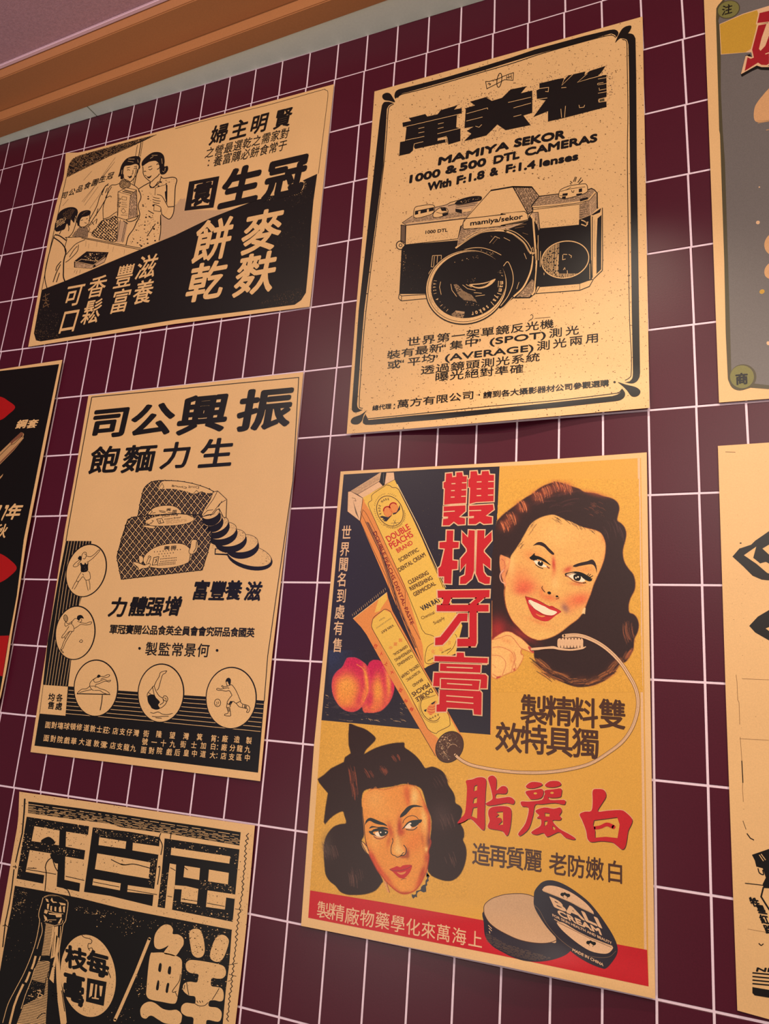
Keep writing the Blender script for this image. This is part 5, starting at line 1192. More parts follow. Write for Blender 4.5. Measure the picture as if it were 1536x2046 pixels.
a.poly(q('E3 1030,1050 1062,1055 1045,1190 1010,1215'), P_, 3); a.poly(q('E3 1085,1062 1105,1066 1092,1215 1125,1222 1122,1235 1042,1222 1045,1210 1072,1212'), P_, 3); a.poly(q('E3 1130,1078 1168,1082 1150,1200 1135,1195'), P_, 3)
a.poly(q('E3 895,1250 945,1262 940,1310 920,1328 885,1305'), 'ink', 2.5)
a.build()

a = Part('round_characters', P5)
a.stroke(q('E4 333,318 180,700 0,1110 -60,1240'), 6.2, P_, 2, cap=True); a.lines('E4 320,312 345,322', 1.2, 'ink', 2.4)
def rd(s): a.poly(smooth(q(s), True, 4), P_, 2)
rd('E4 385,340 400,260 450,190 510,155 570,165 600,210 598,262 660,268 715,310 720,380 690,430 630,510 560,500 495,478 550,395 500,420 440,435 395,410')
rd('E4 345,490 380,475 500,475 620,505 690,545 703,610 690,760 660,930 640,1030 600,1055 480,1035 340,1005 300,960 298,900 320,640')
for s in ('E4 445,600 465,595 472,620 462,690 440,690 432,665', 'E4 553,635 575,632 580,660 572,718 548,718 540,690', 'E4 425,795 440,792 445,820 435,895 412,900 408,870', 'E4 535,822 558,828 550,880 540,930 518,925 520,880'): a.poly(smooth(q(s), True, 3), 'ink', 2.4)
rd('E4 230,1120 265,1060 330,1032 400,1050 480,1110 560,1130 640,1125 695,1170 700,1220 670,1286 520,1280 440,1240 370,1195 330,1195 290,1225 240,1200')
rd('E4 785,260 820,210 880,205 925,240 955,360 960,460 930,520 870,530 820,490 800,400')
rd('E4 1075,330 1120,280 1180,275 1230,320 1230,380 1190,500 1150,560 1095,580 1035,550 1022,490 1045,400')
rd('E4 745,610 770,570 830,558 1000,582 1150,615 1195,660 1200,720 1165,765 1100,770 1040,765 1035,850 1100,865 1150,880 1175,930 1170,1010 1130,1028 1070,1015 1015,1025 1010,1085 1100,1100 1150,1145 1148,1220 1110,1260 990,1240 965,1300 840,1300 830,1215 750,1195 695,1150 700,1080 750,1045 840,1055 855,1040 850,975 780,960 720,910 715,850 745,815 800,805 870,812 885,765 885,720 800,705 755,670')
a.lines('E4 685,720 670,800 600,900 600,925 640,915|E4 625,920 650,975|E4 755,815 765,880 780,955|E4 1125,880 1090,940 1045,1010|E4 850,1055 900,1080 960,1075 1000,1040|E4 870,1020 885,1045|E4 900,1020 915,1045|E4 930,1020 940,1040|E4 735,840 725,890', 1.4, 'ink', 2.5, True)
for k, s in enumerate(('E4 400,200 590,200 700,300 640,480 420,420', 'E4 330,500 690,560 620,1030 310,960', 'E4 240,1060 640,1140 640,1270 250,1200', 'E4 790,220 930,240 940,500 830,500', 'E4 1060,300 1220,300 1120,560 1030,540', 'E4 760,580 1180,660 1160,750 900,720 1020,860 1160,940 1000,1020 760,940 740,830 880,800', 'E4 710,1070 1130,1120 1130,1230 900,1280 720,1170')): a.specks(q(s), 26, .3, 1.0, 'ink', 2.6, 110 + k)
a.build()
# ============================================================ sheets 6, 7, 8 (cut by the frame)
a = Part('black_ground', P6)
a.poly(q('G1 635,148 480,900 255,2040 G2 190,740 105,1200 60,1480 -10,1900') + [(-22, 1426), (-315, 1414), (-240, 786)] + q('G1 0,222'), 'blk', 1)
a.build()
a = Part('red_shape', P6)
a.poly(smooth(q('G1 -400,560 -200,480 0,498 90,545 163,612 90,690 0,752 -200,800 -400,700'), True, 5), 'bred', 2)
a.build(); a = Part('red_shape', P6)
a.poly(smooth(q('G2 -400,350 -150,230 0,262 110,330 190,425 110,520 0,590 -200,660 -400,560'), True, 5), 'bred', 2)
a.build(); a = Part('red_shape', P6)
a.poly(q('G2 -500,1200 0,1195 103,1192 65,1420 28,1655 0,1648 -500,1660'), 'bred', 2)
a.build()
a = Part('pen_drawing', P6)
a.poly(q('G1 -400,1560 -100,1210 0,1095 225,880 252,890 258,905 250,930 255,945 242,960 150,1075 0,1228 -380,1640'), 'wood', 2)
a.poly(q('G1 110,985 225,880 252,892 245,915 150,985 120,1015'), 'dwood', 2.3); a.poly(q('G1 0,1200 160,1040 235,965 150,1070 0,1222'), 'dwood', 2.2)
a.lines('G1 -100,1230 0,1130 110,1020 150,1005 245,915|G1 232,918 245,940', 0.9, 'blk', 2.6)
a.poly(q('G1 0,1362 35,1328 25,1355 0,1385 -60,1420'), 'wood', 2)
a.build()
a = Part('lettering', P6)
a.text('鋼套', q('G1 235,793')[0], q('G1 350,790')[0], 20, 17, 'pap', 3, 0.03, 0.2)
a.char('7', q('G1 55,1745')[0], 13, 30, 'pap', 3, 0.06, 0.35, latin=True); a.char('7', q('G1 -20,1745')[0], 13, 30, 'pap', 3, 0.06, 0.35, latin=True)
a.char('年', q('G1 155,1735')[0], 27, 31, 'pap', 3, 0.035, 0.3)
a.char('秋', q('G1 10,1945')[0], 24, 28, 'pap', 3, 0.02, 0.15)
a.build()

a = Part('grey_ground', P7)
gp = q('K1 500,0 430,80 400,130 395,300 410,800 430,1500 445,2046 K2 205,100 235,1000 245,1500 260,1820') + smooth(q('K2 262,1830 290,1885 345,1905 420,1885'), n=3) + q('K2 550,1895') + [(1700, 760), (1690, -150), (1460, -80)]
a.poly(gp, 'olive', 1)
a.poly(q('K1 430,330 447,385 470,860 470,1400 500,2046 K2 240,300 262,1000 285,1780 400,1850 550,1868') + [(1690, 752), (1680, -150), (1470, -70)], 'grey', 1.3)
a.poly(ell(*q('K1 592,150')[0], 23.5, 17.8, -20, 40), 'olive', 1.5); a.poly(ell(*q('K1 590,148')[0], 21.5, 16.2, -20, 40), 'green', 1.7)
a.poly(ell(*q('K2 368,1808')[0], 26.5, 25, 0, 40), 'olive', 1.5); a.poly(ell(*q('K2 360,1808')[0], 23.8, 22.8, 0, 40), 'green', 1.7)
a.char('注', q('K1 570,150')[0], 21, 19, 'ink', 2.5, 0.02, 0.1); a.char('商', q('K2 358,1822')[0], 24, 22, 'ink', 2.5, 0.045)
for x, y, r, r2, c in ((472, 721, 4, 3.6, 'pale'), (501, 1208, 5.4, 4.4, 'gold'), (482, 472, 1.6, 1.4, 'pale'), (545, 1572, 3.4, 4, 'pale')): a.poly(ell(*q('K2 %f,%f' % (x, y))[0], r, r2, -25, 14), c, 2)
a.poly(smooth(q('K2 600,790 545,815 518,865 525,915 560,950 600,960'), True, 4), 'peach2', 2); a.poly(smooth(q('K2 600,1000 550,1010 520,1050 522,1095 555,1120 600,1130'), True, 4), 'peach2', 2)
a.poly(smooth(q('K1 1300,1350 1200,1420 1130,1500 1050,1600 1000,1700 990,1850 1040,1920 1200,1900 1400,1850 1450,1500'), True, 4), 'peach2', 2); a.lines('K1 1050,1935 1228,1905|K2 460,8 550,0|K2 530,70 560,65', 1.4, 'wood', 2.2)
a.build()
a = Part('headline', P7)
a.poly(q('K1 448,380 820,215 1228,90 1500,20 1500,800 870,825 470,858'), 'pale', 1.6); a.poly(q('K1 455,385 820,228 1040,160 1065,230 1040,380 960,760 860,822 480,850'), 'gold', 1.8)
rd = [q('K1 1080,205 1228,170 1600,90 1600,290 1228,340 1045,362'), q('K1 1060,400 1190,375 1110,600 1075,760 1095,800 1170,720 1228,560 1300,400 1600,350 1600,800 1228,830 1228,1000 1190,1025 1110,1020 1055,985 845,1118 890,900 940,925 990,905 962,780'), ]
a.poly(q('K1 780,1165 860,870 930,850 1020,1010 1110,1040 1228,1045 1600,1000 1600,1080 1228,1105 1100,1100 1050,1080 960,1120 800,1210'), 'blk', 1.9)
for r in rd: a.stroke(r, 5.0, 'pale', 2.0, closed=True)
a.poly(q('K1 860,880 930,890 975,905 1055,990 1110,1030 1228,1040 1228,1055 1110,1055 1035,1030 785,1168'), 'pale', 2.05)
for r in rd: a.poly(r, 'crim', 2.3)
a.poly(q('K1 1190,385 1225,420 1150,740 1095,800 1070,770 1110,600'), 'pale', 2.5); a.lines('K1 1170,850 1228,830', 2.0, 'pale', 2.6)
a.build()

a = Part('diamond_lettering', P8)
D = 'navy'
a.poly(q('M1 178,955 230,895 320,865 350,835 470,752 700,600 900,700 900,1000 700,1100 450,1135 400,1130 330,1100 260,1030'), 'ink', 1)
a.poly(q('M1 265,945 358,880 335,965 385,1005 400,985 440,1000 600,1100 520,1110 440,1078 360,1010'), 'pap', 2); a.poly(q('M1 335,965 360,880 400,905 370,930'), 'ink', 2.2); a.poly(q('M1 385,1008 400,925 450,940 420,960 470,985'), 'ink', 2.2)
a.poly(q('M1 405,895 455,865 600,800 600,950 470,935 455,940'), 'pap', 2)
a.poly(q('M1 305,1480 370,1410 455,1360 700,1250 900,1400 900,1700 700,1750 500,1620 455,1590 350,1530'), 'ink', 1); a.poly(q('M1 430,1500 500,1470 700,1400 700,1560 600,1580 470,1530'), 'pap', 2)
a.build()
a = Part('broken_rules', P8)
a.lines('M1 205,1850 212,1900 218,2040 M2 190,10 195,150|M2 198,230 215,480 212,560 218,640', 0.8, 'spk', 2); a.lines('M2 208,380 215,520', 1.8, 'ink', 2); a.lines('M2 195,240 380,250|M1 250,1880 455,1888|M2 245,1445 380,1468', 0.6, 'spk', 2); a.lines('M2 228,1155 345,1168', 1.7, 'ink', 2); a.lines('M2 240,840 262,870 285,882', 2.0, 'ink', 2); a.lines('M2 215,760 235,815', 0.9, 'ink', 2)
a.build(); a = Part('ink_figure', P8)
a.poly(q('M2 272,975 380,938 500,900 620,1000 600,1160 420,1190 345,1185 340,1160 360,1120 340,1060 300,1050 290,1010'), 'ink', 1)
a.lines('M2 318,975 345,1015|M2 330,970 358,1008', 1.5, 'pap', 2); a.stroke(smooth(q('M2 310,1060 320,1090 345,1100 340,1070')), 2.2, 'ink', 2); a.lines('M2 345,1180 330,1240 380,1320 450,1400|M2 420,1190 400,1260', 3.2, 'ink', 2)
a.build(); a = Part('lettering', P8)
for ch, c, r in (('牲', '290,1275', -25), ('星', '330,1320', -25), ('紅', '352,1385', -25), ('路', '380,1450', -25)): a.char(ch, q('M2 ' + c)[0], 18, 17, 'ink', 2, 0.05, -0.4)
a.build(); a = Part('paper_specks', P8)
a.stroke(smooth(q('M2 315,1535 330,1548 345,1538')), 2.0, 'ink', 2)
a.build(); a = Part('lettering', P8)
a.latin('NIPPON', q('M2 300,1712')[0], q('M2 620,1725')[0], 7.5, 'ink', 2, 0.12, 0.3)
a.build(); a = Part('ruled_lines', P8)
for y in (1722, 1745, 1768, 1790): a.stroke(q('M2 275,%d 400,%d 700,%d' % (y, y + 12, y + 40)), 2.8, 'ink', 2)
a.poly(q('M2 275,1812 380,1830 700,1870 700,1930 380,1880 290,1865 275,1850'), 'ink', 2)
a.build(); a = Part('paper_specks', P8)
a.lines('M1 125,162 200,164', .8, 'spk', 2); a.poly(ell(*q('M1 240,853')[0], 2, 1.2), 'ink', 2); a.specks(q('M1 100,200 440,150 440,1800 150,2000'), 40, .3, .8, 'spk', 1, 7); a.specks(q('M1 100,1000 440,1100 M2 370,1900 200,1900'), 60, .3, .8, 'spk', 1, 8)
a.build()
# ============================================================ sheet 4: toothpaste and face cream poster
a = Part('colour_ground', P4)
a.poly([(686.5, 948), (860, 937.5), (1060, 929), (1280, 915), (1286, 1305), (1295.5, 1971), (1000, 1909), (615.6, 1833.7), (642, 1439)], 'yel', 0.5)
a.poly([(686.5, 948), (860, 937.5), (997.8, 932), (993, 1040), (984, 1300), (979.9, 1468), (917, 1463), (800, 1453.6), (642, 1439)], 'navy', 1)
a.poly([(619.5, 1779), (760, 1802), (964, 1838.5), (1130, 1867), (1292.7, 1898), (1295.5, 1971), (1000, 1909), (615.6, 1833.7)], 'red', 1)
a.stroke([(1276, 915.5), (1281, 1305), (1290, 1970)], 5.0, 'pale', 0.7)
a.lines('D4 1085,0 1062,2020', 1.6, 'ora', 1.3)
rg = random.Random(9)
for k in range(120):                     # coarse printed texture of the dark ground below the fruit
    x, y = rg.uniform(648, 815), rg.uniform(1385, 1440); l = rg.uniform(3, 12)
    a.stroke([(x, y), (x + l * .5, y + 1), (x + l, y + rg.uniform(0, 4))], 0.6, 'tan2' if k % 3 else 'mid', 1.2)
a.specks([(690, 950), (990, 935), (978, 1460), (650, 1435)], 500, .3, .8, 'mid', 1.1, 120)
a.build()

# ---------------------------------------------------------- upper woman
p = Paint(979, 955, 1287, 1384, 1.0, 'yel')
hairU = smooth(q('D5 62,480 130,412 250,322 330,262 400,222 450,180 500,150 560,125 620,110 680,118 720,130 790,155 850,175 900,205 1000,218 1080,245 1150,262 1195,285 1225,320 1235,370 1222,430 1215,480 1250,505 1285,545 1302,610 1290,680 1270,760 1272,830 1290,890 1330,950 1370,1000 1388,1080 1380,1150 1345,1220 1325,1290 1330,1360 D6 1370,225 1405,265 1422,330 1410,400 1378,470 1370,560 1330,640 1285,690 1222,680 1225,725 1180,795 1130,840 1080,870 1000,905 920,922 830,925 750,905 690,880 620,850 540,800 490,750 440,690 418,640 415,600'), n=3) + q('D6 380,560 300,480 200,400 100,410 18,470 D5 -10,1400 0,800 20,600')
p.fill(hairU, '33201f', 1.4)
p.stroke(hairU[:150], 1.2, 'b0603a', .55, 1.2)
# warm lights in the hair
def strands(pa, cx, cy, dx, dy, n, ln, col, al, seed, curve=.2, w=.8, spread=14, clip=None):
    rg = random.Random(seed)
    for k in range(n):
        t = rg.uniform(-1, 1); x = cx + rg.uniform(-spread, spread); y = cy + rg.uniform(-spread * .6, spread * .6)
        l = ln * rg.uniform(.5, 1.1); c = curve * rg.uniform(.6, 1.3)
        P_ = [(x + dx * l * u - dy * c * l * (u * u - .25), y + dy * l * u + dx * c * l * (u * u - .25)) for u in (-.5, -.25, 0, .25, .5)]
        pa.stroke(P_, w * rg.uniform(.6, 1.4), col, al * rg.uniform(.5, 1), .9)
for i, (x, y) in enumerate(q('D5 140,530 200,460 300,350 450,250 540,200 640,150 730,170')):
    p.blob(x, y, 12, 10, 'a04028', .75); strands(p, x, y, .35, .94, 22, 19, 'd8794a', .95, 20 + i, .25, .8, 8); strands(p, x, y, .35, .94, 8, 17, '33201f', .8, 40 + i, .25, 1.0, 8)
p.blob(*q('D5 1000,225')[0], 26, 5, 'a84a30', .5, 14); strands(p, *q('D5 600,300')[0], .9, -.2, 24, 40, '6a3a38', .5, 60, .3, 1.0, 40); strands(p, *q('D5 1000,370')[0], .7, .35, 26, 12, '9a5238', .6, 61, .3, .8, 22)
strands(p, *q('D5 1170,560')[0], .3, .9, 14, 30, '5a3c3a', .6, 62, .3, 1.2, 18); strands(p, *q('D6 1330,400')[0], .2, .95, 20, 40, 'a05a3c', .7, 63, -.3, .9, 10); strands(p, *q('D6 1320,610')[0], .5, -.85, 16, 22, 'c0683c', .7, 64, .2, .9, 7)
for i, (x, y) in enumerate(q('D6 480,720 560,800 680,830 850,870 1000,860 1120,800 1190,720')):
    p.blob(x, y, 13, 7, 'a0502c', .6, (i - 1) * -9); strands(p, x, y, (.75, .8, .9, 1, .96, .9, .7)[i], (.65, .55, .4, .05, -.3, -.45, -.7)[i], 22, 34, 'c9793f', .7, 70 + i, .15, .8, 10); strands(p, x, y, (.75, .8, .9, 1, .96, .9, .7)[i], (.65, .55, .4, .05, -.3, -.45, -.7)[i], 12, 36, '33201f', .85, 90 + i, .15, 1.1, 10)
p.blob(*q('D6 70,380')[0], 18, 26, 'a02c2a', .95); p.blob(*q('D6 300,420')[0], 30, 9, '9a2e2c', .8, 30); p.blob(*q('D6 20,420')[0], 12, 20, '902a28', .7)
face = smooth(q('D5 190,835 215,790 250,740 285,680 330,605 365,540 400,500 450,465 510,440 590,424 650,440 720,475 770,490 830,520 900,548 1000,572 1055,600 1085,650 1102,720 1092,830 1060,930 1020,1020 985,1100 960,1180 935,1240 915,1290 890,1350 840,1420 760,1480 D6 690,385 620,430 550,458 480,474 420,468 340,425 270,355 200,275 150,165 132,60 130,0 D5 135,1130 140,1040 165,960'), True, 3)
p.fill(face, 'e0a45a', 1.4)
clipf = face
p.blob(*q('D5 330,1100')[0], 24, 15, 'd8553c', .75, 15, clipf); p.blob(*q('D5 300,1150')[0], 16, 9, 'd04a3a', .6, 0, clipf); p.blob(*q('D5 280,1000')[0], 25, 20, 'dd7a48', .5, 0, clipf)
p.blob(*q('D5 850,1240')[0], 24, 13, 'd8573a', .75, -15, clipf); p.blob(*q('D5 760,1280')[0], 13, 16, 'dc7a48', .6, 0, clipf); p.blob(*q('D5 715,1320')[0], 6, 10, '8d5c56', .8, -35, clipf)
p.blob(*q('D5 400,820')[0], 20, 10, 'd9753f', .45, 20, clipf); p.blob(*q('D5 560,1220')[0], 17, 7, 'd96f40', .8, 10, clipf); p.blob(*q('D5 490,1160')[0], 5, 9, 'd96f40', .6, 0, clipf)
p.blob(*q('D5 605,900')[0], 3.5, 15, 'c04030', .9, -4, clipf); p.blob(*q('D5 600,1000')[0], 4, 12, 'd8804a', .5, 8, clipf); p.blob(*q('D5 740,950')[0], 9, 5, 'c04434', .8, -30, clipf)
p.blob(*q('D5 900,950')[0], 20, 8, 'dd8748', .6, 0, clipf); p.blob(*q('D5 830,1090')[0], 14, 3.5, 'd06a40', .7, 8, clipf); p.blob(*q('D5 1080,650')[0], 6, 12, 'e08a48', .6, -20, clipf)
p.blob(*q('D5 1080,850')[0], 5, 30, 'df9550', .5, 15, clipf); p.blob(*q('D5 450,1450')[0], 22, 4, 'd9834a', .7, 20, clipf); p.blob(*q('D6 500,430')[0], 40, 8, 'eab463', .6, 0, clipf)
p.blob(*q('D5 640,620')[0], 34, 26, 'e8b268', .6, 0, clipf); p.blob(*q('D5 620,1080')[0], 8, 14, 'f2bd74', .6, 0, clipf); p.blob(*q('D5 200,900')[0], 8, 30, 'ecb870', .6, 0, clipf)
# fringe fingers along the hairline
strands(p, *q('D5 340,560')[0], .6, -.8, 26, 13, '33201f', .8, 150, .1, .8, 17); strands(p, *q('D5 260,700')[0], .6, -.8, 20, 11, '33201f', .8, 151, .1, .8, 11); strands(p, *q('D5 680,460')[0], .75, .6, 16, 16, '33201f', .9, 152, .1, .7, 14); strands(p, *q('D5 830,520')[0], .6, .7, 18, 9, '33201f', .9, 153, .1, .8, 14); strands(p, *q('D5 1000,565')[0], .6, .6, 14, 8, '33201f', .9, 154, .1, .8, 13)
p.stroke(face[14 * 3:60 * 3], 1.0, 'c8703c', .8, 1.0)
# ear and earring
ear = smooth(q('D5 92,812 125,818 165,835 188,850 182,910 160,960 145,1010 150,1110 135,1115 118,1060 100,990 92,950 85,880'), True, 3)
p.fill(ear, 'dc8a55', 1.2); p.stroke(q('D5 105,850 130,870 140,920 125,960'), 1.5, 'b85840', .8); p.blob(*q('D5 160,880')[0], 4, 9, 'e9a763', .8)
p.stroke(smooth(q('D5 125,955 98,985 90,1020 105,1065 135,1085')), 2.2, 'dfa488', 1); p.stroke(smooth(q('D5 132,960 108,990 100,1025 112,1062')), .8, '9a4a40', .9)
p.fill(q('D6 895,165 910,165 905,225 885,220 872,230 880,195'), 'ecc088', 1)
# neck tie shadow + hand
hand = smooth(q('D6 18,470 60,435 110,405 150,392 200,400 240,425 290,455 340,500 380,540 405,560 412,598 380,590 340,572 300,560 290,600 312,620 305,660 280,710 250,755 215,778 180,790 120,815 60,845 30,835 10,820 -20,700 -20,520'), True, 4)
p.fill(hand, 'ecb068', 1.2); p.stroke(hand, 1.1, 'b8523a', .85)
for s in ('D6 20,470 100,450 160,430 210,450 250,500 290,550 340,575', 'D6 20,545 90,540 150,560 200,590 225,640 220,700 200,775', 'D6 15,620 80,625 120,650 145,690 135,750 110,810', 'D6 225,590 240,650 230,690 245,745', 'D6 20,710 40,725 45,740', 'D6 20,800 60,825 100,820', 'D6 300,560 290,590 300,620'):
    p.stroke(smooth(q(s), n=3), 1.0, 'b04a38', .85)
p.blob(*q('D6 150,480')[0], 14, 5, 'e08a50', .5, 20); p.blob(*q('D6 200,650')[0], 4, 14, 'e08a50', .6); p.blob(*q('D6 70,700')[0], 14, 16, 'f0bd74', .5)
p.fill(smooth(q('D6 358,535 380,542 405,565 412,597 385,585 365,560'), True, 3), 'b8463c', 1); p.fill(q('D6 60,825 95,822 90,838 50,845'), 'b8463c', 1); p.fill(q('D6 215,750 235,740 238,765 220,772'), 'c05a40', 1)
p.grain(.03, 5)
oU = [(997.6, 957), (1276, 957), (1281, 1305), (1284, 1383), (981.2, 1383), (983, 1230), (983, 1110), (989, 1055), (992.8, 1038)]
p.build('painted_upper_woman', P4, 2.0, oU, 'painted smiling woman with dark wavy hair holding a toothbrush')

a = Part('drawn_features', P4)
K = 'ink'
def sp(s, c=K, L=4, n=4): a.poly(smooth(q(s), True, n), c, L)
def sl(s, w=1.0, c=K, L=5, w1=None):
    for t in s.split('|'): a.stroke(smooth(q(t)), w, c, L, w1=w1)
sp('D8 190,235 220,205 262,180 320,178 375,208 420,255 470,305 512,350 505,372 470,360 420,315 370,262 330,238 280,222 230,222', 'hair')
sp('D8 800,545 850,515 930,490 1020,470 1090,445 1130,470 1158,530 1168,600 1165,650 1155,600 1130,545 1090,518 1040,520 980,530 900,545 840,560', 'hair')
sp('D8 200,465 232,460 300,480 360,520 420,560 440,575 400,565 340,560 290,548 240,520', 'white', 4); sp('D8 290,468 330,475 345,505 330,540 300,545 265,520 262,490', K, 4.5); a.poly(ell(*q('D8 305,480')[0], 1.6, 1.6), 'white', 5)
sp('D8 135,415 165,390 215,345 220,380 290,400 370,445 420,490 462,530 440,525 380,490 310,455 255,440 250,455 225,450 205,465 190,455 160,445', K, 4.8)
sl('D8 225,520 280,560 345,585', 1.3); sl('D8 400,545 430,575 445,570', 1.8, 'dred'); sl('D8 255,445 240,480', .7, 'white')
sp('D8 690,695 740,690 800,660 860,655 920,680 975,740 985,775 940,790 880,780 820,760 760,720', 'white', 4); sp('D8 810,690 850,668 905,680 925,720 900,770 850,770 815,745', K, 4.5); a.poly(ell(*q('D8 880,712')[0], 1.8, 1.8), 'white', 5); a.poly(ell(*q('D8 848,725')[0], 1.4, 1.8), 'white', 5)
sp('D8 680,660 760,640 840,628 920,640 990,670 1050,710 1095,755 1060,780 1000,760 960,735 910,690 850,665 800,665 740,680 690,690', K, 4.8); sp('D8 700,672 780,650 830,650 790,662 730,682', 'pale', 5.1)
sl('D8 1020,690 1045,660|D8 1040,700 1075,670|D8 1060,725 1110,690|D8 1010,720 1075,712|D8 1060,750 1100,735', 1.3); sl('D8 740,715 800,765 870,795 940,805 1000,800', 1.3, 'dred'); sl('D8 980,790 1005,808|D8 960,795 975,815', 1.2); sl('D8 680,695 740,710', 1.6, 'dred')
sl('D8 335,850 325,880 345,915 375,945', 1.2); a.poly(ell(*q('D8 438,957')[0], 3.8, 2.8, 15), K, 5); a.poly(ell(*q('D8 557,1010')[0], 2.8, 1.9, 10), K, 5); sl('D8 540,1050 580,1040 585,1020', 1.2, 'dred')
sp('D8 68,1010 120,1025 220,1048 300,1085 370,1130 430,1160 480,1155 540,1190 620,1240 590,1270 540,1300 480,1350 420,1388 340,1390 260,1362 200,1330 160,1270 120,1180 90,1090', 'lip', 4, 5)
sp('D8 120,1075 150,1065 200,1090 260,1115 320,1145 370,1165 410,1190 460,1215 550,1245 545,1270 490,1300 420,1298 350,1280 280,1240 210,1200 160,1150 125,1110', 'white', 4.6, 4)
sl('D8 68,1012 100,1060 130,1100 200,1190 270,1240 340,1290 420,1310 500,1310', .8, 'dred', 4.8); sl('D8 70,1012 200,1045 300,1088 430,1160 540,1192 618,1240', .7, 'dred', 4.8); sp('D8 230,1275 300,1300 380,1310 330,1330 270,1310', 'ora', 4.7)
sl('D5 140,1110 135,1230 165,1360 230,1480 D6 300,400 380,455 440,470', .9, 'dred', 4)
a.build(); a = Part('drawn_features', P4)
# lower woman: brows, eyes, nose, lips
sp('DA 300,680 308,628 335,588 380,568 440,585 520,620 600,655 640,692 580,680 500,668 435,645 380,615 345,625 318,652', K); sp('DA 835,558 850,515 895,460 945,405 1010,375 1090,372 1190,402 1100,400 1030,412 975,465 925,520 860,560', K)
sp('DA 455,800 500,785 540,800 600,830 560,860 500,855 470,840', 'white', 4); sp('DA 510,770 560,745 640,760 655,790 640,820 590,845 540,850 515,810', K, 4.4); a.poly(ell(*q('DA 540,792')[0], 1.6, 1.6), 'white', 5); a.poly(ell(*q('DA 617,795')[0], 1.3, 1.3), 'white', 5)
sp('DA 365,735 390,700 430,695 500,710 560,705 620,715 660,745 600,740 540,760 480,775 440,780 420,800 470,845 430,835 400,825 370,800 360,770 400,770 430,745 500,725 430,715', K, 4.6, 3); sl('DA 430,850 480,885 540,890 590,870 640,830', 1.5, 'dred', 4.6); sl('DA 440,840 490,865 540,868 600,845', 1.0, 'pale', 4.8)
sp('DA 900,710 960,650 1000,650 1010,720 960,730', 'white', 4); sp('DA 985,640 1040,610 1110,615 1130,650 1090,690 1040,710 1000,690', K, 4.4); a.poly(ell(*q('DA 997,655')[0], 1.8, 1.8), 'white', 5)
sp('DA 865,745 900,700 950,640 1010,610 1080,600 1165,595 1168,625 1130,650 1060,630 990,640 940,680 900,725', K, 4.6, 3); sl('DA 880,650 900,600 950,555 1020,535 1080,550 1120,590', 1.1, K, 4.6); sl('DA 925,745 990,755 1050,750 1100,710', 1.5, K, 4.6); sl('DA 930,730 1000,735 1060,725 1110,680', 1.1, 'pale', 4.8)
sl('DA 720,880 728,930 705,1000 698,1080 715,1130 760,1150 800,1172 850,1150 880,1110 900,1100', 1.3, K, 4.6); sl('DA 890,985 920,1020 935,1060 925,1110 900,1140 840,1150', 1.6, K, 4.6)
sp('DA 680,1360 740,1330 790,1310 840,1325 880,1300 950,1290 1020,1300 1000,1380 960,1440 900,1495 830,1490 780,1450 730,1400', 'lip', 4, 4); sp('DA 790,1400 850,1410 930,1390 900,1430 840,1440', 'ora', 4.5, 3); sl('DA 675,1360 720,1375 800,1380 870,1370 940,1350 1020,1305', 1.2, 'dred', 4.7); sl('DA 850,1525 880,1505 935,1500', .9, 'dred', 4.7)
sl('DA 255,400 265,520 290,700 300,860 330,1000 360,1080|DA 240,925 260,980 300,1060 330,1110 360,1135|DA 240,925 280,950 325,1005', 1.2, K, 4.2)
a.build()

# ---------------------------------------------------------- lower woman
p = Paint(617, 1440, 935, 1795, 1.0, 'yel')
H2 = '301b18'
bow = smooth(q('D9 415,62 480,90 540,110 590,140 642,195 600,250 560,290 540,330'), n=3) + smooth(q('D9 540,330 620,285 700,255 790,235 850,230 885,232 888,270 930,300 980,340 1020,385 1050,430 1068,448 1120,435 1170,450 1215,480 1245,530 1260,590 1300,650 1318,700 1322,745 1360,770 1380,810 1372,850 1365,920 1390,970 1395,1030 1385,1060 1410,1120 1415,1190 1400,1270 1370,1340 1330,1385 1280,1408 1220,1405 1160,1385 1120,1365'), n=3) + smooth(q('D9 1090,1330 1080,1250 1100,1100 1120,900 1080,780 1040,640 990,600 880,580 800,600 650,620 560,630 525,680 525,800 545,1000 520,1080 585,1190 640,1290 700,1400 690,1430 640,1490 560,1520 480,1528 400,1525 340,1500 300,1450 250,1410 215,1350 205,1260 200,1180 205,1080 230,1010 280,950 340,925 390,915 375,850 360,815 300,840 250,880 210,925'), n=3) + q('D9 200,905 215,780 235,660 200,620 160,570 148,540 200,505 260,450 370,395 380,355 430,320 412,250 410,150')
p.fill(bow, H2, 1.4)
p.stroke(bow, .9, '1d120f', .5)
for i, (x, y, dx, dy, n, l) in enumerate(((440, 520, .15, 1, 16, 36), (455, 640, .15, 1, 12, 30), (590, 500, .5, .86, 8, 22), (710, 470, .5, .85, 14, 14), (810, 360, .5, .8, 10, 14), (250, 1150, .3, .95, 22, 30), (470, 1380, .15, 1, 22, 26), (1250, 900, .3, .9, 16, 22), (1280, 1230, .3, .9, 10, 20), (1200, 560, .5, .8, 12, 20))):
    c = q('D9 %f,%f' % (x, y))[0]; strands(p, c[0], c[1], dx, dy, n, l, 'a04c30' if i < 5 else '6a463c', .8, 200 + i, .15, .8, 7 if i < 5 else 14)
p.blob(*q('D9 1200,850')[0], 22, 26, '5a4440', .4); p.blob(*q('D9 230,1120')[0], 10, 26, '54463c', .5)
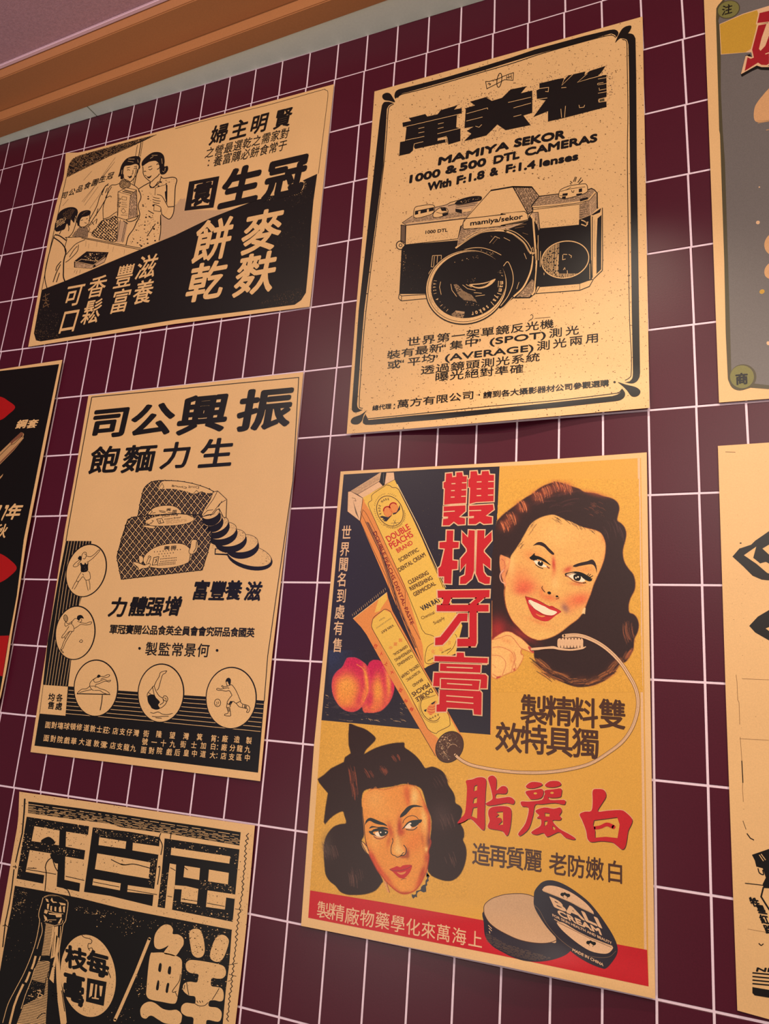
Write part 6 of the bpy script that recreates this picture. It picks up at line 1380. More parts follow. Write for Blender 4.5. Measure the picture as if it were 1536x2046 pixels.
f2 = smooth(q('DA 255,400 250,330 262,260 300,190 360,150 440,120 500,125 580,135 680,115 760,95 850,75 950,62 1030,70 1090,110 1140,170 1180,270 1230,380 1275,480 1300,600 1305,720 1290,850 1310,950 1270,1080 1280,1150 1265,1280 1240,1390 1200,1480 1150,1580 1080,1670 1000,1715 920,1735 850,1725 770,1680 700,1620 620,1540 560,1460 500,1390 440,1280 390,1180 350,1080 320,1000 290,860 280,700 260,520'), True, 3)
p.fill(f2, 'e08c3c', 1.2)
def b2(s, rx, ry, c, al, rot=0): x, y = q('DA ' + s)[0]; p.blob(x, y, rx, ry, c, al, rot, f2)
b2('450,300', 22, 26, 'e3a052', .8); b2('600,500', 26, 22, 'e59a48', .6); b2('1060,250', 8, 18, 'ebb96c', .95); b2('940,180', 7, 16, 'c8542a', .7); b2('960,300', 4, 14, 'c8542a', .6); b2('1210,600', 5, 26, 'ecb868', .9, -10); b2('1190,760', 5, 16, 'e8a858', .8)
b2('1100,880', 20, 20, 'dc7630', .6); b2('800,900', 6, 30, 'e8b060', .8); b2('810,1060', 9, 10, 'ecb86a', .95); b2('870,1100', 6, 6, 'ecb86a', .8); b2('950,1110', 4, 9, '7e2a1c', .85); b2('890,1165', 9, 3, '8a301e', .8)
b2('830,700', 5, 18, 'a83a20', .9); b2('860,790', 7, 7, 'b84424', .85, 30); b2('690,770', 5, 16, 'b84a28', .8, -15); b2('660,930', 4, 12, 'c05a2c', .7, 10); b2('1180,900', 3, 14, 'b85a2c', .6, -8)
b2('1240,430', 4, 14, 'c04a28', .7, -25); b2('1290,680', 4, 24, 'b8442a', .8); b2('1290,930', 6, 18, '6a2c28', .85); b2('1250,1180', 6, 12, 'b03c26', .7); b2('1240,1050', 3, 5, 'ecb868', 1)
b2('420,1180', 5, 18, 'c03a24', .85, -25); b2('520,1360', 5, 22, 'c84228', .85, -32); b2('640,1500', 5, 18, 'c84a2a', .7, -40); b2('1180,1420', 5, 18, 'a8321e', .8, 18); b2('1130,1560', 5, 18, 'c04424', .8, 28); b2('930,1725', 26, 3, 'a83420', .85, 2); b2('750,1640', 14, 3, 'c04a28', .8, 38)
b2('900,1600', 22, 12, 'e8963e', .7); b2('450,900', 12, 20, 'e8a050', .7); b2('1000,1000', 16, 14, 'dd7430', .5); b2('1060,470', 12, 6, 'e0923e', .7)
p.stroke(f2[12:120], 1.8, 'a03a22', .55, 1.5)
p.stroke(f2[-70:-10], 2.4, 'b0301e', .65, 1.8)
for i, c in enumerate(('300,190', '380,140', '470,125', '270,280', '560,130', '760,95', '950,60', '1080,100', '1140,160')):
    x, y = q('DA ' + c)[0]; strands(p, x, y, (.6, .5, .4, .8, .2, -.2, -.2, -.5, -.6)[i], -.85 if i != 3 else -.5, 7, 6, 'e08c3c', .9, 230 + i, 0, .7, 4)
p.fill(smooth(q('DA 240,925 275,950 320,1000 345,1060 362,1135 320,1105 275,1040 250,980'), True, 3), 'e6a55e', 1)
p.fill(q('DA 578,1520 625,1560 680,1715 645,1710 620,1640'), 'd8945c', 1); p.stroke(q('DA 632,1560 655,1640 678,1715'), 1.2, '7a3426', .9)
p.grain(.03, 6)
oL = [(642.5, 1441), (801, 1455.5), (865, 1459), (880, 1516), (934, 1522), (934, 1794), (760, 1794), (758, 1802.5), (619.5, 1779)]
oL = [(642.5, 1441), (801, 1455), (838, 1459), (858, 1492), (868, 1510), (880, 1523), (895, 1526), (934, 1530), (934, 1794), (724, 1794), (700, 1791.5), (619, 1778)]
p.build('painted_lower_woman', P4, 2.0, oL, 'painted dark haired woman with a black bow, facing the viewer')

# ---------------------------------------------------------- peaches
p = Paint(655, 1298, 800, 1436, 1.0, 'navy')
strands(p, 700, 1420, 1, .1, 60, 12, '7c6552', .6, 300, .2, .7, 60); strands(p, 680, 1390, 1, .4, 20, 14, '6a5548', .5, 301, .2, .7, 25)
p.blob(660, 1300, 40, 60, '303a5a', .7)
pr = smooth(q('D2 560,945 600,890 640,878 700,885 770,940 830,1030 868,1150 870,1230 840,1330 790,1410 720,1475 640,1500 560,1500 500,1470 480,1200'), True, 4)
p.fill(pr, 'c22a4a', 1.2); 
for s_, rx, ry, c, al, r in (('670,1250', 15, 36, 'e2883c', 1, 4), ('600,1440', 22, 12, 'e07a3c', .95, -20), ('810,1230', 7, 34, 'e0833c', .9, 4)):
    x, y = q('D2 ' + s_)[0]; p.blob(x, y, rx, ry, c, al, r, pr)
def b3(s, rx, ry, c, al, rot, cl): x, y = q('D2 ' + s)[0]; p.blob(x, y, rx, ry, c, al, rot, cl)
b3('680,940', 26, 13, 'c01f4a', 1, 20, pr); b3('600,1010', 8, 18, 'c01f4a', .9, 0, pr); b3('740,1150', 6, 28, 'c42a48', .95, -8, pr); b3('850,1200', 5, 36, 'c42a48', .95, 6, pr); b3('700,1350', 8, 16, 'd0503e', .6, 20, pr); b3('590,1350', 6, 22, 'c42a48', .8, 10, pr); b3('800,1120', 4, 26, 'e8963f', .8, -8, pr); b3('690,1250', 10, 26, 'e8983f', .7, 0, pr)
pl = smooth(q('D2 300,880 320,855 370,848 430,858 500,900 550,950 580,1040 590,1150 575,1260 540,1360 490,1430 420,1480 350,1490 270,1460 200,1390 150,1290 135,1180 150,1080 200,1010 260,960'), True, 4)
p.fill(pl, 'c4284c', 1.2)
for s_, rx, ry, c, al, r in (('300,1230', 30, 38, 'e0863c', 1, 5), ('300,1330', 30, 22, 'e0803c', .8, 0), ('460,1400', 14, 8, 'da6a40', .7, -30)):
    x, y = q('D2 ' + s_)[0]; p.blob(x, y, rx, ry, c, al, r, pl)
b3('380,930', 30, 18, 'c01f4a', 1, 10, pl); b3('220,1050', 16, 16, 'c01f4a', .9, -20, pl); b3('440,1020', 16, 18, 'c01f4a', .95, 20, pl); b3('500,1150', 8, 34, 'c42a48', .95, -4, pl); b3('160,1200', 7, 34, 'c42a48', .9, 0, pl); b3('470,1330', 10, 16, 'c42a48', .9, 15, pl); b3('350,1470', 34, 6, 'cc3f42', .9, 0, pl); b3('540,1100', 4, 30, 'e8963f', .9, -8, pl); b3('520,1280', 5, 26, 'e07a3c', .8, 15, pl); b3('300,1220', 24, 30, 'e6923e', .95, 5, pl); b3('300,1150', 16, 14, 'e89a44', .7, 0, pl)
p.stroke(smooth(q('D2 430,930 500,980 540,1060 555,1150 550,1260 510,1370')), 1.6, 'e8963f', .8); p.stroke(pl + pl[:1], .8, 'd8506a', .6); p.stroke(smooth(q('D2 735,960 760,1010 800,1080 820,1180')), 1.0, 'e07a60', .8)
p.grain(.05, 7)
p.build('painted_peaches', P4, 2.0, [(656, 1299), (799, 1299), (799, 1435), (656, 1435)], 'pair of pink and orange peaches on a dark ground')

# ---------------------------------------------------------- carton and tube
a = Part('toothpaste_carton', P4)
a.poly(q('D1 355,362 660,172 700,145 720,143 700,240 640,290 500,442 440,400'), 'tin', 2); a.hatch(q('D1 370,362 660,190 700,200 690,235 430,395'), -30, 2.2, .5, 'mid', 2.2, .3, 3, .4)
a.poly(q('D1 440,400 690,250 735,300 505,440'), 'pale', 2.3); a.stroke(q('D1 440,400 690,250 740,300'), .8, 'brn', 2.5)
a.outline(q('D1 325,370 357,362 500,445 468,718 318,602'), 'pale', 'brn', .9, 2.4); a.poly(q('D1 385,470 400,520 440,640 460,700 415,620'), 'mid', 2.8); a.lines('D1 355,362 440,410 500,445|D1 370,440 410,450 420,480 395,475', .8, 'brn', 3)
a.poly(q('D1 718,143 778,145 748,295 735,300 698,238'), 'ink', 2.6); a.lines('D1 745,150 745,270', .8, 'grey', 3)
a.outline(q('D1 778,143 868,140 876,225 755,290'), 'pale', 'brn', .8, 2.7)
a.poly([(724.6, 994.5), (788, 958), (923, 1250), (910, 1306), (846.5, 1335), (839.7, 1322), (719.6, 1042)], 'ora', 2.5)
a.poly(q('D1 500,440 876,225 D4 632,380 530,800 200,935 60,1028 D2 1205,700 D1 1000,1480 600,620 500,460'), 'yel2', 2.8)
a.poly(q('D1 500,450 520,470 470,720 465,715'), 'ora', 2.9)
# printed rules on the narrow side
a.lines('D1 470,600 600,860 840,1370 D2 900,240 1100,620 1195,880', .8, 'brn', 3.2)
for o, w in ((0, 1.2), (14, .8), (26, 1.6), (40, .7)):
    a.stroke(q('D1 %f,%f 700,%f D2 %f,300 %f,735' % (530 + o, 720 + o * .3, 1080 - o * 2.2, 925 + o * .9, 1100 + o * 1.1)), w, 'navy', 3.3)
a.lines('D1 470,720 500,580 530,610 560,660 680,900 830,1210 1000,1536 D2 1000,300 1180,640|D1 470,720 600,1000 790,1400 D2 880,350 1080,700', .8, 'brn', 3.3)
a.latin('DOUBLE PEACHS DENTAL PASTE', q('D1 622,850')[0], q('D2 1068,465')[0], 7.5, 'dred', 3.4, .03, 0, up=(0.82, -.42))
# front panel rule with notched corners
a.stroke(smooth(q('D1 780,288 700,340 620,395 602,430 605,470 575,490 565,520 590,590'), n=3) + q('D2 1000,20 1200,520') + smooth(q('D2 1240,570 1290,580 1340,600'), n=3), 1.0, 'brn', 3.4)
a.stroke(smooth(q('D1 780,288 820,298 850,320 890,320 925,345'), n=3) + q('D1 1150,800 1450,1500'), 1.2, 'brn', 3.4)
a.stroke(q('D1 905,280 1150,760 1480,1500'), 1.2, 'cream', 3.3)
a.stroke(smooth(q('D4 200,640 130,680 90,740 65,910 120,960 230,930'), n=3), 1.0, 'brn', 3.4); a.stroke(smooth(q('D4 520,505 545,540 540,600 490,720 400,805'), n=3), 1.0, 'brn', 3.4)
a.latin('FAMI', q('D4 110,925')[0], q('D4 190,880')[0], 3, 'brn', 3.5, .05); a.latin('IN CHINA', q('D4 320,800')[0], q('D4 460,730')[0], 3, 'brn', 3.5, .05)
for ch, c in (('卩', '440,640'), ('化', '190,770'), ('山', '310,735')): a.char(ch, q('D4 ' + c)[0], 7, 8, 'ora', 3.5, .03)
up = (-.53, -.85)
e = q('D1 820,597')[0]
a.stroke(ell(e[0], e[1], 25, 31.5, -28, 40), 1.4, 'brn', 3.4, closed=True); a.stroke(ell(e[0], e[1], 27.5, 34.5, -28, 60, 20, 150), .7, 'brn', 3.4)
for k in range(44):
    t = 30 + k * 6.8; b_ = ell(e[0], e[1], 28, 35, -28, 1, t, t + 360)[0]; c_ = ell(e[0], e[1], 30.5, 37.5, -28, 1, t + 4, t + 364)[0]
    if k % 11 != 5: a.stroke([b_, c_], .6, 'brn', 3.4)
for cx, cy, r_ in ((795, 605, -20), (865, 560, -20)):
    c = q('D1 %f,%f' % (cx, cy))[0]; a.poly(ell(c[0], c[1], 8.6, 10.2, r_), 'ora', 3.6 + (cx == 795) * .3); a.stroke(ell(c[0] - 1, c[1] - 3.4, 7.4, 6.8, r_, 14, 180, 350), 2.4, 'red', 4); a.stroke(ell(c[0], c[1], 8.4, 10, r_), .6, 'red', 4, closed=True)
a.poly(q('D1 700,670 735,655 800,670 850,640 780,720 740,715 760,700 725,700 745,685'), 'navy', 4.2); a.poly(q('D1 850,625 900,610 940,520 940,580 890,630 860,640'), 'navy', 4.2)
for k, ch in enumerate('TRADE MARK'):
    t = -183 + k * 13.2; c = ell(e[0], e[1], 20, 25, -28, 1, t, t + 360)[0]; v = np.array(c) - e; v /= np.linalg.norm(v)
    if ch != ' ': a.char(ch, c, 4.5, 4.5, 'brn', 3.6, .04, 0, ax=(-v[1], v[0]), ay=(-v[0], -v[1]), latin=True)
a.lines('D1 850,800 870,745 890,700|D1 830,740 940,735|D1 860,700 900,760', .8, 'mid', 3.5)
R_ = 'red'
def lt(s, p0, p1, h, c, b=.03): a.latin(s, q(p0)[0], q(p1)[0], h, c, 3.6, b, 0, up=up)
lt('DOUBLE', 'D1 805,965', 'D1 1065,808', 13, 'lip'); lt('PEACHS', 'D1 840,1045', 'D1 1100,893', 13, 'lip'); lt('BRAND', 'D1 915,1090', 'D1 1095,985', 9, 'lip')
lt('SCIENTIFIC', 'D1 940,1200', 'D1 1165,1068', 8, 'brn'); lt('DENTAL CREAM', 'D1 935,1315', 'D1 1245,1125', 8.5, 'brn'); lt('CLEANSING', 'D1 1050,1465', 'D1 1282,1340', 8.5, 'brn'); lt('REFRESHING', 'D1 1070,1538', 'D1 1328,1400', 8.5, 'brn'); lt('GERMICIDAL', 'D2 1112,130', 'D2 1365,-10', 8.5, 'brn')
lt('VAN RAY', 'D2 1205,300', 'D2 1425,185', 10.5, 'navy', .04); lt('Chemical', 'D2 1200,402', 'D2 1350,330', 6.5, 'brn', .01); lt('Supply', 'D2 1345,460', 'D2 1470,390', 6.5, 'brn', .01)
a.build()

a = Part('toothpaste_tube', P4)
a.poly(q('D2 385,390 785,80 800,150 850,300') + [(850, 1342), (918.5, 1463)] + q('D7 740,560 560,850 410,770 230,460') + [(785.6, 1364.6)] + q('D2 600,680 545,580 480,490'), 'ora', 4)
a.poly(q('D2 640,560 605,480 620,400 750,285 830,320 870,400') + [(850, 1348), (916, 1466)] + q('D7 590,560 480,600 420,540 330,465 95,20 D2 1150,1513'), 'yel2', 4.3)
a.poly(q('D2 690,150 780,90 790,160 720,260 700,300 640,320'), 'yel2', 4.25)
a.stroke(q('D2 385,390 785,80'), .8, 'cream', 4.6)
a.stroke(smooth(q('D2 830,310 860,370 1000,620 1200,980 1390,1300'), n=4), 1.1, 'brn', 4.6); a.stroke(q('D7 555,235 700,490'), .9, 'brn', 4.6); a.stroke(q('D7 0,70 230,460 412,770'), 1.0, 'brn', 4.6)
a.stroke(smooth(q('D2 830,310 800,290 760,280 700,320 630,375 610,430 605,490 640,560'), n=3) + q('D7 100,30 320,450') + smooth(q('D7 360,485 420,505 450,480 570,420 585,380 570,290 545,250'), n=3), 1.1, 'brn', 4.6)
for k in range(19):
    x, y = 375 + k * 21.5, 335 - k * 17.0; p_ = q('D2 %f,%f' % (x, y))[0]
    a.stroke([p_, (p_[0] + 1.2, p_[1] + 4 + (k % 3))], .9, 'tan2', 4.6)
dn = (.53, .85)
def lu(s, p0, p1, h, c='brn', b=.03): a.latin(s, q(p0)[0], q(p1)[0], h, c, 4.8, b, 0, up=dn)
lu('VAN RAY', 'D2 855,455', 'D2 710,545', 5.5); lu('Chemical Laboratory', 'D2 835,375', 'D2 655,500', 3.2, 'mid', 0); lu('Shanghai', 'D2 755,370', 'D2 690,410', 3, 'mid', 0)
for ch, c in (('中', '830,735'), ('國', '885,690'), ('製', '945,645')): a.char(ch, q('D2 ' + c)[0], 7, 7, 'ora', 4.8, .03)
lu('GERMICIDAL', 'D2 1018,700', 'D2 855,808', 5.5); lu('REFRESHING', 'D2 1058,750', 'D2 870,870', 6); lu('CLEANSING', 'D2 1078,815', 'D2 905,925', 6); lu('DENTAL CREAM', 'D2 1150,925', 'D2 948,1065', 6.5); lu('SCIENTIFIC', 'D2 1165,1000', 'D2 1008,1108', 5.5); lu('BRAND', 'D2 1195,1095', 'D2 1082,1170', 6)
lu('PEACHS', 'D2 1268,1145', 'D2 1072,1270', 9, 'brn', .04); lu('DOUBLE', 'D2 1305,1212', 'D2 1118,1330', 9, 'brn', .04)
for k, (ch, c) in enumerate((('巴', '650,715'), ('卜', '718,805'), ('上', '775,920'), ('十', '845,1025'), ('双', '945,1235'), ('叶', '1010,1365'), ('林', '1075,1460'))): a.char(ch, q('D2 ' + c)[0], 8, 9, 'red', 4.8, .02, 0, ax=(.8, .4), ay=(-.4, .8))
e = q('D7 355,215')[0]
a.stroke(ell(e[0], e[1], 18, 26, -28, 30, 60, 300), 1.3, 'brn', 4.8); a.stroke(ell(e[0], e[1], 21, 29, -28, 30, 80, 260), .7, 'brn', 4.8)
a.poly(q('D7 390,130 425,120 430,200 400,265 350,290 310,250 315,200 350,160'), 'ora', 4.9); a.lines('D7 320,215 370,225 410,215|D7 325,245 370,260 405,245|D7 330,190 380,195 410,180|D7 340,275 370,282', 1.0, 'red', 5); a.poly(q('D7 275,230 310,215 300,250 285,245'), 'navy', 5); a.poly(q('D7 360,150 415,118 400,150 370,165'), 'navy', 5)
for k in range(14):
    p_ = q('D7 %f,%f' % (235 + k * 13, 120 - k * 4.5))[0]; a.stroke([p_, (p_[0] + 1.5, p_[1] - 2.4)], .8, 'brn', 5)
a.text('MARK', q('D7 355,330')[0], q('D7 450,285')[0], 5, 5, 'brn', 5, .03)
e = q('D7 578,664')[0]
a.poly(ell(e[0], e[1], 26.5, 32.5, 28, 40), 'brn', 5.2); ce = ell(e[0] - 3, e[1] - 2, 23, 28, 28, 30)
a.specks(ce, 200, .4, 2.0, 'mid', 5.4, 130); a.specks(ell(e[0] - 8, e[1] - 10, 13, 16, 28, 20), 60, .6, 2.0, 'tin', 5.5, 131); a.specks(ell(e[0] - 8, e[1] + 16, 12, 9, 28, 20), 40, .5, 1.8, 'tin', 5.5, 133); a.specks(ce, 110, .4, 1.5, 'brn', 5.6, 132); a.stroke(ell(e[0], e[1], 26.5, 32.5, 28, 40), 1.0, 'ink', 5.7, closed=True)
a.poly(ell(e[0] + 8, e[1] + 8, 11, 13, 28, 24), 'brn', 5.8); a.stroke(ell(e[0] + 6, e[1] + 6, 10, 12, 28, 14, 170, 300), .8, 'tin', 6)
a.build()

# ---------------------------------------------------------- ribbon of paste, brush
a = Part('paste_ribbon_and_brush', P4)
rb = smooth(q('D7 645,757 690,800 760,845 850,882 1000,915 1150,940 1300,957 1450,965') + [(1080, 1543.5), (1125.8, 1539), (1178, 1526), (1219.6, 1500.8), (1245, 1480), (1262, 1455), (1271, 1430), (1274.5, 1408), (1273, 1388), (1267, 1369), (1257, 1350.8), (1244, 1330), (1230, 1313), (1214, 1298), (1198.8, 1287), (1183, 1278.5), (1165, 1271.5), (1148, 1269), (1126, 1270.5)], n=5)
a.stroke(rb, 6.4, 'brn', 6.2, w1=8.5, cap=True); a.stroke(rb, 4.8, 'pale', 6.4, w1=7, cap=True)
a.stroke([(x + .8, y + 1.0) for x, y in rb], 1.2, 'tin', 6.6); a.stroke([(x - .5, y - 1.4) for x, y in rb[30:]], .5, 'mid', 6.6)
a.poly(smooth(q('D6 388,553 450,545 520,540 600,533 645,545 700,555 760,560 820,555 880,545 912,535 908,550 880,562 800,575 740,577 660,570 600,560 520,562 450,572 395,575'), True, 4), 'pale', 6.3); a.stroke(smooth(q('D6 395,575 450,572 520,562 600,560 660,571 740,578 800,576 880,563 912,545')), .9, 'brn', 6.6)
a.poly(smooth(q('D6 650,462 700,455 770,452 850,455 884,468 886,520 880,550 800,548 720,550 650,545 640,500'), True, 4), 'pale', 6.4)
for k in range(7): a.poly(q('D6 %f,455 %f,455 %f,475' % (668 + k * 31, 684 + k * 31, 677 + k * 31)), 'brn', 6.8); a.poly(q('D6 %f,548 %f,548 %f,520' % (665 + k * 31, 676 + k * 31, 670 + k * 31)), 'brn', 6.8)
for k in range(13): a.stroke(q('D6 %f,478 %f,545' % (656 + k * 17.5, 653 + k * 17.5)), .5, 'tin', 6.7)
a.build()

# ---------------------------------------------------------- the large red characters
SH = ['D3 210,180 290,172 295,228 350,222 350,165 430,160 440,215 495,215 480,578 270,592 185,603 195,380 178,375 178,300 205,290', 'D3 545,150 630,145 640,200 695,197 700,148 790,143 800,195 865,197 858,555 620,567 530,590 540,370 513,355 515,265 540,240',
 'D3 180,628 475,612 475,690 385,770 470,790 468,868 375,875 318,832 255,883 165,885 172,800 235,792 240,765 175,762 178,700', 'D3 525,620 850,600 860,668 750,755 838,772 835,858 725,865 672,832 615,868 520,868 522,790 590,785 590,755 525,760',
 'D3 220,955 310,955 305,1108 385,1112 380,1190 300,1196 298,1362 368,1368 365,1478 290,1485 282,1680 185,1675 185,1580 110,1580 103,1470 140,1440 195,1200 120,1193 122,1115 215,1108', 'D3 430,970 510,1050 520,950 602,955 592,1500 560,1610 480,1680 400,1682 405,1592 470,1562 485,1402 408,1500 410,1342 495,1242 492,1200 430,1120',
 'D3 637,952 735,952 730,1065 832,970 832,1090 725,1218 725,1250 815,1345 815,1480 713,1400 722,1520 765,1580 812,1592 805,1680 740,1682 660,1645 617,1540']
YA = ['D3 95,1775 805,1765 800,1865 635,1870 640,1965 D4 435,55 455,0 D3 275,1870 100,1870', 'D3 165,1860 285,1860 D4 425,60 325,60 345,0', 'D4 245,65 1030,62 1030,165 245,160', 'D3 640,1862 742,1862 D4 850,60 850,640 830,692 740,692 740,60', 'D4 557,578 745,575 745,692 555,695', 'D4 575,195 712,192 705,312 612,312 520,440 400,600 330,670 220,675 222,565 300,550 420,400']
GO = ['D4 550,787 655,790 660,858 1018,870 1015,947 210,917 213,840 545,850', 'D4 297,945 912,970 905,1090 292,1065', 'D4 205,1090 980,1118 1012,1150 1003,1328 902,1328 900,1203 298,1178 290,1298 190,1293', 'D4 305,1190 890,1210 885,1358 300,1333', 'D4 290,1352 900,1370 925,1400 920,1732 808,1722 800,1640 400,1620 385,1680 240,1682 242,1578 285,1568']
a = Part('large_red_characters', P4)
for s in SH + GO: a.stroke(q(s), 4.6, 'pale', 5.0, closed=True); 
YA[0] = 'D3 95,1775 805,1765 800,1865 100,1872'
for s in YA: a.stroke(q(s), 5.0, 'pale', 5.0, closed=True)
for n_, s in enumerate(SH + GO + YA): a.poly(q(s), 'red', 6.3 + n_ * .08)
a.lines('D3 285,317 340,315|D3 428,305 492,302|D3 280,412 330,410|D3 422,402 487,398|D3 275,500 327,498|D3 418,490 480,487|D3 630,293 695,291|D3 785,288 860,286|D3 628,388 690,386|D3 783,383 857,381|D3 628,480 690,478|D3 782,473 852,470|D3 178,700 330,690|D3 525,685 690,680|D3 170,785 235,778|D3 400,770 590,772', 2.0, 'pale', 8.2)
a.lines('D4 295,944 1010,970|D4 290,1077 905,1100|D4 300,1172 298,1335 888,1362 905,1205 305,1178|D4 395,1008 790,1022|D4 400,1255 780,1277|D4 390,1440 797,1468|D4 390,1525 800,1556', 2.2, 'pale', 8.2)
a.build()

a = Part('red_brush_characters', P4)
B = [('DB 118,115 165,105 205,90 250,90 272,112 268,200 262,350 262,478 240,490 205,455 150,405 100,430 52,442 80,400 110,360 122,250 125,160', ['DB 182,155 206,145 202,188 176,196', 'DB 178,250 204,240 200,285 170,290', 'DB 172,322 205,316 203,405 158,385']),
 ('DB 287,95 320,75 348,95 352,140 350,190 390,158 425,160 436,188 420,215 352,215 348,250 400,245 455,240 490,265 480,295 430,285 350,300 290,305 268,290 310,265 322,240 305,160', []),
 ('DB 298,330 345,312 430,312 465,340 462,440 445,520 425,535 395,500 300,482 285,460 300,420 288,370', ['DB 350,355 402,350 402,452 365,455 395,425 385,400 345,395 370,375']),
 ('DB 578,155 620,125 690,130 700,150 640,172 590,170', []), ('DB 575,198 640,185 700,178 712,210 690,248 620,257 598,240', []), ('DB 725,145 765,118 830,120 845,148 790,165 735,160', []), ('DB 722,190 790,180 848,175 850,215 838,240 770,245 732,225', []),
 ('DB 540,275 600,275 700,262 718,225 745,225 762,262 870,262 880,285 865,298 800,285 700,295 648,300 632,380 600,480 540,535 520,530 525,510 575,440 600,340 585,315 548,310', []),
 ('DB 650,345 720,320 790,330 840,320 852,350 835,380 850,400 835,418 780,420 830,480 900,520 955,555 940,567 880,550 835,510 790,525 740,545 712,515 660,530 618,515 640,492 690,460 692,410 660,400 680,380', ['DB 722,360 760,365 758,390 722,388', 'DB 720,425 745,420 740,450 718,465', 'DB 780,460 805,475 800,495 782,485']),
 ('DB 1090,190 1130,178 1178,188 1192,235 1160,290 1128,350 1200,345 1300,340 1340,355 1390,405 1388,445 1362,500 1350,580 1335,630 1310,640 1260,600 1230,585 1150,578 1080,585 1050,560 1040,500 1010,420 990,372 1030,352 1080,345 1090,270', ['DB 1100,418 1200,405 1278,395 1297,450 1280,555 1190,545 1108,552 1108,500 1092,455'])]
for n_, (o, hs) in enumerate(B):
    P_ = smooth(q(o), True, 3); H_ = [q(h) for h in hs]
    a.stroke(P_, 2.6, 'pale', 1.6, closed=True)
    a.poly([(x + 1.3, y + 1.5) for x, y in P_], 'brn', 2.0 + n_ * .1, [[(x + 1.3, y + 1.5) for x, y in h] for h in H_]); a.poly(P_, 'red', 3.6 + n_ * .1, H_)
a.stroke(smooth(q('DB 1100,478 1150,470 1200,450 1250,470')), 6.5, 'red', 4.8, w1=8, cap=True)
for c in ('650,212', '778,208'): a.poly(ell(*q('DB ' + c)[0], 3.4, 2), 'yel', 4.9)
a.build()

a = Part('brown_lettering', P4)
for ch, c in (('製', '415,1143'), ('精', '655,1155'), ('料', '900,1172'), ('雙', '1167,1185'), ('效', '175,1408'), ('特', '415,1425'), ('具', '660,1448'), ('獨', '912,1465')): a.char(ch, q('D6 ' + c)[0], 52, 58, 'brn', 2, 0.022)
a.build(); a = Part('brown_lettering', P4)
for ch, c in (('造', '175,200'), ('再', '320,215'), ('質', '465,235'), ('麗', '617,250'), ('老', '830,283'), ('防', '985,303'), ('嫩', '1143,322'), ('白', '1317,350')): a.char(ch, q('DC ' + c)[0], 35, 44, 'brn', 2, 0.018)
a.build()

a = Part('tan_lettering', P4)
for ch, c in (('世', 'D1 307,850'), ('界', 'D1 288,1045'), ('聞', 'D1 273,1225'), ('名', 'D1 255,1405'), ('到', 'D2 248,120'), ('處', 'D2 228,310'), ('有', 'D2 213,500'), ('售', 'D2 203,703')): a.char(ch, q(c)[0], 18.5, 28, 'pale', 2.6, 0.012)
a.build(); a = Part('tan_lettering', P4)
for ch, c in (('製', '182,225'), ('精', '283,242'), ('廠', '397,270'), ('物', '512,288'), ('藥', '630,305'), ('學', '747,330'), ('化', '865,355'), ('來', '982,378'), ('萬', '1097,400'), ('海', '1218,425'), ('上', '1342,447')): a.char(ch, q('DE ' + c)[0], 28, 33, 'pale', 2, 0.006)
a.build()

# ---------------------------------------------------------- cream tin
a = Part('cream_tin', P4)
a.poly(smooth(q('DD 113,300 112,400 120,500 150,560 200,610 280,655 350,690 450,722 550,732 650,725 750,700 830,660 860,600 760,500 600,420 300,300'), True, 4), 'navy', 2)
a.hatch(q('DD 130,560 350,680 550,722 700,705 600,670 300,580 130,480'), 12, 2.2, .6, 'mid', 2.3, .4, 3, .5)
a.poly(smooth(q('DD 115,300 120,240 170,200 230,175 300,160 400,152 480,160 545,185 640,300 730,548 680,568 600,575 500,565 400,540 300,495 220,450 160,400 125,345'), True, 4), 'tin', 2.6); a.stroke(smooth(q('DD 730,548 680,568 600,575 500,565 400,540 300,495 220,450 160,400 125,345 113,300 120,245 170,200 230,175 300,158 400,151 480,158 545,180')), 1.4, 'brn', 2.9)
a.lines('DD 150,420 180,450|DD 155,445 180,470|DD 158,470 165,490', 1.2, 'pale', 3)
a.poly(smooth(q('DD 538,190 545,130 580,80 620,48 680,37 750,52 830,90 920,150 1010,225 1090,320 1160,420 1215,510 1248,590 1250,660 1210,730 1155,788 1110,785 1020,750 930,700 850,640 760,560 650,440 570,320 540,250'), True, 4), 'navy', 3.2)
a.stroke(smooth(q('DD 545,250 590,300 650,410 740,520 850,610 960,670 1080,695 1180,690 1240,640')), 1.0, 'mid', 3.5)
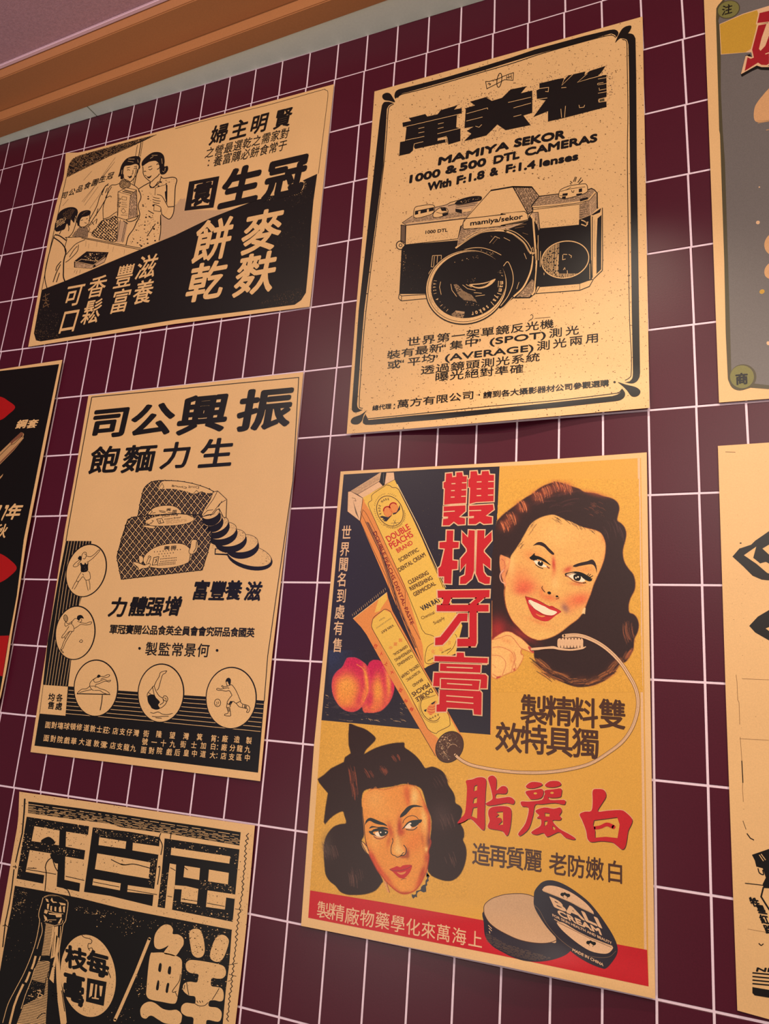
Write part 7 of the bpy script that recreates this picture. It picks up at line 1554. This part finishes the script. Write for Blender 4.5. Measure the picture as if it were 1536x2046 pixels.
a.poly(smooth(q('DD 617,108 640,88 690,83 760,98 850,138 930,190 1000,250 1050,320 950,280 850,225 740,175 620,130'), True, 3), 'pale', 3.6); a.stroke(q('DD 618,128 740,175 850,222 1050,325'), 1.6, 'tin', 3.8)
a.poly(smooth(q('DD 735,395 790,400 900,465 1020,525 1130,575 1208,602 1205,630 1170,660 1110,662 1020,640 920,580 820,500 760,440'), True, 3), 'pale', 3.6); a.stroke(q('DD 712,368 800,420 1000,520 1208,600'), 1.6, 'tin', 3.8); a.stroke(q('DD 720,385 820,435 1020,535 1200,610'), .8, 'brn', 3.9)
def sl2(st, p0, p1, h, b, upv, c='pale'): a.latin(st, q('DD ' + p0)[0], q('DD ' + p1)[0], h, c, 4, b, 0, up=upv)
sl2('BALI', '715,262', '1115,442', 22, .08, (-.42, -.9)); sl2('CREAM', '755,338', '1115,503', 13.5, .08, (-.35, -.93)); sl2('FOR SKIN HEALTH AND BEAUTY', '700,345', '1205,585', 5.5, .04, (-.2, -1)); sl2('MADE IN CHINA', '868,640', '1130,770', 5.5, .04, (.1, -1))
for c in ('808,165', '1028,575'):
    x, y = q('DD ' + c)[0]
    for dx, dy, r in ((-6, -1.5, 4), (-1.5, -3, 3), (5.5, .5, 4), (2, -1, 3)): a.poly(ell(x + dx, y + dy, r, r * .9), 'ink', 4 + (dx % 4) * .05)
    a.lines('Z %f,%f %f,%f|Z %f,%f %f,%f' % (x - 6, y + 1, x - 3, y + 5, x + 5, y + 2, x + 3, y + 7), 1.0, 'ink', 4.3)
a.build()

a = Part('lace_collar', P4)
a.poly(q('DA 1235,1440 1250,1400 1262,1420 1240,1470 1290,1465 1270,1500 1280,1530 1250,1560 1255,1600 1235,1620 1240,1700 1200,1715 1170,1700 1150,1690 1110,1710 1095,1740 1100,1790 1070,1780 1040,1810 1020,1780 1015,1740 1050,1750 1080,1740 1085,1690 1130,1680 1155,1670 1160,1630 1190,1600 1225,1590 1230,1530 1255,1500'), 'navy', 3)
a.build()
